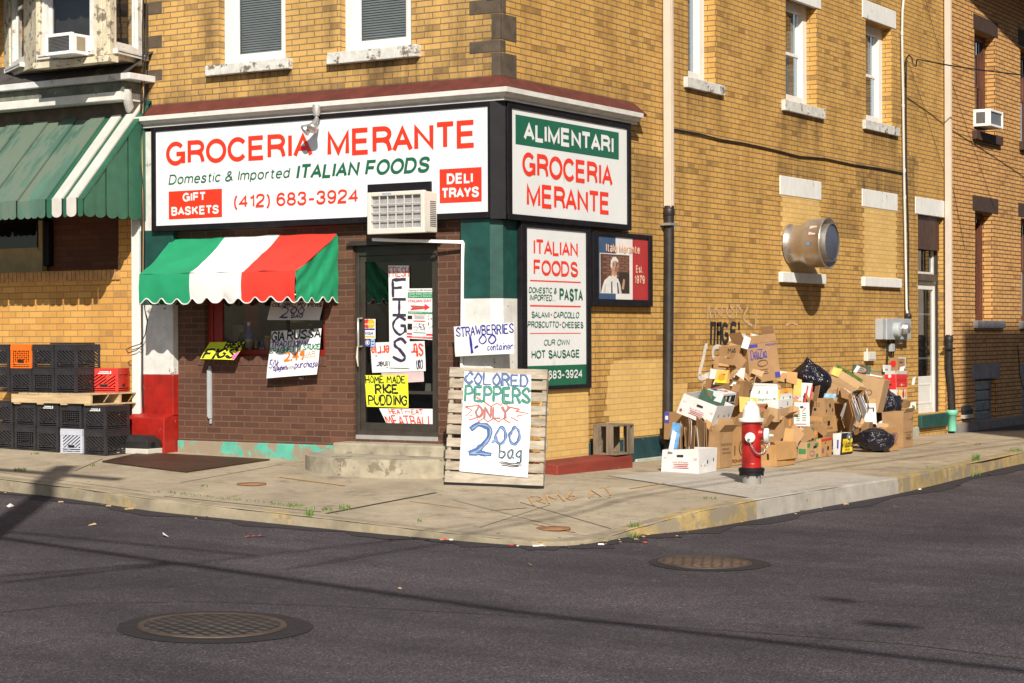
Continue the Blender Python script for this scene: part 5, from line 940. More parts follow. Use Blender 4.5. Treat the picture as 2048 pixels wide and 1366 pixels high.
# printed flyer and card stickers
def flyer(mb, P):
    def rect(s0, t0, s1, t1, m, lf=.002): mb.poly([P(s0, t0, lf), P(s1, t0, lf), P(s1, t1, lf), P(s0, t1, lf)], m)
    def tx(t, s0, t0, s1, t1, m, bo=.0, sh=0, lf=.0035): A = P(s0, t0, lf); mb.text(t, A, Ux, Uz, (P(s1, t0)-P(s0, t0)).length, (P(s0, t1)-P(s0, t0)).length, m, bo, sh)
    rect(.03, .81, .97, .925, 2); tx('Celebrating our 20th Anniversary', .06, .935, .94, .98, 0, 0, .3); tx('Order Italian Sons and', .07, .875, .93, .915, 3); tx('Daughters of America', .08, .82, .92, .862, 3); tx('ITALIAN DAY', .06, .725, .92, .775, 1, .02)
    mb.poly([P(s, t, .002) for s, t in ((.12, .565), (.20, .62), (.12, .665), (.66, .655), (.66, .70), (.86, .63), (.66, .565), (.66, .60))], 1); tx('Bloomfield', .25, .61, .62, .645, 2, .02)
    rect(.04, .50, .96, .545, 2); tx('TUESDAY, JULY 17, 2012', .07, .508, .93, .535, 3, .02); tx('Italian Day Parade', .25, .465, .70, .49, 1)
    for s0, t0, s1, t1, m in ((.03, .39, .20, .46, 0), (.03, .18, .20, .30, 0), (.25, .345, .68, .365, 1), (.25, .12, .70, .135, 2), (.0, .08, .2, .115, 1), (.72, .08, .97, .115, 1), (.0, .02, .97, .055, 1)): rect(s0, t0, s1, t1, m)
    rr = random.Random(2)
    for _ in range(26): a, c = rr.uniform(.28, .66), rr.uniform(.18, .31); mb.ribbon([P(a, c, .002), P(a+rr.uniform(-.06, .06), c+rr.uniform(-.03, .03), .0021)], .006, Vector((0, -1, 0)), 0)
    for _ in range(12): a, c = rr.uniform(.78, .95), rr.uniform(.2, .46); mb.ribbon([P(a, c, .002), P(a+.02, c+.03, .0021)], .005, Vector((0, -1, 0)), 0)
    for k in range(12): rect(.26, .33-.0*k+.0, .27, .331, 0)
    for k in range(4): rect(.28, .40+k*.018, .66, .405+k*.018, 0)
    tx('FIREWORKS 10:00 PM', .2, .024, .95, .05, 3, .01)
sheet('flyer', 'printed festival flyer with green banner and red arrow on the door glass', 'flyer', cc(z4, [(425, 334), (555, 333), (423, 578), (556, 585)], (yg-.006,)*4), 1, paper, [], .0, inks=[inkblack, pm('print_red', (.62, .03, .05), .5), pm('print_green', (.02, .25, .10), .5), paper], extra=flyer)
def cards(mb, P):
    def rect(s0, t0, s1, t1, m, lf=.0015): mb.poly([P(s0, t0, lf), P(s1, t0, lf), P(s1, t1, lf), P(s0, t1, lf)], m)
    def disc(cx, cy, r, m, lf): hw = (P(1, 0)-P(0, 0)).length/(P(0, 1)-P(0, 0)).length; mb.poly([P(cx+r*math.cos(.3927*i), cy+r*hw*math.sin(.3927*i), lf) for i in range(16)], m)
    def tx(t, s0, t0, s1, t1, m, bo=.0, sh=0): A = P(s0, t0, .004); mb.text(t, A, Ux, Uz, (P(s1, t0)-P(s0, t0)).length, (P(s0, t1)-P(s0, t0)).length, m, bo, sh)
    rect(0, .29, 1, 1, 0); disc(.35, .83, .29, 1, .0022); disc(.68, .83, .29, 2, .0026); tx('MasterCard', .08, .79, .95, .86, 0, .01); rect(.08, .60, .94, .66, 3, .002); tx('VISA', .2, .43, .84, .54, 3, .02, .2); rect(.08, .33, .94, .39, 2, .002)
    rect(.1, 0, .62, .28, 3); disc(.38, .15, .17, 0, .002); disc(.38, .15, .14, 3, .0024); rect(.31, .10, .45, .20, 0, .0028); rect(.64, .0, .94, .28, 4)
    rect(.68, .18, .88, .22, 3, .002); rect(.72, .06, .86, .1, 3, .002)
sheet('card_sticker', 'card payment stickers on the door glass above the handle', 'sticker', cc(z4, [(208, 483), (271, 483), (208, 618), (271, 618)], (yg-.004,)*4), 1, glassd, [], 0, inks=[signw, pm('card_red', (.75, .03, .02), .4), pm('card_yellow', (.85, .42, .02), .4), pm('card_blue', (.03, .04, .25), .4), pm('card_pale_blue', (.35, .5, .7), .4)], extra=cards)

# ------------------------------------------------------------------ tricolour fabric awning
def fabric(name, col): return pm(name, col, .85, var=.10, vs=3, bmp=.12, bs=14)
ag, aw, ar = fabric('awning_green', (.008, .26, .115)), fabric('awning_white', (.70, .68, .66)), fabric('awning_red', (.66, .035, .02))
DA = .77
aw_t = empty('fabric_awning', (fx(510, 600), -.4, 2.0), 'tricolour green, white and red fabric awning over the shop window', 'awning')
ax0, ax1 = fx(347, 475), fx(679, 467); azt = (fz(347, 476)+fz(679, 467))/2; azf = at(605, 541, 1, -DA).z; azb = at(605, 604, 1, -DA).z; afx1 = at(606, 560, 1, -DA).x; afx0 = at(279, 560, 1, -DA).x
ax1 = fx(677, 467); axw = min(ax0, afx0); ax0 = max(ax0, afx0)
def cano(s, t):
    xl = axw+(ax0-axw)*t; x = xl+(ax1-xl)*s; y = -.02-(DA-.02)*t; z = azt+(azf-azt)*t - .035*math.sin(math.pi*t)*(.7+.3*math.sin(s*9)) + .006*math.sin(s*23+t*7) + .016*(noise.noise(Vector((s*7, t*3, 1)))) + .006*noise.noise(Vector((s*22, t*9, 4)))
    return (x, y, z)
mf = lambda s, t: 0 if s < .334 else (1 if s < .665 else 2)
mb = MB(); mb.grid(cano, 48, 16, mf=mf); mb.build('canopy', [ag, aw, ar], aw_t)
NSC = round((ax1-ax0)/.225)
def wave(f_): return .048*(.5-.5*math.cos(2*math.pi*f_))**1.7*1.25+.006*math.sin(f_*1.7)
def val(s, t):
    zb_ = azb + (0 if t > 0 else wave(s*NSC))
    z = azf + (zb_-azf)*(1-t) if t < 1 else azf
    return (ax0+(ax1-ax0)*s, -DA-.012*math.sin(math.pi*(1-t))-.010*math.sin(s*31+1+math.sin(s*9))*(1-t)+.015*noise.noise(Vector((s*12, t*2, 7)))*(1-t), azf+(azb+wave(s*NSC)-azf)*(1-t))
mb = MB(); mb.grid(val, 120, 8, mf=mf); mb.build('valance', [ag, aw, ar], aw_t)
mb = MB(); mb.tube([Vector(val(i/120, 0))+Vector((0, -.003, 0)) for i in range(121)], .007, 6); mb.build('piping', aw, aw_t)
for xx, nm in ((ax0, 'side_panel'), (ax1, 'side_panel')):
    n_ = 4
    def side(s, t):                                        # s from wall to front, t up
        y = -.012-(DA-.012)*s; zt_ = azt+(azf-azt)*s - .035*math.sin(math.pi*s); zb2 = azb+wave(s*n_)
        xo = (axw-ax0)*(1-s)*t if xx == ax0 else 0; return (xx+xo+.02*math.sin(3.1*s+4*t)*math.sin(math.pi*t)*math.sin(math.pi*s)-.008*math.sin(14*(s+t)), y, zb2+(zt_-zb2)*t)
    mb = MB(); mb.grid(side, 40, 10); sp_ = mb.build(nm, ag, aw_t)
    mb = MB(); mb.tube([Vector(side(i/40, 0)) for i in range(41)], .006, 6); mb.build('piping', aw, sp_)
mb = MB(); mb.tube([(ax0+.02, -.02, azb+.05), (ax0+.02, -DA+.02, azb+.08), (ax1-.02, -DA+.02, azb+.08), (ax1-.02, -.02, azb+.05)], .012); mb.tube([(ax0+.02, -DA+.03, azf-.01), (ax1-.02, -DA+.03, azf-.01)], .012); mb.build('support_frame', steel, aw_t)
# ------------------------------------------------------------------ green metal awning next door
gm = pm('awning_metal_green', (.066, .135, .10), .6, var=.30, vs=2.2, wear=(.12, .16, .12), wt=.50, ws=2.0, sc=(1, .3, .3), bmp=.05)
gm2 = pm('awning_metal_green_clean', (.022, .105, .062), .45, var=.15, bmp=.05); gwht = pm('awning_metal_white', (.56, .53, .49), .5, var=.12, wear=(.45, .38, .3), wt=.64, ws=3)
GD = 1.15
mt = empty('metal_awning', (fx(120, 430), -.5, 2.7), 'faded green corrugated metal awning with two white stripes at its end', 'awning')
gx1 = at(166, 410, 1, -GD).x; gzt = F(262, 208).z; gzf = at(166, 396, 1, -GD).z; gzb = at(140, 434, 1, -GD).z
slats = [(.085, 1), (.16, 2), (.07, 1), (.16, 2), (.10, 1)]+[(.235, 0)]*26
x = gx1; mb = MB(); seams = MB()
sl = Vector((0, -(GD-.02), gzf-gzt)); nr = Vector((0, gzf-gzt, GD-.02)).normalized()
if nr.z < 0: nr = -nr
for k, (w_, m) in enumerate(slats):
    a, b_ = x-w_+.009, x; x -= w_; lift = nr*(.018 if k % 2 else .0)
    T = [Vector((a, -.02, gzt))+lift, Vector((b_, -.02, gzt))+lift]; Bq = [p+sl for p in T]
    mb.add([T[0], T[1], Bq[1], Bq[0]], [(0, 3, 2, 1)], m); dn = nr*-.02
    mb.add([T[0], Bq[0], Bq[0]+dn, T[0]+dn], [(0, 1, 2, 3)], m); mb.add([T[1], T[1]+dn, Bq[1]+dn, Bq[1]], [(0, 1, 2, 3)], m)
    yv = Bq[0].y-.004-(.006 if k % 2 else 0); nsc = 1 if w_ < .2 else 2
    for u in range(nsc):
        aa = a+(b_-a)*u/nsc; bb = a+(b_-a)*(u+1)/nsc; rd = (bb-aa)/2
        pts = [Vector((aa, yv, Bq[0].z)), Vector((aa, yv, gzb+rd*.6))]+[Vector(((aa+bb)/2-rd*math.cos(math.pi*j/8), yv, gzb+rd*.6-rd*.6*math.sin(math.pi*j/8))) for j in range(1, 8)]+[Vector((bb, yv, gzb+rd*.6)), Vector((bb, yv, Bq[0].z))]
        mb.prism(pts, (0, .004, 0), m)
mb.add([Vector((x, -.02, gzt-.025)), Vector((gx1-.01, -.02, gzt-.025)), Vector((gx1-.01, -GD+.01, gzf-.025)), Vector((x, -GD+.01, gzf-.025))], [(0, 1, 2, 3)], 3); mb.add([Vector((x, -GD+.012, gzf)), Vector((gx1-.01, -GD+.012, gzf)), Vector((gx1-.01, -GD+.012, gzb+.06)), Vector((x, -GD+.012, gzb+.06))], [(0, 1, 2, 3)], 3)  # backing sheets added to stop sunlight leaking through the slat gaps
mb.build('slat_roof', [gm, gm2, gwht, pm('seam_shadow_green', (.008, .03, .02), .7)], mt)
mb = MB(); nS = 6
for k in range(nS):
    ya, yb_ = -.03-(GD-.05)*k/nS, -.03-(GD-.05)*(k+1)/nS+.006; za, zb_ = gzt+(gzf-gzt)*k/nS-.02, gzt+(gzf-gzt)*(k+1)/nS-.02; rd = (ya-yb_)/2; xx = gx1-.02+(.012 if k % 2 else 0)
    pts = [Vector((xx, ya, za)), Vector((xx, ya, gzb+rd*.6))]+[Vector((xx, (ya+yb_)/2+rd*math.cos(math.pi*j/8), gzb+rd*.6-rd*.6*math.sin(math.pi*j/8))) for j in range(1, 8)]+[Vector((xx, yb_, gzb+rd*.6)), Vector((xx, yb_, zb_))]
    mb.prism(pts, (-.006, 0, 0))
mb.build('side_slats', gm2, mt)
mb = MB(); mb.box((x, -.06, gzt-.06), (gx1, -.0, gzt+.015)); mb.build('wall_rail', gpaint, mt)
# ------------------------------------------------------------------ things fixed to the walls
def tubeobj(name, pts, r, mat_, label, cat, n=10): mb = MB(); mb.tube(pts, r, n); return mb.build(name, mat_, label=label, cat=cat)
# AC in the shop sign
q = zoomer(280, 180, 2.7676); ya = -.42
p0, p1 = at(*q(1257, 800), 1, ya), at(*q(1572, 552), 1, ya)
ac = empty('air_conditioner', ((p0.x+p1.x)/2, ya, p0.z), 'beige air conditioner with square front grid, set into the long shop sign', 'air conditioner')
mb = MB(); t = .035; frame(mb, PF, p0.x, p1.x, p0.z, p1.z, .05, ya, ya+.05, wb=.06, wt=.045); mb.box((p0.x+.012, ya+.05, p0.z+.01), (p1.x-.012, YP-.02, p1.z-.01)); body = mb.build('body', beige, ac, bevel=.008)
mb = MB(); mb.poly([PF(p0.x+.05, p0.z+.06, ya+.045), PF(p1.x-.05, p0.z+.06, ya+.045), PF(p1.x-.05, p1.z-.045, ya+.045), PF(p0.x+.05, p1.z-.045, ya+.045)]); mb.build('grille', pm('ac_fins', (.30, .30, .31), .6, var=.2, vs=30), ac)
mb = MB()
for i in range(1, 6): xx = p0.x+.05+(p1.x-p0.x-.1)*i/6; mb.box((xx-.0028, ya+.005, p0.z+.06), (xx+.0028, ya+.02, p1.z-.045))
for i in range(1, 4): zz = p0.z+.06+(p1.z-p0.z-.105)*i/4; mb.box((p0.x+.05, ya+.003, zz-.0028), (p1.x-.05, ya+.018, zz+.0028))
mb.build('grid_bars', beige, ac)
mb = MB()
for i in range(14): zz = p0.z+.07+.02*i; mb.box((p1.x-.013, ya+.13, zz), (p1.x-.010, ya+.24, zz+.011))
mb.build('side_vents', darkgrille, ac)
mb = MB(); mb.text('FEDDERS', (p0.x+.20, ya-.0015, p1.z-.033), Ux, Uz, .12, .02, 0, 0); mb.build('maker_lettering', pm('label_blue', (.08, .25, .5), .5), body)
# drain pipe of the AC
yp = -.11; pv = [at(745, 479, 1, -.30), at(800, 481, 1, -.22), at(926, 484, 1, yp)]
tubeobj('drain_pipe', pv+[at(926, 486, 1, yp), at(925, 520, 1, yp), at(923, 760, 1, yp)], .018, whitep, 'white plastic drain pipe running from the air conditioner down beside the shop door', 'pipe')
# AC in the bay window
P = FA[1][0]; zf = zoomer(0, 0, 6.21)
a, b_ = at(*zf(557, 698), 1, ybay-.33), at(*zf(886, 392), 1, ybay-.33)
ac2 = empty('air_conditioner', ((a.x+b_.x)/2, ybay-.2, a.z), 'white louvred air conditioner in the peeling bay window, top left', 'air conditioner')
mb = MB(); frame(mb, PF, a.x, b_.x, a.z, b_.z, .04, ybay-.33, ybay-.28); mb.box((a.x+.008, ybay-.28, a.z+.008), (b_.x-.008, ybay+.05, b_.z-.008)); mb.build('body', whitep, ac2, bevel=.008)
mb = MB()
for i in range(10): zz = a.z+.045+(b_.z-a.z-.09)*i/10; mb.box((a.x+.04, ybay-.315, zz), (b_.x-.04, ybay-.29, zz+.010))
mb.build('grille', darkgrille, ac2)
mb = MB(); mb.box((b_.x-.009, ybay-.24, a.z+.05), (b_.x-.005, ybay-.10, b_.z-.04)); mb.build('side_vent', pm('vent_tan', (.3, .25, .18), .6), ac2)
# AC in the tan house
ua, ub = sx(1950, 245)-.12, sx(1980, 250)-.22; za, zb_ = sz(1965, 262)+.03, sz(1965, 225)+.0
ac3 = empty('air_conditioner', (.2, (ua+ub)/2, za), 'white air conditioner jutting from the brown upper window, right edge', 'air conditioner')
mb = MB(); mb.box((-.1, ua, za), (.27, ub, zb_)); frame(mb, PS, ua, ub, za, zb_, .04, -.31, -.27); mb.build('body', whitep, ac3, bevel=.008)
mb = MB(); mb.box((.272, ua+.04, za+.04), (.285, ub-.04, zb_-.04)); mb.build('grille', pm('dark_fins', (.12, .13, .15), .5, var=.4, vs=40), ac3)
mb = MB(); mb.box((.06, ua-.003, za+.05), (.22, ua+.001, zb_-.05)); mb.build('side_vent', darkgrille, ac3)
# downspouts
def downspout(label, px_c, ytop_z, py_split, py_bot, base=None):
    x = .075; yc = at(px_c, py_split, 0, x).y; zs_, zb_ = at(px_c, py_split, 0, x).z, at(px_c-4 if base is None else px_c+6, py_bot, 0, x).z
    t = empty('downspout', (x, yc, zb_), label, 'downspout')
    mb = MB(); mb.prism([(x-.05, yc-.045, zs_), (x+.05, yc-.045, zs_), (x+.05, yc-.012, zs_), (x+.042, yc-.008, zs_), (x+.05, yc-.004, zs_), (x+.05, yc+.045, zs_), (x-.05, yc+.045, zs_)], (0, 0, ytop_z-zs_)); mb.build('pipe', pm('cream_pipe', (.60, .50, .42), .5, var=.05), t, bevel=.006)
    dxy = at(px_c-4 if base is None else px_c+6, py_bot, 0, x).y-yc
    mb = MB(); zt_ = zs_+.02; zl = zb_ if base is None else zb_+.32
    mb.tube([(x, yc, zt_), (x, yc, zs_-.5), (x, yc+dxy*.7, zl+.4), (x, yc+dxy, zl)], .062, 16); mb.lathe([(.066, 0), (.070, .01), (.070, .07), (.066, .08)], (x, yc+0, zs_-.10), n=16); mb.build('iron_pipe', castiron, t)
    mb = MB(); mb.box((.0, yc-.10, zs_-.22), (x+.07, yc+.10, zs_-.19)); mb.build('strap', steel if base is None else castiron, t)
    mb = MB()
    if base is None: mb.lathe([(.066, 0), (.066, .05), (.095, .10), (.10, .15), (.088, .24), (.066, .28)], (x, yc+dxy, zb_+.02), n=16); mb.lathe([(.0, -.0), (.06, .0), (.06, .04), (.0, .05)], (x, yc+dxy-.09, zb_+.17), (0, -1, 0), n=14, caps=False); mb.build('clean_out', castiron, t)
    else: mb.lathe([(.072, 0), (.072, .26), (.095, .27), (.095, .34), (.085, .35)], (x, yc+dxy, zb_), n=18); mb.build('standpipe', base, t)
downspout('cream and black downspout on the ochre wall beside the portrait sign and cardboard heap', 1338, 9.4, 415, 906)
downspout('tall cream downspout with a mint green foot beside the white side door', 1898, 9.6, 672, 862, pm('mint_green', (.16, .50, .36), .5, var=.1, wear=(.25, .10, .05), wt=.70, ws=8))
x = at(273, 600, 1, -.10).x; za, zb_ = F(273, 436).z, F(273, 832).z
t = empty('downspout', (x, -.06, zb_), 'white flat downspout left of the red and white pillar', 'downspout')
mb = MB(); mb.box((x-.06, -.125, zb_), (x+.06, -.015, za+.6)); mb.build('pipe', pm('chalky_white', (.70, .69, .66), .55, var=.06), t, bevel=.008)
mb = MB(); mb.box((x-.07, -.15, zb_-.12), (x+.05, -.01, zb_+.02)); mb.build('clay_shoe', brownwood, t, bevel=.008); mb = MB(); mb.tube([(x, -.1, zb_-.1), (x-.03, -.13, .1)], .045); mb.build('foot_pipe', greystone, t)
tubeobj('gutter_elbow', [at(254, 178, 1, -.30), at(255, 200, 1, -.28), at(262, 226, 1, -.10)], .055, whitew, 'short white round pipe dropping from the gutter into the green awning', 'pipe', 14)
# cables
cab = pm('black_cable', (.012, .011, .012), .5)
def wallcable(pts, ax, v, r, label, cat='cable', m=None): return tubeobj('cable', [at(px, py, ax, v) for px, py in pts], r, m or cab, label, cat, 6)
wallcable([(287, -20), (285, 60), (286, 130), (283, 180), (280, 260), (281, 330), (284, 420), (283, 560), (284, 690), (284, 780), (286, 815)], 1, -.16, .010, 'thick black cable running down the whole edge between the two shopfronts')
wallcable([(292, -20), (293, 90), (290, 150), (287, 230), (279, 300), (287, 380), (288, 470), (287, 600), (290, 620), (295, 640), (291, 668), (281, 688), (262, 694), (252, 699), (256, 706), (272, 701), (283, 692)], 1, -.17, .006, 'thin black cable ending in a loop beside the white pillar')
wallcable([(284, 140), (288, 200), (283, 250), (284, 300), (287, 440), (286, 560)], 1, -.15, .006, 'tan wire following the black cable down the shopfront edge', m=pm('tan_wire', (.5, .3, .12), .6))
wallcable([(1346, 258), (1400, 268), (1440, 279), (1490, 287), (1545, 299), (1600, 313), (1650, 317), (1710, 330), (1760, 337), (1812, 347)], 0, .02, .012, 'thick black cable sagging across the ochre wall below the upper windows')
wallcable([(1813, 116), (1812, 200), (1813, 345), (1815, 400), (1817, 480), (1816, 600), (1818, 640)], 0, .02, .014, 'black cable dropping down the wall beside the pale conduit')
tubeobj('cable', [at(1813, 116, 0, .05), at(1818, 110, 0, .15), at(1824, 116, 0, .22), at(1826, 130, 0, .26), at(1832, 133, 0, .30), at(1834, 119, 0, .35), at(1842, 120, 0, .45), Sd(1900, 131, .60), Sd(1960, 140, .8), Sd(2060, 152, 1.1), Sd(2400, 190, 2.4)], .011, cab, 'black overhead service wire leaving the ochre wall towards the right edge', 'cable', 6)
wallcable([(1815, 120), (1840, 190), (1890, 350), (1906, 375), (1930, 500)], 0, .02, .0035, 'hair-thin wire slanting down from the service wire loop')
wallcable([(1848, -10), (1870, 70), (1894, 135), (1935, 260), (1990, 420)], 0, .03, .0035, 'hair-thin wire slanting down beside the tall cream downspout')
wallcable([(2035, 690), (2038, 715), (2039, 745), (2043, 765), (2052, 790)], 0, .03, .008, 'short black cable end hanging in the shade at the right edge')
cm = pm('pale_conduit', (.55, .53, .48), .45, var=.1)
t = empty('conduit', Sd(1815, 630, .05), 'thin pale conduit running down the ochre wall to the grey meter box', 'conduit')
mb = MB(); mb.tube([at(1808, -10, 0, .04), at(1805, 20, 0, .04), at(1804, 70, 0, .04), at(1806, 200, 0, .04), at(1808, 345, 0, .04), at(1811, 500, 0, .04), at(1813, 618, 0, .05), at(1816, 632, 0, .10)], .020, 10); mb.build('pipe', cm, t)
for py in (71, 216, 345, 399): mb = MB(); px = 1804 + (py-70)*.016; o = at(px, py, 0, .04); mb.lathe([(.024, 0), (.026, .01), (.026, .05), (.024, .06)], o, n=12); mb.build('coupling', cm, t)
mb = MB(); o = at(1817, 632, 0, .10); mb.lathe([(.0, -.02), (.045, -.01), (.05, .03), (.04, .07), (.0, .08)], o-Uz*.03, n=14, caps=False); mb.build('weather_cap', castiron, t)
# electric meter
a, b_ = at(1765, 679, 0, .12), at(1820, 638, 0, .12)
t = empty('meter_box', (.06, a.y, a.z), 'grey electric meter box with two round meters on the wall by the side door', 'meter')
mb = MB(); mb.box((.0, a.y, a.z), (.12, b_.y, b_.z)); mb.box((.10, a.y+.15, a.z-.004), (.135, b_.y+.004, b_.z+.004)); mb.build('box', greyp, t, bevel=.008)
mz = (a.z+b_.z)/2; my = a.y+.42*(b_.y-a.y)
mb = MB(); mb.lathe([(.115, 0), (.115, .09), (.108, .105), (.0, .11)], (.12, my, mz-.01), (1, 0, 0), 26); mb.build('round_meter', greyp, t)
mb = MB(); mb.lathe([(.095, 0), (.095, .05), (.085, .06), (.08, .12), (.05, .135), (.0, .137)], (.12, my+.31, mz+.01), (1, 0, 0), 22); mb.build('round_meter', steel, t)
mb = MB(); mb.poly([(.234, my-.05, mz+.0), (.234, my+.05, mz), (.234, my+.05, mz+.04), (.234, my-.05, mz+.04)]); mb.build('meter_plate', signw, t)
mb = MB(); o = at(1782, 690, 0, .05); mb.box((0, o.y-.06, o.z-.10), (.09, o.y+.07, o.z+.02)); mb.box((0, o.y+.3, a.z-.07), (.08, o.y+.42, a.z)); mb.build('junction', greyp, t, bevel=.006)
mb = MB()
for k, dy in enumerate((.10, .26, .33)): mb.tube([(.06, a.y+.3+dy, a.z), (.05, a.y+.31+dy, a.z-.2), (.03, a.y+.3+dy*1.1, a.z-.45)], .012, 6)
mb.build('wires', cab, t)
a, b_ = at(1737.5, 722, 0, .07), at(1750, 703, 0, .07)
t = empty('junction_box', (.03, a.y, a.z), 'small beige junction box on the wall above the big brown carton', 'junction box'); mb = MB(); mb.box((0, a.y-.03, a.z), (.07, b_.y+.04, b_.z)); mb.build('box', beige, t, bevel=.006); mb = MB(); mb.box((.071, a.y, a.z+.02), (.078, b_.y, b_.z-.02)); mb.tube([(.03, a.y+.03, b_.z), (.03, a.y+.03, b_.z+.05)], .012); mb.build('cover', beige, t, bevel=.004)
# exhaust fan
c = at(1581, 488, 0, .02); fm = pm('fan_metal', (.46, .41, .36), .34, metal=.75, var=.08, bmp=.03)
fan = empty('exhaust_fan', c, 'round galvanised exhaust fan jutting from the ochre wall over the cardboard heap', 'exhaust fan')
X_ = Vector((1, 0, 0)); mb = MB(); mb.lathe([(.275, 0), (.275, .02), (.262, .025), (.255, .14), (.27, .20), (.31, .27), (.330, .33), (.335, .54), (.345, .545), (.345, .57), (.330, .57), (.325, .35), (.26, .30)], c, X_, 48, caps=False); mb.build('hood', fm, fan)
mb = MB(); mb.lathe([(.262, .30), (.262, .60), (.255, .615), (.255, .62)], c, X_, 40, caps=False); mb.build('inner_ring', fm, fan)
mb = MB(); mb.lathe([(.255, .60), (.13, .635), (.0, .645)], c, X_, 40, caps=False); mb.build('end_mesh', pm('fan_mesh', (.09, .10, .14), .5, metal=.3, var=.3, vs=40), fan)
mb = MB(); a0 = R(205)
for k, (w_, h_, o_) in enumerate(((.10, .16, 0), (.05, .04, -.14))):
    pts = []
    for i in range(5):
        for s_ in (0, 1):
            pass
    th0 = R(18); ring = lambda th, xx: c+X_*xx+Vector((0, -math.cos(th), math.sin(th)))*.3375
    x0_ = .40 if k == 0 else .38
    mb.add([ring(th0+o_*3, x0_), ring(th0+o_*3, x0_+w_), ring(th0+o_*3+h_*2.6, x0_+w_), ring(th0+o_*3+h_*2.6, x0_)], [(0, 1, 2, 3)], k)
mb.build('rating_label', [pm('label_pink', (.55, .40, .38), .5), pm('label_blue', ())], fan)
mb = MB()
for i in range(10): th = i*.628; mb.lathe([(.008, 0), (.005, .006)], c+X_*.08+Vector((0, math.cos(th), math.sin(th)))*.258, Vector((0, math.cos(th), math.sin(th))), 8)
mb.build('rivets', steel, fan)
# metal bracket on the brown brick
a, b_ = F(421, 842), F(429, 737); mb = MB(); mb.box((a.x-.01, -.035, a.z+.03), (a.x+.03, -.001, b_.z)); mb.box((a.x-.01, -.05, a.z+.05), (a.x-.004, -.035, b_.z-.02)); mb.box((a.x+.0, -.02, a.z-.03), (a.x+.025, -.001, a.z+.05)); mb.box((a.x-.003, -.03, b_.z), (a.x+.02, -.001, b_.z+.03)); mb.build('wall_bracket', greyp, label='vertical grey steel bracket on the brown brick below the shop window', cat='bracket', bevel=.003)
mb = MB(); o = F(605, 756); mb.lathe([(.022, 0), (.022, .02), (.012, .03), (.012, .05)], o, (0, -1, 0), 12); mb.build('wall_tap', steel, label='small round metal fitting on the brown brick below the sauce poster', cat='wall fitting')
# graffiti on the side wall (thin paint, a hair proud of the brick)
gm_b = pm('spray_black', (.02, .017, .015), .8, var=.5, vs=25); gm_w = pm('spray_white', (.62, .58, .52), .8, var=.2, vs=20); gm_p = pm('spray_faded', (.52, .34, .20), .8, var=.2)
zz8 = zoomer(1300, 600, 3.531)
def wallpaint(mb, pts, wd, m, sp_=True):
    P = [at(*zz8(*p), 0, .006) for p in pts]
    if sp_: Q = spline([(p.y, p.z) for p in P], 5); P = [Vector((.006, y, z)) for y, z in Q]
    mb.ribbon(P, wd, X_, m)
mb = MB()
for L_ in ([(430, 300), (435, 165)], [(455, 305), (460, 165)], [(432, 168), (462, 170)], [(478, 300), (478, 175)], [(500, 300), (500, 170)], [(478, 172), (502, 168)], [(480, 235), (500, 230)], [(545, 185), (520, 175), (512, 230), (520, 295), (545, 290), (548, 245), (532, 240)], [(575, 280), (575, 175), (605, 172)], [(575, 225), (600, 222)], [(628, 165), (630, 200)]): wallpaint(mb, L_, .055, 0, len(L_) > 2)
wallpaint(mb, [(400, 325), (375, 420), (350, 515), (352, 545), (380, 545), (430, 522), (470, 505)], .075, 1); wallpaint(mb, [(505, 345), (470, 330), (445, 355), (450, 405), (490, 412)], .06, 1); wallpaint(mb, [(375, 630), (370, 600), (395, 578), (425, 590)], .04, 2)
for L_ in ([(405, 125), (415, 40), (430, 125)], [(465, 125), (462, 55), (500, 110), (505, 50)], [(560, 40), (540, 80), (565, 120), (590, 80), (560, 40)], [(610, 120), (615, 40), (640, 70)], [(690, 60), (660, 130), (720, 180)], [(750, 70), (745, 200)], [(960, 180), (1000, 160), (1040, 175)]): wallpaint(mb, L_, .035, 2)
gr = mb.build('graffiti', [gm_b, gm_w, gm_p], store)

# ------------------------------------------------------------------ steps, hatch, manholes
zt = fz(790, 884); st = empty('concrete_steps', (-1.3, -.4, 0), 'two worn concrete steps with a rounded lower one at the shop door', 'steps')
xa, xb = fx(700, 884), -.46
mb = MB(); mb.box((xa-.02, -.30, -.1), (xb, .02, zt-.006)); mb.build('step', conc, st, bevel=.02)
z1_ = gz(-1.3, -.5)+.165; cx_ = -1.22; rx_ = abs(at(627, 925, 1, -.3).x-cx_); yf = -1.05
pts = [(cx_+rx_*math.cos(R(180+i*7.5)), -.10+(yf+.10)*abs(math.sin(R(i*7.5)))**.85, -.12) for i in range(25)]; pts = [(cx_-rx_, .0, -.12)]+pts+[(cx_+rx_, .0, -.12)]
mb = MB(); mb.prism(pts, (0, 0, z1_+.12)); mb.build('step', conc, st, bevel=.018)
hp = [G(px, py, .006) for px, py in ((204, 925), (284, 907), (540, 921), (372, 946))]
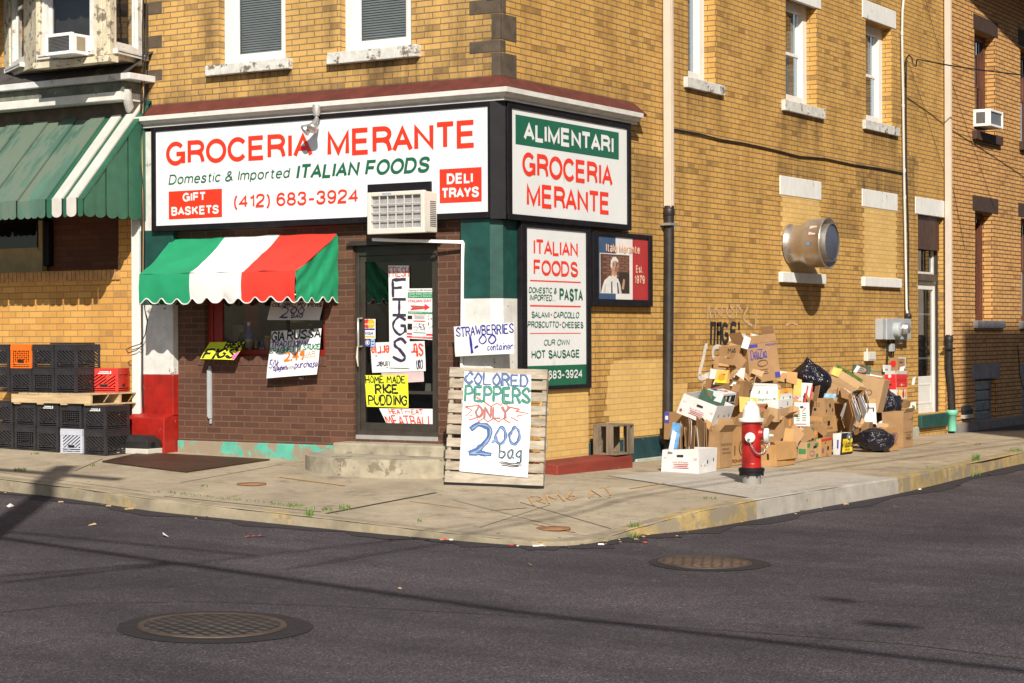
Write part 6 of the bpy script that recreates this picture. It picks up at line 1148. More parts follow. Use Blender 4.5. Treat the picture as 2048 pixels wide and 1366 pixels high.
def plate():
    m, nt, b = nodes('diamond_plate'); v = coord(nt); m1 = N(nt, 'ShaderNodeMapping', {0: v, 2: (0, 0, R(45)), 3: (26, 26, 1)}).outputs[0]
    ck = N(nt, 'ShaderNodeTexBrick', {'Vector': m1, 'Color1': (1, 1, 1, 1), 'Color2': (1, 1, 1, 1), 'Mortar': (0, 0, 0, 1), 'Scale': 1.0, 'Mortar Size': .22, 'Brick Width': 1.4, 'Row Height': .7})
    c_ = ramp(nt, nz(nt, v, 2.5, 6, .7), ((.3, (.05, .026, .017)), (.7, (.115, .062, .038)))); c_ = mixc(nt, 1, c_, ramp(nt, ck.outputs[0], ((0, (.8,)*3), (1, (1.25,)*3))), 'MULTIPLY'); nt.links.new(c_, b.inputs['Base Color']); b.inputs['Metallic'].default_value = .35; b.inputs['Roughness'].default_value = .55; bump(nt, b, ck.outputs[0], .6, .006); return m
mb = MB(); mb.prism(hp, (0, 0, .012)); mb.build('cellar_hatch', plate(), label='rusty diamond plate cellar hatch lying in the pavement by the red pillar', cat='hatch')
def mhmat(name, col, kind):
    m, nt, b = nodes(name); v = coord(nt)
    bt = N(nt, 'ShaderNodeTexBrick', {'Vector': N(nt, 'ShaderNodeMapping', {0: v, 2: (0, 0, R(20)), 3: (15, 15, 1) if kind else (11, 11, 1)}).outputs[0], 'Color1': (1, 1, 1, 1), 'Color2': (.8, .8, .8, 1), 'Mortar': (0, 0, 0, 1), 'Scale': 1.0, 'Mortar Size': .16, 'Brick Width': 1.6 if kind else 1.1, 'Row Height': .8})
    c_ = ramp(nt, nz(nt, v, 9, 6, .7), ((.3, tuple(x*.7 for x in col)), (.7, tuple(x*1.35 for x in col)))); c_ = mixc(nt, 1, c_, ramp(nt, bt.outputs[0], ((0, (.25,)*3), (1, (1.3,)*3))), 'MULTIPLY'); nt.links.new(c_, b.inputs['Base Color']); b.inputs['Metallic'].default_value = .15; b.inputs['Roughness'].default_value = .65; bump(nt, b, bt.outputs[0], .8, .012); return m
for (px, py, wl, wr, rc, lab, col, kd) in ((425, 1253, 290, 562, 1.44, 'round iron manhole cover in a black tar ring, nearest in the road', (.052, .045, .043), 0), (1410, 1127, 1318, 1488, 1.42, 'rusty round manhole cover further back in the road, off the corner kerb', (.13, .085, .062), 1)):
    c = GR(px, py); r_ = (GR(wl, py)-GR(wr, py)).length/2; n_ = Vector((.026, 0, 1)) if c.x < 4.2 else Vector((0, 0, 1)); n_.normalize()
    t = empty('manhole_cover', c, lab, 'manhole cover')
    mb = MB(); off = .06*Ux if kd == 0 else .10*Ux; rr = random.Random(int(px)); ring = [c+off*.4+n_*.004+Vector((math.cos(R(6*i)), math.sin(R(6*i)), 0))*r_*rc*(1+rr.uniform(-.012, .012)) for i in range(60)]
    for p_ in ring: p_.z = road_z(p_.x, p_.y)+.004
    mb.poly(ring); mb.build('asphalt_collar', pm('tar_ring', (.013, .0115, .014), .75, var=.25, bmp=.6, bs=80), t)
    mb = MB(); mb.lathe([(r_*1.10, .006), (r_*1.09, .016), (r_*1.01, .016), (r_, .010)], c, n_, 64, caps=False); mb.build('rim', pm('rim_iron', (.07, .05, .038), .6, metal=.2, var=.3), t)
    mb = MB(); mb.lathe([(r_, .009), (r_*.985, .014), (0, .016)], c, n_, 64, caps=False); mb.build('lid', mhmat('manhole_lid' + ('_rusty' if kd else ''), col, kd), t)
for px, py, lab in ((1107, 1058, 'small round rusty valve cover set in the pavement at the corner kerb'), (503, 969, 'small round rusty valve cover in the pavement before the shop window')):
    c = G(px, py, .0); mb = MB(); mb.lathe([(.15, .002), (.148, .012), (.115, .012), (.11, .006), (.10, .006), (.095, .014), (.0, .015)], c, (0, 0, 1), 30, caps=False); mb.build('valve_cover', pm('rusty_cover', (.24, .115, .05), .75, var=.35, vs=14), label=lab, cat='valve cover')

# ------------------------------------------------------------------ fire hydrant
hb = G(1503, 967); hs = (hb-CAM).dot(_f)/FPX*1.0                 # metres per pixel there
f2 = Vector((_f.x, _f.y, 0)).normalized(); r2_ = Vector((_r.x, _r.y, 0)).normalized()
hyd = empty('fire_hydrant', hb, 'red fire hydrant with white bonnet and caps on the kerbside pavement', 'fire hydrant')
hz = lambda zy: (1366-zy)/4.14*hs
hr = lambda zx: zx/4.14*hs
red = pm('hydrant_red', (.36, .012, .010), .36, var=.22, wear=(.16, .09, .07), wt=.70, ws=12, bmp=.3, bs=55); hw = pm('hydrant_white', (.70, .69, .66), .42, var=.08, wear=(.38, .28, .18), wt=.72, ws=14, bmp=.3, bs=55)
mb = MB(); mb.lathe([(hr(78), -.03), (hr(78), hz(1285))], hb, n=28); mb.build('standpipe', pm('grey_standpipe', (.22, .21, .19), .8, var=.3, wear=(.4, .38, .35), wt=.66), hyd)
mb = MB(); mb.lathe([(hr(85), hz(1292)), (hr(102), hz(1286)), (hr(102), hz(1268)), (hr(108), hz(1262)), (hr(108), hz(1238)), (hr(88), hz(1232))], hb, n=32, sharp=True)
for i in range(8): a_ = R(45*i+10); o = hb+Vector((math.cos(a_), math.sin(a_), 0))*hr(96); mb.lathe([(.012, 0), (.012, .03)], o+Uz*hz(1300), n=6)
mb.build('flange', blackp, hyd, bevel=.003)
mb = MB(); mb.lathe([(hr(82), hz(1238)), (hr(82), hz(1200)), (hr(80), hz(1195)), (hr(80), hz(870)), (hr(88), hz(862)), (hr(88), hz(852))], hb, n=40, sharp=True); barrel = mb.build('barrel', red, hyd)
mb = MB(); mb.lathe([(hr(106), hz(854)), (hr(108), hz(848)), (hr(108), hz(832)), (hr(104), hz(826)), (hr(78), hz(822)), (hr(72), hz(790)), (hr(68), hz(750)), (hr(62), hz(735)), (hr(46), hz(715)), (hr(44), hz(712)), (hr(44), hz(694)), (hr(36), hz(688)), (hr(12), hz(686))], hb, n=40, sharp=True); mb.build('bonnet', hw, hyd)
mb = MB(); mb.lathe([(hr(14), hz(690)), (hr(14), hz(670)), (hr(8), hz(666))], hb, n=5); mb.build('operating_nut', hw, hyd)
d1 = (-f2*.97-r2_*.22).normalized(); d2 = (r2_*.97-f2*.22).normalized()
o1 = hb+Uz*hz(980); o2 = hb+Uz*hz(952)
mb = MB(); mb.lathe([(hr(52), hr(60)), (hr(48), hr(95))], o2, d2, 24); mb.lathe([(hr(38), hr(60)), (hr(36), hr(88))], o1, d1, 24); mb.lathe([(hr(38), hr(60)), (hr(36), hr(95))], o1, -d1, 24); mb.build('outlet', red, hyd)
def hcap(o, d, r0, x0_):
    mb = MB(); mb.lathe([(r0*.9, x0_), (r0, x0_+.006), (r0, x0_+hr(36)), (r0*.9, x0_+hr(42)), (r0*.3, x0_+hr(46))], o, d, 26, sharp=True); mb.lathe([(hr(13), x0_+hr(40)), (hr(13), x0_+hr(78)), (hr(8), x0_+hr(80))], o, d, 5); mb.build('cap', hw, hyd)
o2b = hb+Uz*hz(968)
hcap(o2b, d2, hr(62), hr(104)); hcap(o1, d1, hr(42), hr(80)); hcap(o1, -d1, hr(42), hr(85))
mb = MB(); A_ = o1+d1*hr(110)-Uz*hr(40); B_ = o2b+d2*hr(150)-Uz*hr(60); nl = 26
for i in range(nl):
    t_ = i/(nl-1); p_ = A_.lerp(B_, t_)-Uz*(hr(100)*4*t_*(1-t_)*.9)+d1*(.05*math.sin(math.pi*t_)); tn = (B_-A_).normalized()+Uz*(-(1-2*t_)*1.2); tn.normalize(); sd_v = tn.cross(Uz if i % 2 else d1).normalized(); up_v = tn.cross(sd_v)
    mb.tube([p_+tn*.013*math.cos(k*.785)+sd_v*.007*math.sin(k*.785) for k in range(9)], .0025, 5, caps=False)
mb.build('chain', steel, hyd)

# ------------------------------------------------------------------ pallets, beam, wooden crate, bait boxes
def plank(mb, c, X, Y, Z, m=0, rr=random): mb.obox(c, X, Y, Z, m)
# leaning pallet with the pepper price sheets
BLp, BRp = G(889, 969), G(1087, 977)
Xp = (BRp-BLp); Wp = Xp.length; Xp.normalize(); bk = Uz.cross(Xp); bk = bk if bk.dot(_f) > 0 else -bk
Zp = (Uz*math.cos(R(11))+bk*math.sin(R(11))).normalized(); Np = Zp.cross(Xp); Np = Np if Np.dot(_f) < 0 else -Np; Hp = 1.20
pal = empty('leaning_pallet', (BLp+BRp)/2, 'weathered pallet leaning against the corner post, carrying price sheets', 'pallet')
rows = [(0, .135), (.15, .24), (.262, .352), (.385, .475), (.515, .605), (.622, .712), (.735, .825), (.872, .962), (.99, 1.08), (1.10, Hp)]
for k, (a, b_) in enumerate(rows):
    mb = MB(); j = random.uniform(-.006, .006); mb.obox(BLp+Xp*(Wp/2)+Zp*((a+b_)/2)+Np*.008, Xp*(Wp/2+j), Zp*((b_-a)/2), Xp.cross(Zp)*.008); mb.build('deck_board', wood2 if k % 3 else pm('pale_pallet_wood', (.36, .31, .245), .85, var=.3, vs=6, sc=(1, 1, 5), bmp=.4), pal, bevel=.003)
for s_ in (.03, .5, .97): mb = MB(); mb.obox(BLp+Xp*(Wp*s_)+Zp*(Hp/2+.005)-Np*.05, Xp*.02, Zp*(Hp/2-.006), Xp.cross(Zp)*.049); mb.build('stringer', wood2, pal, bevel=.003)
for a in (.05, .45, .8, 1.15): mb = MB(); mb.obox(BLp+Xp*(Wp/2)+Zp*a-Np*.108, Xp*Wp/2, Zp*.045, Xp.cross(Zp)*.008); mb.build('back_board', wood2, pal, bevel=.003)
mb = MB(); mb.obox(BLp+Xp*(Wp/2)+Zp*.012+Np*.010, Xp*(Wp/2+.004), Zp*.012, Xp.cross(Zp)*.012); mb.build('bottom_strip', blackp, pal)
def palq(px, py, off):                                       # pixel -> point on the pallet face
    o = BLp+Np*off; d = ray(px, py); t_ = Np.dot(o-CAM)/Np.dot(d); return CAM+d*t_
def palsheet(label, corners, lines, inks, extra=None, off=.02, seed=1):
    Q = [palq(*zoomer(640, 440, 2.438)(*p), off) for p in corners]
    def P(s, t, lift=0): return (Q[2]*(1-s)+Q[3]*s)*(1-t)+(Q[0]*(1-s)+Q[1]*s)*t+Np*(lift+.004*math.sin(5*s+3*t)+.01*max(0, .12-t))
    th = empty('paper_sign', (Q[2]+Q[3])/2, label, 'paper sign'); mb = MB(); mb.grid(lambda s, t: P(s, t), 14, 14); pg = mb.build('paper', paper, th); mb = MB()
    for k, (t, s0, t0, s1, t1, wd, m) in enumerate(lines): [mb.hand(t, Q[2], (Q[3]-Q[2]).normalized(), (Q[0]-Q[2]).normalized(), 1, 1, wd*(1 if r_ == 0 else .28), m if r_ == 0 else len(inks)-1, seed+k, fn=lambda a, b_, s0=s0+r_*.006, t0=t0-r_*.008, s1=s1+r_*.008, t1=t1-r_*.004, lf=.0025+.003*r_: P(s0+(s1-s0)*a, t0+(t1-t0)*b_, lf), jit=.14+.1*r_) for r_ in ((0, 1) if wd > .014 else (0,))]
    if extra: extra(mb, P)
    mb.build('writing', inks, pg)
def burst(mb, P):
    pts = [(.04, .30), (.14, .24), (.05, .12), (.15, .14), (.10, .04), (.22, .10), (.24, .02), (.32, .09), (.38, .02), (.46, .09), (.54, .03), (.60, .10), (.70, .02), (.72, .13), (.82, .06), (.80, .16), (.97, .22), (.78, .26), (.84, .30), (.66, .34), (.62, .48), (.56, .36), (.50, .40), (.42, .33), (.20, .50), (.24, .34), (.04, .30)]
    mb.ribbon([P(s_, t_, .0025) for s_, t_ in pts], .013, Np, 2)
bluegrey = pm('slate_blue_ink', (.05, .09, .26), .6, var=.4, vs=20); lightblue = pm('pale_blue_ink', (.16, .28, .45), .6, var=.3, vs=20)
palsheet('upper white sheet for coloured peppers with red starburst, on the leaning pallet', [(704, 738), (1030, 756), (693, 985), (1026, 998)], [('COLORED', .02, .76, .95, .99, .023, 0), ('PEPPERS', .03, .42, .98, .73, .028, 1), ('ONLY', .20, .10, .68, .32, .025, 3)], [bluegrey, inkgreen, pm('brick_red_ink', (.55, .07, .03), .6, var=.2), pm('rust_ink', (.50, .09, .03), .6, var=.2), pm('dry_marker', (.10, .19, .30), .6)], burst, .024, 11)
def scr(mb, P):
    for k, (y, a, b_) in enumerate(((.245, .58, .88), (.215, .60, .90), (.185, .62, .86))): mb.ribbon([P(a+(b_-a)*i/8, y+.01*math.sin(i), .0025) for i in range(9)], .010, Np, 1)
    o2 = [(.50, .72), (.56, .86), (.64, .80), (.65, .68), (.60, .60), (.52, .64), (.50, .72)]
palsheet('lower white sheet with a big two dollar price per bag, on the leaning pallet', [(692, 982), (1027, 997), (680, 1225), (1012, 1256)], [('2', .15, .38, .44, .96, .055, 0), ('.', .46, .62, .49, .66, .03, 2), ('00', .50, .60, .85, .94, .027, 0), ('bag', .57, .26, .89, .56, .016, 1)], [bluegrey, inkblack, lightblue], scr, .030, 3)
# black milk crates (upside down, so the plain base is on top)
CW, CD, CH = .345, .40, .283
def crate(mat_, kind):
    root = empty('milk_crate', (0, 0, 0)); ORG[root.name] = Vector(); t_ = .012; mb = MB()
    mb.box((-CW/2, -CD/2, CH-.02), (CW/2, CD/2, CH))
    for sx_ in (-1, 1):
        for sy_ in (-1, 1): mb.box((sx_*CW/2, sy_*CD/2, 0), (sx_*(CW/2-.035), sy_*(CD/2-t_), CH-.02)); mb.box((sx_*CW/2, sy_*(CD/2-t_), 0), (sx_*(CW/2-t_), sy_*(CD/2-.035), CH-.02))
    for a, b_ in ((0, .016), (.026, .038), (.05, .062), (CH-.075, CH-.02)):
        e = .004
        for s_ in (-1, 1): mb.box((-CW/2-e*.5, s_*(CD/2+e*.5), a), (CW/2+e*.5, s_*(CD/2-t_), b_)); mb.box((s_*(CW/2+e*.5), -CD/2, a), (s_*(CW/2-t_), CD/2, b_))
    mb.build('body', mat_, root, local=True, bevel=.003)
    for ax_, s_, L_ in ((1, -1, CW), (0, 1, CD), (1, 1, CW), (0, -1, CD)):
        mb = MB(); z0, z1 = .062, CH-.075; half = L_/2-.035; dep = (CD if ax_ == 1 else CW)/2
        def pt(u, z, d): return Vector((u, s_*(dep-d), z)) if ax_ == 1 else Vector((s_*(dep-d), u, z))
        def bar(a, b_, wd=.019):
            dv = Vector((b_[0]-a[0], b_[1]-a[1])); l = dv.length
            if l < 1e-4: return
            dv /= l; nv = Vector((-dv.y, dv.x))*wd/2; q_ = [(a[0]+nv.x, a[1]+nv.y), (b_[0]+nv.x, b_[1]+nv.y), (b_[0]-nv.x, b_[1]-nv.y), (a[0]-nv.x, a[1]-nv.y)]; mb.prism([pt(u, z, .002) for u, z in q_], pt(0, 0, .011)-pt(0, 0, .002))
        hwd = .05
        def clip(a, b_):                                    # keep bars inside the panel
            (x0_, y0_), (x1_, y1_) = a, b_; t0, t1 = 0, 1
            for p_, q_ in ((-(x1_-x0_), x0_+half), (x1_-x0_, half-x0_), (-(y1_-y0_), y0_-z0), (y1_-y0_, z1-y0_)):
                if abs(p_) < 1e-9:
                    if q_ < 0: return None
                elif p_ < 0: t0 = max(t0, q_/p_)
                else: t1 = min(t1, q_/p_)
            return None if t0 >= t1 else ((x0_+(x1_-x0_)*t0, y0_+(y1_-y0_)*t0), (x0_+(x1_-x0_)*t1, y0_+(y1_-y0_)*t1))
        u = -half-.3
        step = .058 if kind != 1 else .07
        while u < half+.3:
            for sg in ((1,) if kind == 0 else ((1, -1) if kind == 1 else (-1,))):
                r_ = clip((u, z0), (u-sg*.22, z1)); r_ and bar(*r_)
            u += step
        if kind == 3:
            for k in range(5): bar((-half, z0+(z1-z0)*(k+.5)/5), (half, z0+(z1-z0)*(k+.5)/5))
        # handle opening framed by a thick lip
        for a, b_ in (((-hwd, z0+.0), (-hwd, z0+.035)), ((hwd, z0), (hwd, z0+.035)), ((-hwd, z0+.035), (hwd, z0+.035))): bar(a, b_, .012)
        mb.build('lattice_panel', mat_, root, local=True)
    mb = MB(); mb.box((-.046, -CD/2-.001, .064), (.046, -CD/2+.016, .096)); mb.build('handle_slot', pm('slot_dark', (.006, .006, .006), .8), root, local=True); mb = MB(); mb.box((CW/2-.016, -.046, .064), (CW/2+.001, .046, .096)); mb.build('handle_slot', pm('slot_dark', ()), root, local=True)
    return root
def put(root, loc, rz, label, first, group=None):
    if first: o = root
    else:
        o = root.copy(); COL.objects.link(o)
        for ch in list(root.children): c_ = ch.copy(); COL.objects.link(c_); c_.parent = o
    o.location = loc; o.rotation_euler = (0, 0, rz); o['label'] = label; o['category'] = 'crate'; o['group'] = group or 'milk crates stacked on the pavement'
    return o
blackc = pm('black_crate', (.026, .024, .027), .34, var=.25, bmp=.05); orangec = pm('orange_crate', (.75, .14, .01), .45, var=.08); redc = pm('red_crate', (.62, .03, .02), .45, var=.08); whitec = pm('pale_grey_crate', (.45, .47, .55), .5, var=.08)
cr = {k: crate(m_, kd) for k, m_, kd in (('b0', blackc, 0), ('b1', blackc, 1), ('o', orangec, 1), ('r', redc, 2), ('w', whitec, 2))}; used = set()
def pc(key, x, y, z, label, rz=0, mark=False):
    o = put(cr[key], (x, y, z), rz, label, key not in used); used.add(key)
    if mark:
        mb = MB(); rr = random.Random(len(label)); z0 = CH-.062
        for i in range(2): mb.box((-.07+.02*i, -CD/2-.004, z0+.018*i), (.07-.01*i, -CD/2-.0027, z0+.010+.018*i))
        mb.box((.075, -CD/2-.004, z0), (.09, -CD/2-.0027, z0+.03)); mb.build('print', signw, o, local=True)
    return o

fy = -.85; cor = at(211, 907, 1, fy); cor.z = gz(cor.x, fy)                           # front right foot of the lower stack
def cx(px): return at(px, 890, 1, fy).x
edges = [213, 167.5, 117, 72.5, 27.5, -17, -62]
names_lo = ['rightmost', 'second from the right', 'third from the right', 'fourth from the right', 'leftmost visible']
for i in range(5):
    xm = (cx(edges[i])+cx(edges[i+1]))/2; g_ = min(gz(xm, fy), gz(xm, fy+.4))
    wob = random.uniform(-.012, .012)
    if i == 1: pc('w', xm, fy+CD/2, g_+.004, 'pale grey crate in the bottom row of the lower stack, between black ones', wob)
    else: pc('b0' if i != 3 else 'b1', xm, fy+CD/2, g_+.004, f'black milk crate on the pavement, {names_lo[i]} of the bottom row', wob)
    pc('b1' if i == 1 else 'b0', xm+random.uniform(-.008, .008), fy+CD/2, g_+CH+.006, f'black milk crate right under the pallet, {names_lo[i]} of the second row', random.uniform(-.012, .012), i in (0, 2))
pz = cor.z+2*CH+.012
# pallet on the lower stack
pr = at(182, 806, 1, fy-.03).x; pb = empty('pallet', (pr-.6, fy+.5, pz), 'pale wooden pallet lying on the lower crates and carrying the upper ones', 'pallet'); PD = 1.0; PH = .135
for k in range(7): mb = MB(); a = pr-.17*k; mb.box((a-.14, fy-.04, pz+PH-.016), (a, fy-.04+PD, pz+PH)); mb.build('deck_board', wood, pb, bevel=.003)
for k, yy in enumerate((fy-.038, fy-.04+PD/2-.02, fy-.042+PD-.04)): mb = MB(); mb.box((pr-1.28, yy, pz+.017), (pr-.004, yy+.04, pz+PH-.017)); mb.build('stringer', wood, pb, bevel=.003)
for k in range(4): mb = MB(); a = pr-.38*k; mb.box((a-.10, fy-.04, pz), (a, fy-.04+PD, pz+.016)); mb.build('bottom_board', wood, pb, bevel=.003)
pt_ = pz+PH+.001
ue = [at(px, 780, 1, fy+.04).x for px in (154, 108, 64, 20, -24)]
un = ['at the right end', 'second from the right', 'third from the right', 'fourth from the right']
for i in range(4):
    xm = (ue[i]+ue[i+1])/2
    pc('b1' if i == 1 else 'b0', xm, fy+.04+CD/2, pt_, f'black milk crate standing on the pallet boards, {un[i]} of its row', random.uniform(-.012, .012))
    if i == 2: pc('o', xm, fy+.04+CD/2, pt_+CH+.002, 'orange milk crate in the top row among black ones', 0)
    else: pc('b0', xm, fy+.04+CD/2, pt_+CH+.002, f'black milk crate in the top row, {["at the right end", "between the orange crate and the end one", "", "left of the orange crate"][i]}', random.uniform(-.012, .012))
pc('r', at(217, 760, 1, -.30).x, -.28, pt_, 'bright red milk crate at the right end of the pallet, against the wall', R(24), True)
pc('b0', ue[2]+.05, fy+.04+CD*1.5+.02, pt_+CH+.02, 'black milk crate behind the orange one, its top just showing')

# bait boxes
def bait(px, py, label, s_=1.0, ax=None, rz=0):
    o = G(px, py) if px > 400 else at(px, py, 1, -.40); o.z = gz(o.x, o.y); t = empty('bait_box', o, label, 'bait box', rot=(0, 0, rz)); mb = MB(); mb.box((-.24*s_, -.13, 0), (.24*s_, .13, .065)); mb.build('slab', concpale, t, local=True, bevel=.008)
    mb = MB(); a, b_ = .225*s_, .115; mb.add([(-a, -b_, .066), (a, -b_, .066), (a, b_, .066), (-a, b_, .066), (-a-.01, -b_-.01, .145), (a+.01, -b_-.01, .145), (a+.01, b_+.01, .145), (-a-.01, b_+.01, .145), (-a+.03, -b_+.04, .215), (a-.06, -b_+.04, .215), (a-.06, b_-.04, .215), (-a+.03, b_-.04, .215)], [(0, 1, 5, 4), (1, 2, 6, 5), (2, 3, 7, 6), (3, 0, 4, 7), (4, 5, 9, 8), (5, 6, 10, 9), (6, 7, 11, 10), (7, 4, 8, 11), (8, 9, 10, 11)]); mb.build('body', rubber, t, local=True, bevel=.006)
    mb = MB(); mb.lathe([(.034, 0), (.034, .004)], (a+.006, -.02, .11), (1, 0, 0), 16); mb.build('entry_hole', blackp, t, local=True)
bait(279, 905, 'black bait box on a white slab beside the red pillar plinth', 1.0); bait(1924, 861, 'black bait box on a white slab in the shade beside the mint green pipe foot', .95, rz=R(90))
# red timber beam along the side wall
mb = MB(); a = at(1266, 935, 0, .48); ya0 = .35; mb.add([(.20, ya0, -.05), (.48, ya0, -.08), (.48, a.y, gz(.48, a.y)-.02), (.20, a.y, gz(.2, a.y)-.02), (.20, ya0, .135), (.48, ya0, .10), (.48, a.y, gz(.48, a.y)+.135), (.20, a.y, gz(.2, a.y)+.155)], [(0, 3, 2, 1), (4, 5, 6, 7), (0, 1, 5, 4), (1, 2, 6, 5), (2, 3, 7, 6), (3, 0, 4, 7)]); mb.build('timber_beam', redwood, label='worn dark red timber beam lying along the foot of the side wall', cat='timber', bevel=.012)
# open wooden crate standing on it
wx = .46; o = at(1233, 926, 0, wx); wz = gz(wx, o.y)+.15; y0_, y1_ = o.y, o.y+.40; x0_, x1_ = wx-.30, wx; hh = .34
t = empty('wooden_crate', ((x0_+x1_)/2, (y0_+y1_)/2, wz), 'weathered grey wooden crate standing on end on the red beam', 'crate')
def wb_(name, a, b_): mb = MB(); mb.box(a, b_); return mb.build(name, wood3, t, bevel=.003)
for u0, u1 in ((.0, .095), (.165, .255)): wb_('front_slat', (x0_+u0+.01+(.0 if u0 else 0), y0_-.012, wz), (x0_+u1+.01, y0_, wz+hh))
wb_('end_board', (x0_, y0_, wz+hh-.02), (x1_, y1_, wz+hh)); wb_('end_board', (x0_, y0_, wz), (x1_, y1_, wz+.02))
wb_('back_slat', (x0_, y1_, wz), (x0_+.12, y1_+.012, wz+hh)); wb_('back_slat', (x0_+.17, y1_, wz), (x1_, y1_+.012, wz+hh)); wb_('side_slat', (x1_-.012, y0_+.26, wz+.021), (x1_, y0_+.33, wz+hh-.021)); wb_('side_slat', (x0_, y0_, wz+.021), (x0_+.012, y1_, wz+hh-.021))
mb = MB()
mb.text('IERS', (x0_+.075, y0_-.0135, wz+.30), -Uz, Ux, .20, .045, 0, 0); mb.build('stencil', pm('faded_stencil', (.10, .08, .06), .9), t)
# ------------------------------------------------------------------ heap of cardboard boxes and bin bags
ZA, ZB, ZH = zoomer(1330, 640, 4.14), zoomer(1560, 640, 4.71), zoomer(1300, 600, 3.531)
def kraft(name, col): return pm(name, col, .85, var=.10, vs=7, bmp=.08, bs=60, wear=tuple(c*.72 for c in col), wt=.70, ws=4)
KA, KB_, KC, KD = kraft('kraft_card', (.34, .20, .095)), kraft('kraft_card_dark', (.25, .14, .06)), kraft('kraft_card_pale', (.41, .265, .14)), kraft('kraft_card_orange', (.42, .235, .09))
WC = pm('white_card', (.60, .59, .59), .7, var=.06, wear=(.5, .44, .38), wt=.72, ws=4, bmp=.05); GC = pm('dark_green_card', (.035, .085, .06), .6, var=.2); OC = pm('orange_print_card', (.72, .42, .10), .6, var=.2); RC = pm('red_print_card', (.58, .025, .025), .5, var=.15); NC = pm('navy_print', (.025, .02, .09), .6)
INK = [inkblack, pm('stamp_red', (.40, .04, .04), .7), pm('stamp_brown', (.12, .06, .03), .8), pm('stamp_green', (.04, .20, .07), .7), pm('stamp_blue', (.05, .05, .30), .7), OC, WC, pm('vidalia_yellow', (.85, .60, .02), .5), RC, pm('pepper_orange', (.85, .28, .02), .5), pm('stamp_purple', (.16, .09, .20), .8), GC]
BK, RD, BR, GN, BL, OR, WH, YE_, RR, PO, PU, DG = range(12)
HEAP = 'cardboard boxes heaped against the side wall'
def hook(c, loc, zf, rz, rx, ry, crn):
    M = Euler((R(rx), R(ry), R(rz)), 'XYZ').to_matrix()
    if loc is None: p = G(*zf(*c), .004)
    else: p = at(*zf(*c), 0, loc)
    return p - M @ Vector(crn), (R(rx), R(ry), R(rz))
def prints(mb, face, w_, d, h, items):
    O, U, V, L_, H_ = {'l': (Vector((-w_/2, -d/2-.0025, 0)), Ux, Uz, w_, h), 'r': (Vector((w_/2+.0025, -d/2, 0)), Uy, Uz, d, h), 't': (Vector((-w_/2, -d/2, h+.0025)), Ux, Uy, w_, d)}[face]
    Nn = U.cross(V)
    for k, it in enumerate(items):
        kind, m, s0, t0, s1, t1 = it[:6]; A = O+U*(s0*L_)+V*(t0*H_)+Nn*(.0006*k); ww, hh = (s1-s0)*L_, (t1-t0)*H_
        if kind == 'R': mb.poly([A, A+U*ww, A+U*ww+V*hh, A+V*hh], m)
        elif kind == 'D': mb.poly([A+U*(ww/2+ww/2*math.cos(.3927*i))+V*(hh/2+hh/2*math.sin(.3927*i)) for i in range(16)], m)
        elif kind == 'O':
            a = [A+U*(ww/2+ww/2*math.cos(.3927*i))+V*(hh/2+hh/2*math.sin(.3927*i)) for i in range(17)]; mb.ribbon(a, hh*.10, Nn, m)
        elif kind == 'T': mb.text(it[6], A, U, V, ww, hh, m, 0, it[7] if len(it) > 7 else 0)
        elif kind == 'S': mb.sans(it[6], A, U, V, ww, hh, m, .16)
        elif kind == 'H': mb.hand(it[6], A, U, V, ww, hh, it[7], m, 3)
        elif kind == 'L':                                    # lines of small print
            n_ = it[6]; rr = random.Random(n_+int(s0*50))
            for i in range(n_): y_ = hh*(i+.3)/n_; x_ = rr.uniform(0, .15)*ww; mb.poly([A+U*x_+V*y_, A+U*(ww-x_)+V*y_, A+U*(ww-x_)+V*(y_+hh*.36/n_), A+U*x_+V*(y_+hh*.36/n_)], m)
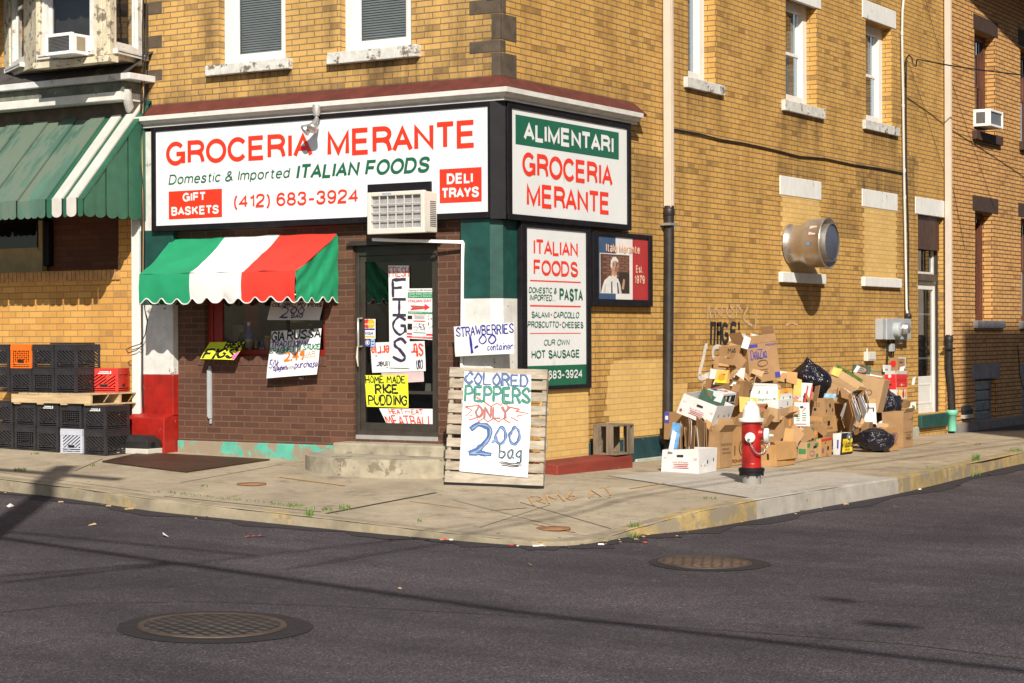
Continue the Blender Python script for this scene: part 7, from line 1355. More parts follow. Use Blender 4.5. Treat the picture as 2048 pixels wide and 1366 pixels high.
def carton(label, c, x, dims, rot=(0, 0, 0), m=None, open_=False, flaps=(), pr=(), zf=ZH, name='cardboard_box', cat='box', group=HEAP, seed=0, hole=()):
    w_, d, h = dims; rz, rx, ry = rot; m = m or KA
    loc, e = hook(c, x, zf, rz, rx, ry, (w_/2, -d/2, 0)); t = empty(name, loc, label, cat, group, rot=e); rr = random.Random(seed+len(label))
    j = lambda: rr.uniform(-.013, .013)*min(1, h/.15); mb = MB(); a, b_, th = w_/2, d/2, .006
    B = [Vector((sx_*a+j(), sy_*b_+j(), z+(j() if z else 0))) for z in (0, h) for sx_, sy_ in ((-1, -1), (1, -1), (1, 1), (-1, 1))]
    so = Vector((rr.uniform(0, 50), rr.uniform(0, 50), 0)); dent = .035*min(w_, d, h)/.25 if min(w_, d, h) > .08 else .0
    def face(i0, i1, i2, i3, k):                            # a slightly dented card face
        nn = (B[i1]-B[i0]).cross(B[i3]-B[i0]).normalized()
        mb.grid(lambda s, t: B[i0].lerp(B[i1], s).lerp(B[i3].lerp(B[i2], s), t) + nn*(min(.0015, dent*noise.noise(so+Vector((s*2.2, t*2.2, k*9))))*math.sin(math.pi*s)*math.sin(math.pi*t)), 5, 5)
    mb.add(B, [(0, 3, 2, 1)])
    for k, q in enumerate(((0, 1, 5, 4), (1, 2, 6, 5), (2, 3, 7, 6), (3, 0, 4, 7))): face(*q, k)
    if open_:
        I = [Vector((v.x-math.copysign(th, v.x), v.y-math.copysign(th, v.y), v.z if v.z > h/2 else th)) for v in B]
        mb.add(I, [(0, 1, 2, 3), (0, 4, 5, 1), (1, 5, 6, 2), (2, 6, 7, 3), (3, 7, 4, 0)]); mb.add(B[4:]+I[4:], [(0, 1, 5, 4), (1, 2, 6, 5), (2, 3, 7, 6), (3, 0, 4, 7)])
    else:
        face(4, 5, 6, 7, 5); mb.add([(-a+.004, -.003, h+.002), (a-.004, -.003, h+.002), (a-.004, .003, h+.002), (-a+.004, .003, h+.002)], [(0, 1, 2, 3)])
    mb.build('body', m, t, local=True)
    for side, ln, ang in flaps:
        c_, s_ = math.cos(R(ang))*ln, math.sin(R(ang))*ln; mb = MB()
        A, B2, o = {'l': (B[4], B[5], Vector((0, -1, 0))), 'r': (B[5], B[6], Vector((1, 0, 0))), 'b': (B[6], B[7], Vector((0, 1, 0))), 'f': (B[7], B[4], Vector((-1, 0, 0)))}[side]
        v = o*c_+Uz*s_; k_ = (B2-A)*.03; q = [A+k_*.2, B2-k_*.2, B2+v-k_, A+v+k_]; nn = (q[1]-q[0]).cross(q[2]-q[0]).normalized()*.005; mb.prism(q, nn); mb.build('flap', m, t, local=True)
    if pr or hole:
        mb = MB()
        jobs = [(f_, items) for f_, items in pr] + [(f_, [('R', BK, s-.09, tt-.05, s+.09, tt+.05)]) for f_, s, tt in hole]
        for f_, items in jobs:                               # lay the printing on the bent face
            n0 = len(mb.v); prints(mb, f_, w_, d, h, items); q = [B[i] for i in {'l': (0, 1, 5, 4), 'r': (1, 2, 6, 5), 't': (4, 5, 6, 7)}[f_]]; nn = (q[1]-q[0]).cross(q[3]-q[0]).normalized()
            for k in range(n0, len(mb.v)):
                v = mb.v[k]; s, t_, o = {'l': (v.x/w_+.5, v.z/h, -d/2-v.y), 'r': (v.y/d+.5, v.z/h, v.x-w_/2), 't': (v.x/w_+.5, v.y/d+.5, v.z-h)}[f_]
                mb.v[k] = q[0].lerp(q[1], s).lerp(q[3].lerp(q[2], s), t_) + nn*(o+.0012)
        mb.build('print', INK, t, local=True)
    return t
def bundle(label, sheets, name='flat_cardboard', cat='cardboard', zf=ZH):
    t = None
    for c, x, w_, h, rot, m in sheets:
        rz, rx, ry = rot; loc, e = hook(c, x, zf, rz, rx, ry, (w_/2, 0, 0))
        if t is None: t = empty(name, loc, label, cat, HEAP)
        mb = MB(); M = Euler(e, 'XYZ').to_matrix(); k = .03*math.sin(w_*90+h*70); mb.add([M @ Vector(p)+loc for p in ((-w_/2, -.003, 0), (w_/2, -.003, 0), (w_/2, .003, 0), (-w_/2, .003, 0), (-w_/2, -.003, h), (w_/2, -.003, h-k), (w_/2, .003, h-k), (-w_/2, .003, h))], [(0, 3, 2, 1), (4, 5, 6, 7), (0, 1, 5, 4), (1, 2, 6, 5), (2, 3, 7, 6), (3, 0, 4, 7)]); mb.build('sheet', m, t)
    return t
GA = lambda m=RD: ('l', [('T', m, .30, .42, .72, .50, 'South GA Produce'), ('L', m, .30, .18, .75, .40, 3), ('T', m, .06, .62, .14, .68, 'Peppers'), ('T', m, .86, .52, .95, .62, '1 1/9')])
rs = random.Random(11)
# background fill, boxes deep in the heap
carton('plain brown carton buried behind the hydrant bonnet', (740, 980), .62, (.55, .4, .42), (6, 0, 0), KB_, seed=1)
carton('plain brown carton buried in the middle, below the upper black bag', (1040, 860), .50, (.45, .45, .42), (10, 0, 0), KB_, seed=2)
carton('plain brown carton buried under the twine-marked box, right of centre', (1230, 990), .75, (.35, .5, .26), (0, 0, 0), KB_, seed=3)
carton('plain brown carton buried beneath the tilted barcode box', (1420, 960), .62, (.40, .5, .45), (8, 0, 0), KB_, seed=4)
carton('plain brown carton behind the lower black bag at the foot of the heap', (1640, 980), .55, (.45, .4, .40), (0, 0, 0), KB_, seed=5)
carton('plain brown carton at the back of the left stack under the white sheets', (700, 700), .45, (.50, .40, .42), (0, 0, 0), KB_, seed=6)
# left end
carton('white produce tray on the pavement, lowest at the left end, full of flattened cardboard', (350, 1230), None, (.47, .44, .26), (0, 0, 0), WC, True, pr=[GA(), ('r', [('R', BK, .45, .38, .50, .52), ('R', BK, .78, .45, .82, .58), ('R', BK, .30, .30, .33, .34), ('D', BK, .1, .3, .14, .34)])], hole=[('l', .5, .72)], seed=7)
sh = []
for i in range(22): sh.append(((205+i*9.5+rs.uniform(-5, 5), 1128-i*1.2), 1.06+rs.uniform(-.05, .18), rs.uniform(.14, .26), rs.uniform(.32, .46), (rs.uniform(-78, -58)+i*1.2, rs.uniform(-6, 6), rs.uniform(-14, -2)+i*1.0), rs.choice((KA, KB_, KC, KB_, KA)) if i not in (9, 15) else WC))
bundle('sheaf of flattened brown cardboard standing in the lowest white tray', sh)
bundle('blue and white printed carton flattened at the left edge of the heap', [((190, 1075), 1.10, .10, .32, (20, 0, 10), pm('blue_print', (.10, .28, .55), .5, var=.5, vs=14)), ((160, 1075), 1.12, .05, .24, (20, 0, 12), WC)])
carton('brown carton holding up the tilted white tray, blue print on its end', (440, 1010), .80, (.62, .32, .32), (5, 0, 3), KB_, pr=[('l', [('R', BL, .0, .60, .10, 1.0), ('R', WH, .02, .72, .08, .86)])], seed=8)
carton('brown tomato carton with torn top, right behind the lowest white tray', (487, 1192), None, (.42, .36, .42), (0, 0, 0), KA, True, flaps=[('r', .10, 50), ('b', .14, 80)], pr=[('r', [('T', BR, .08, .60, .92, .67, 'TOMATOES INC'), ('T', BR, .2, .48, .7, .54, 'PRODUCE'), ('T', BR, .15, .38, .85, .43, 'STORE CHILLED')])], seed=9)
carton('brown romaine carton with round emblem, just left of the hydrant', (583, 1172), None, (.30, .44, .46), (0, 0, 0), KD, True, flaps=[('r', .12, 70)], pr=[('r', [('S', BR, .04, .06, .75, .15, 'ROMAINE'), ('O', BR, .45, .22, .95, .62), ('L', BR, .52, .34, .88, .52, 3), ('R', BK, .15, .25, .19, .5)])], seed=10)
carton('tilted open white produce tray, upper left, resting on brown cartons', (430, 893), 1.02, (.46, .46, .25), (0, 0, 19), WC, True, pr=[GA(), ('l', [('D', RD, .05, .12, .13, .28)]), ('r', [('R', BK, .25, .40, .28, .55), ('R', BK, .55, .45, .60, .52), ('R', BK, .8, .5, .84, .6)])], hole=[('l', .55, .70)], seed=11)
carton('dark green tray standing inside the tilted white tray', (490, 812), .96, (.33, .05, .20), (0, -8, 20), GC, seed=12)
carton('open brown box lying inside the tilted white tray', (498, 800), .92, (.10, .46, .17), (0, 10, 8), KB_, True, flaps=[('b', .09, 60), ('f', .10, 80)], pr=[('r', [('R', BK, .2, .9, .26, 1.), ('R', BK, .45, .9, .52, 1.), ('R', BK, .7, .9, .77, 1.)])], seed=13)
carton('white fruit box with coloured pictures on top of the tilted white tray', (505, 728), .98, (.22, .34, .11), (0, 0, 15), WC, pr=[('l', [('R', GN, .0, .1, .4, .95), ('D', RR, .10, .3, .25, .6), ('D', PU, .2, .55, .33, .8)]), ('t', [('R', BL, .06, .1, .4, .4), ('D', RR, .5, .5, .7, .8), ('R', BK, .35, .42, .6, .5)]), ('r', [('R', BK, .05, .1, .95, .8), ('R', WH, .2, .15, .32, .7), ('R', WH, .5, .15, .62, .7)])], seed=14)
carton('flat brown box behind the picture box, upper left', (655, 690), .62, (.52, .26, .20), (0, 0, 3), KB_, seed=15)
bundle('white paper sheets and foam trays on the upper left of the heap', [((660, 590), .50, .48, .17, (0, -12, 2), WC), ((600, 610), .6, .30, .09, (0, -35, 4), WC), ((640, 585), .45, .40, .19, (5, -10, -3), pm('grey_sheet', (.55, .55, .57), .7))], name='paper_sheets', cat='paper')
carton('small orange carton with a picture of an orange, upper left', (542, 588), .66, (.165, .06, .16), (0, -8, 3), OC, pr=[('l', [('R', YE_, .0, .0, 1, .2), ('D', PO, .25, .15, .80, .72), ('R', GN, .55, .65, .8, .75)])], seed=16)
carton('flat brown box with a tape strip under the dark topped box, upper left', (625, 492), .42, (.34, .22, .16), (0, 0, 1), KA, pr=[('l', [('R', OR, .45, .0, .50, 1)])], seed=17)
carton('narrow box with red patterned side, upper left stack', (690, 588), .50, (.09, .06, .28), (0, 0, 0), pm('red_pattern', (.32, .06, .06), .6, var=.6, vs=22), seed=18)
carton('narrow pale upright carton leaning on the big blue-lettered box', (722, 600), .56, (.075, .05, .35), (0, 0, -3), KC, pr=[('l', [('L', BR, .3, .5, .7, .95, 9)])], seed=19)
carton('large leaning brown carton with blue script on its side, top of the left stack', (715, 592), .58, (.22, .50, .50), (-24, 6, -5), KA, True, flaps=[('l', .18, 70), ('b', .2, 95), ('r', .10, 85)], pr=[('r', [('H', BL, .10, .60, .62, .84, 'Delizia', .012), ('R', BL, .02, .90, .35, .98), ('T', BL, .62, .90, .98, .96, 'PREMIUM'), ('O', BR, .30, .40, .62, .56), ('L', BR, .30, .18, .62, .34, 3), ('R', BL, .82, .06, .98, .20)])], seed=20)
carton('dark topped brown box with scrawled marker, near the top of the left stack', (643, 408), .46, (.30, .16, .17), (0, -14, -4), KB_, pr=[('l', [('H', BK, .40, .45, .72, .80, 'Mid', .008), ('R', BK, .0, .0, .5, .08)])], seed=21)
carton('small white box with a curled strap, highest on the heap', (655, 280), .42, (.19, .10, .075), (0, 0, -6), WC, seed=22)
bundle('torn brown strips and flaps at the very top of the heap', [((650, 312), .45, .22, .05, (0, -20, -18), KC), ((720, 305), .42, .12, .13, (10, -15, -25), KA), ((806, 345), .40, .10, .17, (20, -8, -4), KB_), ((760, 280), .42, .10, .08, (30, -10, 5), KC)])
bundle('crumpled white paper poking from the large blue-lettered box', [((768, 340), .55, .11, .17, (25, -6, 8), WC), ((690, 350), .58, .09, .16, (10, -6, 16), WC), ((745, 275), .5, .05, .06, (0, 0, -8), WC)], name='paper_sheets', cat='paper')
# middle
carton('open box with green melon print, middle of the heap top', (845, 618), .62, (.28, .26, .16), (12, 0, -8), KB_, True, flaps=[('r', .08, 60)], pr=[('l', [('D', GN, .05, .2, .30, .9), ('R', OR, .55, .0, .8, .5)]), ('r', [('D', GN, .1, .1, .5, .95), ('R', RR, .6, .1, .8, .3)])], seed=23)
bundle('white and pink carton end sticking up beside the upper black bag', [((985, 590), .55, .16, .16, (10, -8, 4), WC), ((990, 590), .57, .02, .14, (10, -8, 3), RC)])
carton('white produce box with green script, middle of the heap', (900, 737), .95, (.34, .26, .23), (18, 0, 2), WC, True, flaps=[('l', .03, 80)], pr=[('l', [('T', GN, .10, .12, .82, .34, 'South Georgia Produce'), ('R', BK, .30, .55, .33, .72), ('R', BK, .60, .55, .63, .72), ('D', BK, .84, .1, .97, .34), ('D', RR, .86, .10, .92, .22)])], seed=24)
carton('brown box with red print squeezed under the white produce box', (900, 800), .97, (.31, .28, .12), (18, 0, 0), KB_, pr=[('l', [('R', RR, .28, .45, .72, .55), ('T', RD, .28, .6, .72, .85, 'SWEET CORN')])], seed=25)
carton('green and orange printed crate below the white produce box', (892, 845), .98, (.30, .26, .09), (18, 0, 0), pm('green_orange_card', (.22, .20, .05), .7, var=.6, vs=9), pr=[('l', [('R', GN, .0, .6, 1, .95), ('R', PO, .1, .1, .8, .5)])], seed=26)
carton('brown carton end under the white flat box, middle', (905, 862), 1.08, (.14, .48, .17), (4, 0, 0), KC, pr=[('r', [('R', BK, .35, .35, .40, .45), ('R', BK, .7, .3, .75, .4)])], seed=27)
carton('white flat box with red bow marks under the orange picture carton', (908, 788), 1.05, (.14, .46, .14), (2, 0, 0), WC, pr=[('r', [('R', BK, .62, .45, .66, .8), ('R', RR, .1, .05, .3, .15), ('R', RR, .6, .05, .85, .15), ('L', BL, .05, .3, .3, .4, 1)])], seed=28)
carton('orange carton with fruit pictures on top, beside the white produce box', (918, 726), .98, (.13, .40, .17), (2, 0, 0), OC, pr=[('r', [('R', WH, .02, .05, .98, .68), ('R', GN, .25, .2, .32, .45), ('R', GN, .75, .25, .85, .45), ('D', PO, .35, .72, .62, .95)]), ('t', [('D', RR, .1, .1, .8, .4), ('D', PO, .2, .4, .9, .75)])], seed=29)
bundle('yellowish printed panels behind the orange picture carton', [((1065, 690), .75, .10, .26, (20, -5, 3), OC), ((760, 785), .92, .22, .19, (15, -6, -3), OC), ((1052, 700), .8, .05, .05, (20, 0, 0), pm('pink_paper', ()))])
bundle('white panel with a red border leaning below the upper black bag', [((1120, 735), .72, .19, .26, (10, -10, 9), WC), ((1128, 735), .735, .02, .26, (10, -10, 9), RC), ((1096, 735), .74, .02, .25, (10, -10, 9), RC)])
carton('tall white carton panel with green lettering, standing behind the hydrant cap', (1122, 892), 1.18, (.185, .05, .30), (22, -3, 0), WC, pr=[('l', [('T', GN, .18, .62, .42, .70, 'Sweet'), ('L', GN, .15, .22, .40, .60, 5), ('L', GN, .52, .22, .80, .60, 4), ('R', RD, .15, .08, .8, .11), ('D', BK, .38, .76, .62, .86)])], seed=30)
carton('brown box pricked with round holes, right of the tall white panel', (1238, 822), .98, (.245, .31, .22), (0, 0, 0), KA, True, flaps=[('f', .1, 60)], pr=[('l', [('D', BK, .36, .35, .52, .5)]+[('D', BR, .2+.15*i, .62+.14*k, .26+.15*i, .68+.14*k) for i in range(4) for k in range(2)]), ('r', [('R', BK, .45, .5, .60, .72), ('R', BK, .12, .25, .20, .4), ('R', BK, .72, .25, .8, .42)])], seed=31)
carton('brown cauliflower box with dark print, under the pricked box', (1212, 938), 1.10, (.20, .50, .20), (0, 0, 0), KD, pr=[('l', [('T', BR, .06, .55, .95, .74, 'California'), ('T', BR, .0, .28, .98, .46, 'Cauliflower')]), ('r', [('R', BK, .36, .45, .52, .72), ('T', BR, .08, .6, .28, .7, 'Canyon'), ('T', BR, .3, .2, .7, .34, 'Cauliflower')])], seed=32)
carton('tall brown carton with orange emblems, right behind the hydrant', (945, 1105), 1.10, (.36, .27, .50), (0, 0, 2), KA, True, flaps=[('l', .07, -40), ('r', .08, 35), ('b', .10, 75)], pr=[('r', [('D', PO, .45, .72, .72, .90), ('D', PO, .1, .3, .4, .45)])], seed=33)
bundle('crushed brown flaps spilling over the front carton beside the hydrant', [((1030, 1035), 1.20, .18, .24, (30, -25, 38), KA), ((1060, 1025), 1.15, .15, .22, (10, -20, 60), KB_), ((1110, 1000), 1.2, .16, .16, (25, -40, 28), KC), ((1120, 960), 1.05, .13, .16, (20, -10, -20), KA), ((1000, 1030), 1.28, .12, .20, (40, -15, 15), KD)])
carton('open brown carton at the front with a hand slot, right of the hydrant', (895, 1180), None, (.26, .56, .27), (0, 0, 0), KD, True, flaps=[('r', .19, -84), ('l', .05, 40)], pr=[('l', [('O', BR, .0, .5, .5, .95), ('L', BR, .06, .62, .44, .82, 3), ('R', BK, .52, .30, .62, .55)])], seed=34)
carton('printed carton with green corner marks on the pavement, mid heap', (1112, 1125), None, (.13, .32, .21), (0, 0, 0), KC, pr=[('r', [('R', GN, .0, .7, .25, .95), ('R', GN, .7, .7, 1, .9), ('R', BK, .55, .62, .85, .75), ('O', PU, .25, .15, .65, .45), ('R', GN, .8, .05, 1, .25)]), ('l', [('R', GN, .1, .3, .9, .6)])], seed=35)
carton('brown and green fruit carton stacked on the green cornered one', (1120, 1018), 1.18, (.13, .28, .22), (0, 0, 0), KA, pr=[('r', [('R', GN, .0, .75, .5, .95), ('D', PO, .55, .5, .85, .8), ('R', BK, .3, .2, .55, .33), ('R', GN, .7, .05, 1, .3)])], seed=36)
carton('brown carton with a red rim on the pavement, left of the yellow onion box', (1203, 1112), None, (.10, .37, .235), (0, 0, 0), KD, pr=[('r', [('R', RR, .0, .88, 1, 1.), ('R', BK, .55, .35, .72, .55), ('R', BK, .35, .72, .42, .8), ('D', PU, .08, .2, .25, .5), ('D', RR, .5, .05, .6, .15)])], seed=37)
carton('black and yellow onion box with a green seal on the pavement', (1345, 1096), None, (.10, .40, .285), (0, 0, 0), WC, True, pr=[('r', [('R', BK, .0, .0, 1, 1), ('R', YE_, .14, .10, .96, .72), ('D', WH, .47, .62, .86, .98), ('D', DG, .49, .64, .84, .96), ('D', WH, .58, .72, .75, .88), ('H', BK, .10, .32, .96, .62, 'Vidalia', .014), ('T', BK, .35, .16, .75, .26, 'SWEET ONIONS')]), ('l', [('R', BL, .55, .3, .75, .7)])], seed=38)
# right end
sh = []
for i in range(12): sh.append(((1400+i*11, 945-i*6), 1.16-i*.025, rs.uniform(.24, .34), rs.uniform(.29, .36), (-50+rs.uniform(-8, 8), rs.uniform(-4, 4), 42+rs.uniform(-5, 7)), rs.choice((WC, pm('grey_sheet', ()), KC, KA, pm('grey_sheet', ())))))
bundle('sheaf of grey and white flattened cartons leaning right above the yellow onion box', sh)
bundle('brown and blue edged panels sticking out under the tilted barcode box', [((1420, 830), .98, .26, .22, (-40, -8, 36), KA), ((1470, 800), .95, .26, .16, (-40, -8, 40), pm('indigo_edge', (.06, .05, .20), .6)), ((1390, 880), 1.0, .22, .2, (-40, -5, 32), WC), ((1500, 770), .92, .25, .10, (-35, -6, 36), KB_), ((1305, 705), .95, .15, .06, (15, -25, 12), pm('picture_scrap', (.15, .3, .42), .5, var=.6, vs=25))])
carton('tilted brown box with white barcode labels and green inner flaps', (1382, 755), .82, (.52, .26, .25), (0, 0, 29), KC, True, flaps=[('r', .06, 50), ('b', .10, 70)], pr=[('l', [('L', BR, .12, .62, .36, .82, 4), ('O', RD, .50, .30, .60, .52), ('L', BR, .55, .58, .8, .7, 2), ('R', WH, .74, .42, .95, .88), ('L', BK, .76, .46, .93, .84, 5)]), ('r', [('R', WH, .2, .4, .6, .85), ('L', BK, .24, .45, .56, .8, 4), ('R', GN, .0, .88, 1, 1)]), ], seed=39)
bundle('green printed flaps inside the tilted barcode box', [((1480, 620), .66, .45, .14, (5, 18, 30), pm('green_print_card', (.12, .20, .05), .7, var=.6, vs=12)), ((1330, 545), .62, .12, .10, (0, -20, 20), OC)])
carton('biggest plain brown carton tilted above the white panel, right part', (1598, 792), .80, (.46, .27, .47), (0, -4, 13), KC, pr=[('l', [('T', BR, .02, .50, .16, .60, 'INC'), ('R', BR, .0, .34, .06, .37), ('O', BR, .52, .45, .70, .60)])], seed=40)
bundle('dark green oval-labelled panel and tan lettered panel on top of the heap, right', [((1552, 528), .45, .28, .13, (0, -10, 5), GC), ((1655, 572), .46, .28, .17, (0, -8, 7), KA), ((1640, 548), .48, .26, .03, (0, -30, 8), WC), ((1455, 520), .43, .05, .11, (0, -10, 30), pm('grey_sheet', ()))])
carton('small emblem card with a red oval, on the dark green panel', (1540, 522), .472, (.22, .006, .10), (0, -10, 5), GC, pr=[('l', [('D', RR, .12, .1, .88, .9), ('D', WH, .18, .18, .82, .82), ('D', DG, .21, .22, .79, .78), ('T', WH, .28, .40, .72, .60, 'FRESH')])], seed=41)
carton('tan carton lid lettered in green, on top of the heap, right', (1650, 566), .48, (.27, .006, .15), (0, -8, 7), KA, pr=[('l', [('S', GN, .06, .66, .94, .90, 'VOLUNTEER'), ('T', BR, .25, .40, .70, .50, 'FRESH PRODUCE')])], seed=42)
carton('white panel with a torn black slot under the biggest brown carton', (1596, 875), 1.12, (.30, .03, .27), (22, -3, 1), WC, pr=[('l', [('R', BK, .45, .75, .92, .80), ('R', BK, .86, .60, .92, .78), ('R', GN, .3, .8, .5, .84), ('R', BK, .04, .82, .12, .92)])], seed=43)
carton('small brown box at the foot of the white slotted panel', (1545, 948), 1.10, (.13, .18, .17), (6, 0, 0), KB_, seed=44)
carton('red and white pepper box with an open top, right end', (1742, 702), .86, (.19, .40, .36), (0, 0, 0), WC, True, flaps=[('r', .05, 75), ('l', .05, 80)], pr=[('l', [('R', RR, .0, .40, 1, 1.), ('R', PO, .1, .08, .4, .30), ('R', BK, .3, .55, .6, .62), ('D', WH, .3, .85, .6, 1)]), ('r', [('R', RR, .0, .48, 1, 1), ('R', PO, .02, .40, .98, .47), ('D', WH, .42, .52, .52, .62), ('T', WH, .3, .54, .75, .58, 'pepper')]+[('D', (PO, YE_, RR, PO)[i], .06+.24*i, .04, .22+.24*i, .36) for i in range(4)]+[('R', GN, .13+.24*i, .35, .16+.24*i, .42) for i in range(4)]+[('R', BK, .15+.2*i, .72, .18+.2*i, .8) for i in range(4)])], seed=45)
carton('brown carton with red dot and white lid, on the pepper box', (1750, 545), .62, (.125, .30, .29), (0, 0, 0), KA, pr=[('l', [('D', RR, .05, .52, .8, .86), ('D', BK, .5, .1, .7, .2)]), ('r', [('L', BR, .1, .7, .7, .82, 1), ('R', WH, .86, .25, 1, 1.0), ('R', WH, .0, .93, 1, 1)])], seed=46)
carton('small white box left of the red dotted carton, right end', (1688, 508), .58, (.10, .09, .10), (0, 0, 0), WC, pr=[('l', [('L', BK, .3, .2, .9, .5, 3)])], seed=47)
carton('little brown box at the right of the red dotted carton', (1800, 548), .72, (.10, .16, .13), (0, 0, -8), KB_, seed=48)
bundle('white strip tucked in front of the red dotted carton', [((1775, 560), .74, .06, .17, (10, -6, 14), WC), ((1866, 600), .6, .04, .10, (30, 0, 10), WC)])
carton('tall brown carton on the pavement, furthest right of the heap', (1785, 1046), None, (.30, .41, .50), (0, 0, 0), KA, True, flaps=[('r', .06, 60)], pr=[('r', [('T', BR, .15, .40, .85, .44, 'CALIFORNIA'), ('S', BR, .28, .22, .80, .30, 'PRODUCE'), ('L', BR, .3, .33, .75, .37, 1), ('T', BR, .45, .76, .8, .8, 'THIS SIDE UP'), ('R', BR, .84, .74, .9, .84)])], seed=49)
carton('crumpled brown carton lid inside the tall right carton', (1800, 765), .85, (.22, .22, .09), (0, 5, 4), KB_, True, seed=50)
bundle('white and green packet at the top of the tall right carton', [((1880, 770), .7, .10, .10, (15, 0, -4), WC), ((1872, 765), .715, .04, .06, (15, 0, -4), pm('stamp_green', ()))])
carton('open brown carton with a round purple emblem, at the right foot of the heap', (1667, 1074), None, (.22, .48, .31), (0, 0, 0), KD, True, pr=[('r', [('O', PU, .45, .42, .70, .75), ('O', PU, .62, .42, .88, .75), ('O', PU, .53, .35, .78, .68), ('T', PU, .45, .25, .85, .33, 'PRODUCE')])], seed=51)
bundle('white papers fanned out of the purple emblem carton', [((1775, 905), 1.05, .26, .20, (20, -12, -22), WC), ((1760, 905), 1.02, .25, .22, (22, -12, -32), WC), ((1745, 905), 1.0, .22, .20, (18, -10, -42), pm('grey_sheet', ())), ((1680, 905), 1.1, .16, .06, (10, -30, 6), KC)], name='paper_sheets', cat='paper')
rq = random.Random(23)
def wedge(label, pts, n_):
    sh = []
    for i in range(n_):
        X, Y, x = rq.choice(pts); sh.append(((X+rq.uniform(-35, 35), Y+rq.uniform(-18, 18)), x+rq.uniform(-.1, .12), rq.uniform(.07, .22), rq.uniform(.06, .20), (rq.uniform(-40, 45), rq.uniform(-60, 5), rq.uniform(-40, 40)), rq.choice((KA, KB_, KB_, KC, KD, KD, KB_, KA, KA, WC))))
    bundle(label, sh)
wedge('torn brown and white card pieces wedged along the top of the left stack', [(600, 480, .55), (700, 600, .6), (560, 560, .6), (760, 560, .62)], 14)
wedge('torn card pieces and scraps wedged around the middle boxes', [(800, 880, 1.1), (1000, 960, 1.1), (1060, 800, 1.0), (1180, 720, .9), (1000, 590, .7), (1240, 960, 1.1)], 20)
wedge('torn card pieces and strips wedged among the right hand boxes', [(1480, 900, 1.05), (1540, 760, .9), (1450, 700, .85), (1640, 620, .7), (1560, 930, 1.1)], 16)
wedge('torn card strips lying among the boxes above the lowest white tray', [(470, 930, .95), (520, 860, .95), (420, 960, 1.0)], 9)
# black bin bags
bagm, nt, bb = nodes('bin_bag'); bv = coord(nt); bb.inputs['Base Color'].default_value = (.010, .009, .016, 1); bb.inputs['Roughness'].default_value = .16
wr = math_(nt, 'ADD', nz(nt, bv, 9, 5, .6), math_(nt, 'MULTIPLY', nz(nt, N(nt, 'ShaderNodeMapping', {0: bv, 3: (2.5, 2.5, .6)}).outputs[0], 7, 3, .5, 8), 1.0)); bump(nt, bb, wr, .8, .05)
def bag(c, x, size, label, lean=(0, 0), peak=0, seed=0, zf=ZH, knot=None):
    o = at(*zf(*c), 0, x) if x is not None else None
    if o is None: o = G(*zf(*c)); 
    t = empty('bin_bag', o, label, 'bin bag', 'black bin bags in the cardboard heap'); nu, nv = 56, 36; a, b_, h = size; mb = MB(); sdv = Vector((seed*3.1, seed*1.7, seed*.9))
    def P(s, v):
        th = s*2*math.pi; ph = (v-.5)*math.pi; d = Vector((math.cos(ph)*math.cos(th), math.cos(ph)*math.sin(th), math.sin(ph)))
        q = d*1.0; f_ = 1+.20*noise.noise(q*1.3+sdv)+.10*noise.noise(q*2.6+sdv)-.07*abs(noise.noise(Vector((q.x*5, q.y*5, q.z*2))+sdv*2))+.02*noise.noise(q*9+sdv)
        z = d.z*f_; p = Vector((d.x*f_*a, d.y*f_*b_, (z+1)*h/2))
        if peak and d.z > .3: k = (d.z-.3)/.7; p.x *= 1-.75*k; p.y *= 1-.75*k; p.z += peak*k*k
        p.x += lean[0]*max(0, p.z); p.y += lean[1]*max(0, p.z); p.z = max(p.z, .0)
        return o+p
    mb.grid(P, nu, nv); mb.build('plastic', bagm, t)
    if knot:
        k = P(*knot); mb = MB(); mb.lathe([(.03, -.03), (.015, 0), (.03, .03), (.05, .06), (.03, .065)], k, (.3, -.4, .8), 10); mb.build('knot', bagm, t)
bag((1135, 700), .55, (.27, .24, .50), 'torn black bin bag sagging high on the heap by the wall', (.05, -.22), .06, 2)
carton('scrap of brown card showing through the torn upper black bag', (1205, 590), .74, (.12, .03, .07), (25, -12, 12), KB_, seed=60)
bag((1672, 885), .72, (.20, .19, .52), 'black bin bag squeezed upright below the red pepper box', (0, .10), 0, 5)
bag((1585, 1074), None, (.245, .24, .32), 'fat black bin bag lying on the pavement at the front of the heap', (0, 0), 0, 9)
# ------------------------------------------------------------------ the street behind the camera: what throws the shadows
def up(P, h): return P + TOSUN*(h/TOSUN.z)
def cable(p, q, h, r, label, sag=.15, ext=.6):
    a, b_ = up(GR(*p), h), up(GR(*q), h); d = b_-a; a, b_ = a-d*ext, b_+d*ext
    mb = MB(); mb.tube([a.lerp(b_, i/16) for i in range(17)], r, 6); mb.build('overhead_cable', cab, label=label, cat='cable')
cable((0, 1076), (2048, 1342), 7.0, .042, 'thick bundled overhead cable above the crossing street')
cable((0, 1062), (480, 1108), 7.4, .022, 'thin overhead cable beside the thick bundle over the street', ext=.05)
cable((0, 1153), (350, 1124), 6.6, .022, 'upper one of two thin cables branching from the thick bundle', ext=.0)
cable((0, 1166), (352, 1126), 6.6, .026, 'lower one of two thin cables branching from the thick bundle', ext=.0)
cable((420, 1122), (840, 1075), 6.8, .016, 'hair-thin drop cable over the kerb before the shop', ext=.3)
cable((1040, 1062), (1900, 922), 7.2, .020, 'thin overhead cable running along the side street pavement', ext=.3)
cable((1300, 1010), (2048, 885), 7.6, .014, 'second thin overhead cable running along the side street pavement', ext=.3)
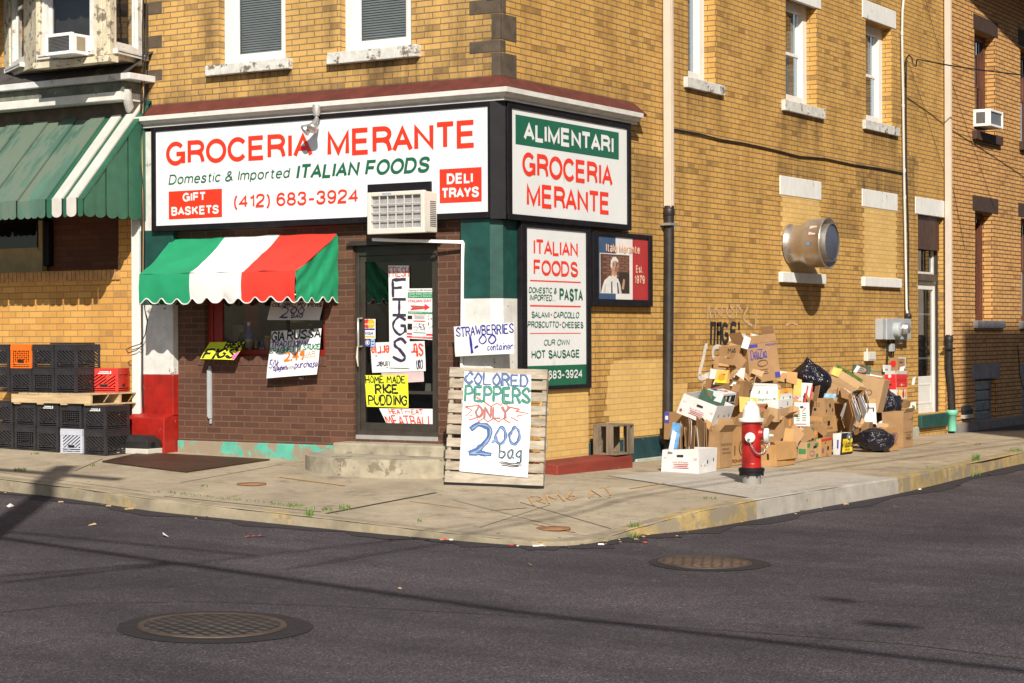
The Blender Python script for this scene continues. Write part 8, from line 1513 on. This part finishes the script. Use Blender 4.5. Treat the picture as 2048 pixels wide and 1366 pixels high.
for (px, py), s_, lab in (((1678, 1200), .11, 'small splice box hanging on an overhead cable'), ((1778, 1250), .15, 'larger splice box hanging on an overhead cable')):  # boxes added out of view to drop two round shadows on the road
    c = up(GR(px, py), 9.5); mb = MB(); mb.lathe([(.0, -s_*1.2), (s_*.42, -s_), (s_*.46, s_), (.0, s_*1.2)], c, (1, -.25 if s_ < .13 else -.02, 0), 12, caps=False); mb.tube([c-Vector((3, -.4, 0)), c+Vector((3, -.4, 0))], .004, 4); mb.build('blob_caster', cab, label=lab, cat='cable box')
pb_ = GR(0, 1053); hv = Vector((TOSUN.x, TOSUN.y, 0)); pbase = pb_+hv*(8.2/hv.length); pbase.z = road_z(pbase.x, pbase.y)
pole = empty('utility_pole', pbase, 'round wooden utility pole on the far side of the street', 'utility pole')
mb = MB(); mb.tube([pbase-Uz*.3, pbase+Uz*8.7], [.17, .13], 14); mb.build('post', wood3, pole); mb = MB(); mb.box((pbase.x-.9, pbase.y-.06, pbase.z+8.1), (pbase.x+.9, pbase.y+.06, pbase.z+8.22)); mb.build('crossarm', wood3, pole)
# house on the other side of the side street, its shadow lies on the tan house
tx = .77; ez = Sd(1960, 655).z; ey = Sd(1926, 760).y; dx = 13.0
hz_ = ez + dx*.84/tx; hy = ey - dx/tx
hs_ = empty('brick_house', (dx+5, hy+8, 0), 'plain brick house across the side street', 'house')
mb = MB(); mb.box((dx, hy, -1), (dx+10, hy+22, hz_)); mb.build('wall', TB2, hs_)
mb = MB(); mb.box((dx+.3, hy+.3, hz_), (dx+9.7, hy+21.7, hz_+.2)); mb.build('roof', darkstone, hs_)
mb = MB()
for k in range(5):
    for j in range(3): mb.box((dx-.02, hy+2+k*4, 1+j*3.2), (dx+.1, hy+3.1+k*4, 2.9+j*3.2))
mb.build('windows', glassd, hs_)
# sloping slab added above the frame, shaped to cast the tan house's upper shadow
y0_, z0_ = 14.97, 7.15; de = 1.6
def shadow_slab(y, d): return (y-d/tx, 7.15-(y-14.97)*.178+d*.84/tx)
mb = MB(); ey0 = 14.97-de/tx-.9; A = [(0.012, ey0, shadow_slab(14.07, de)[1]+.05), (de, ey0, shadow_slab(14.07, de)[1]), (de, ey0+8, shadow_slab(22.07, de)[1]), (0.012, ey0+8, shadow_slab(22.07, de)[1]+.05)]
mb.prism(A, (0, 0, .18)); mb.build('shadow_slab', brownstone, right)
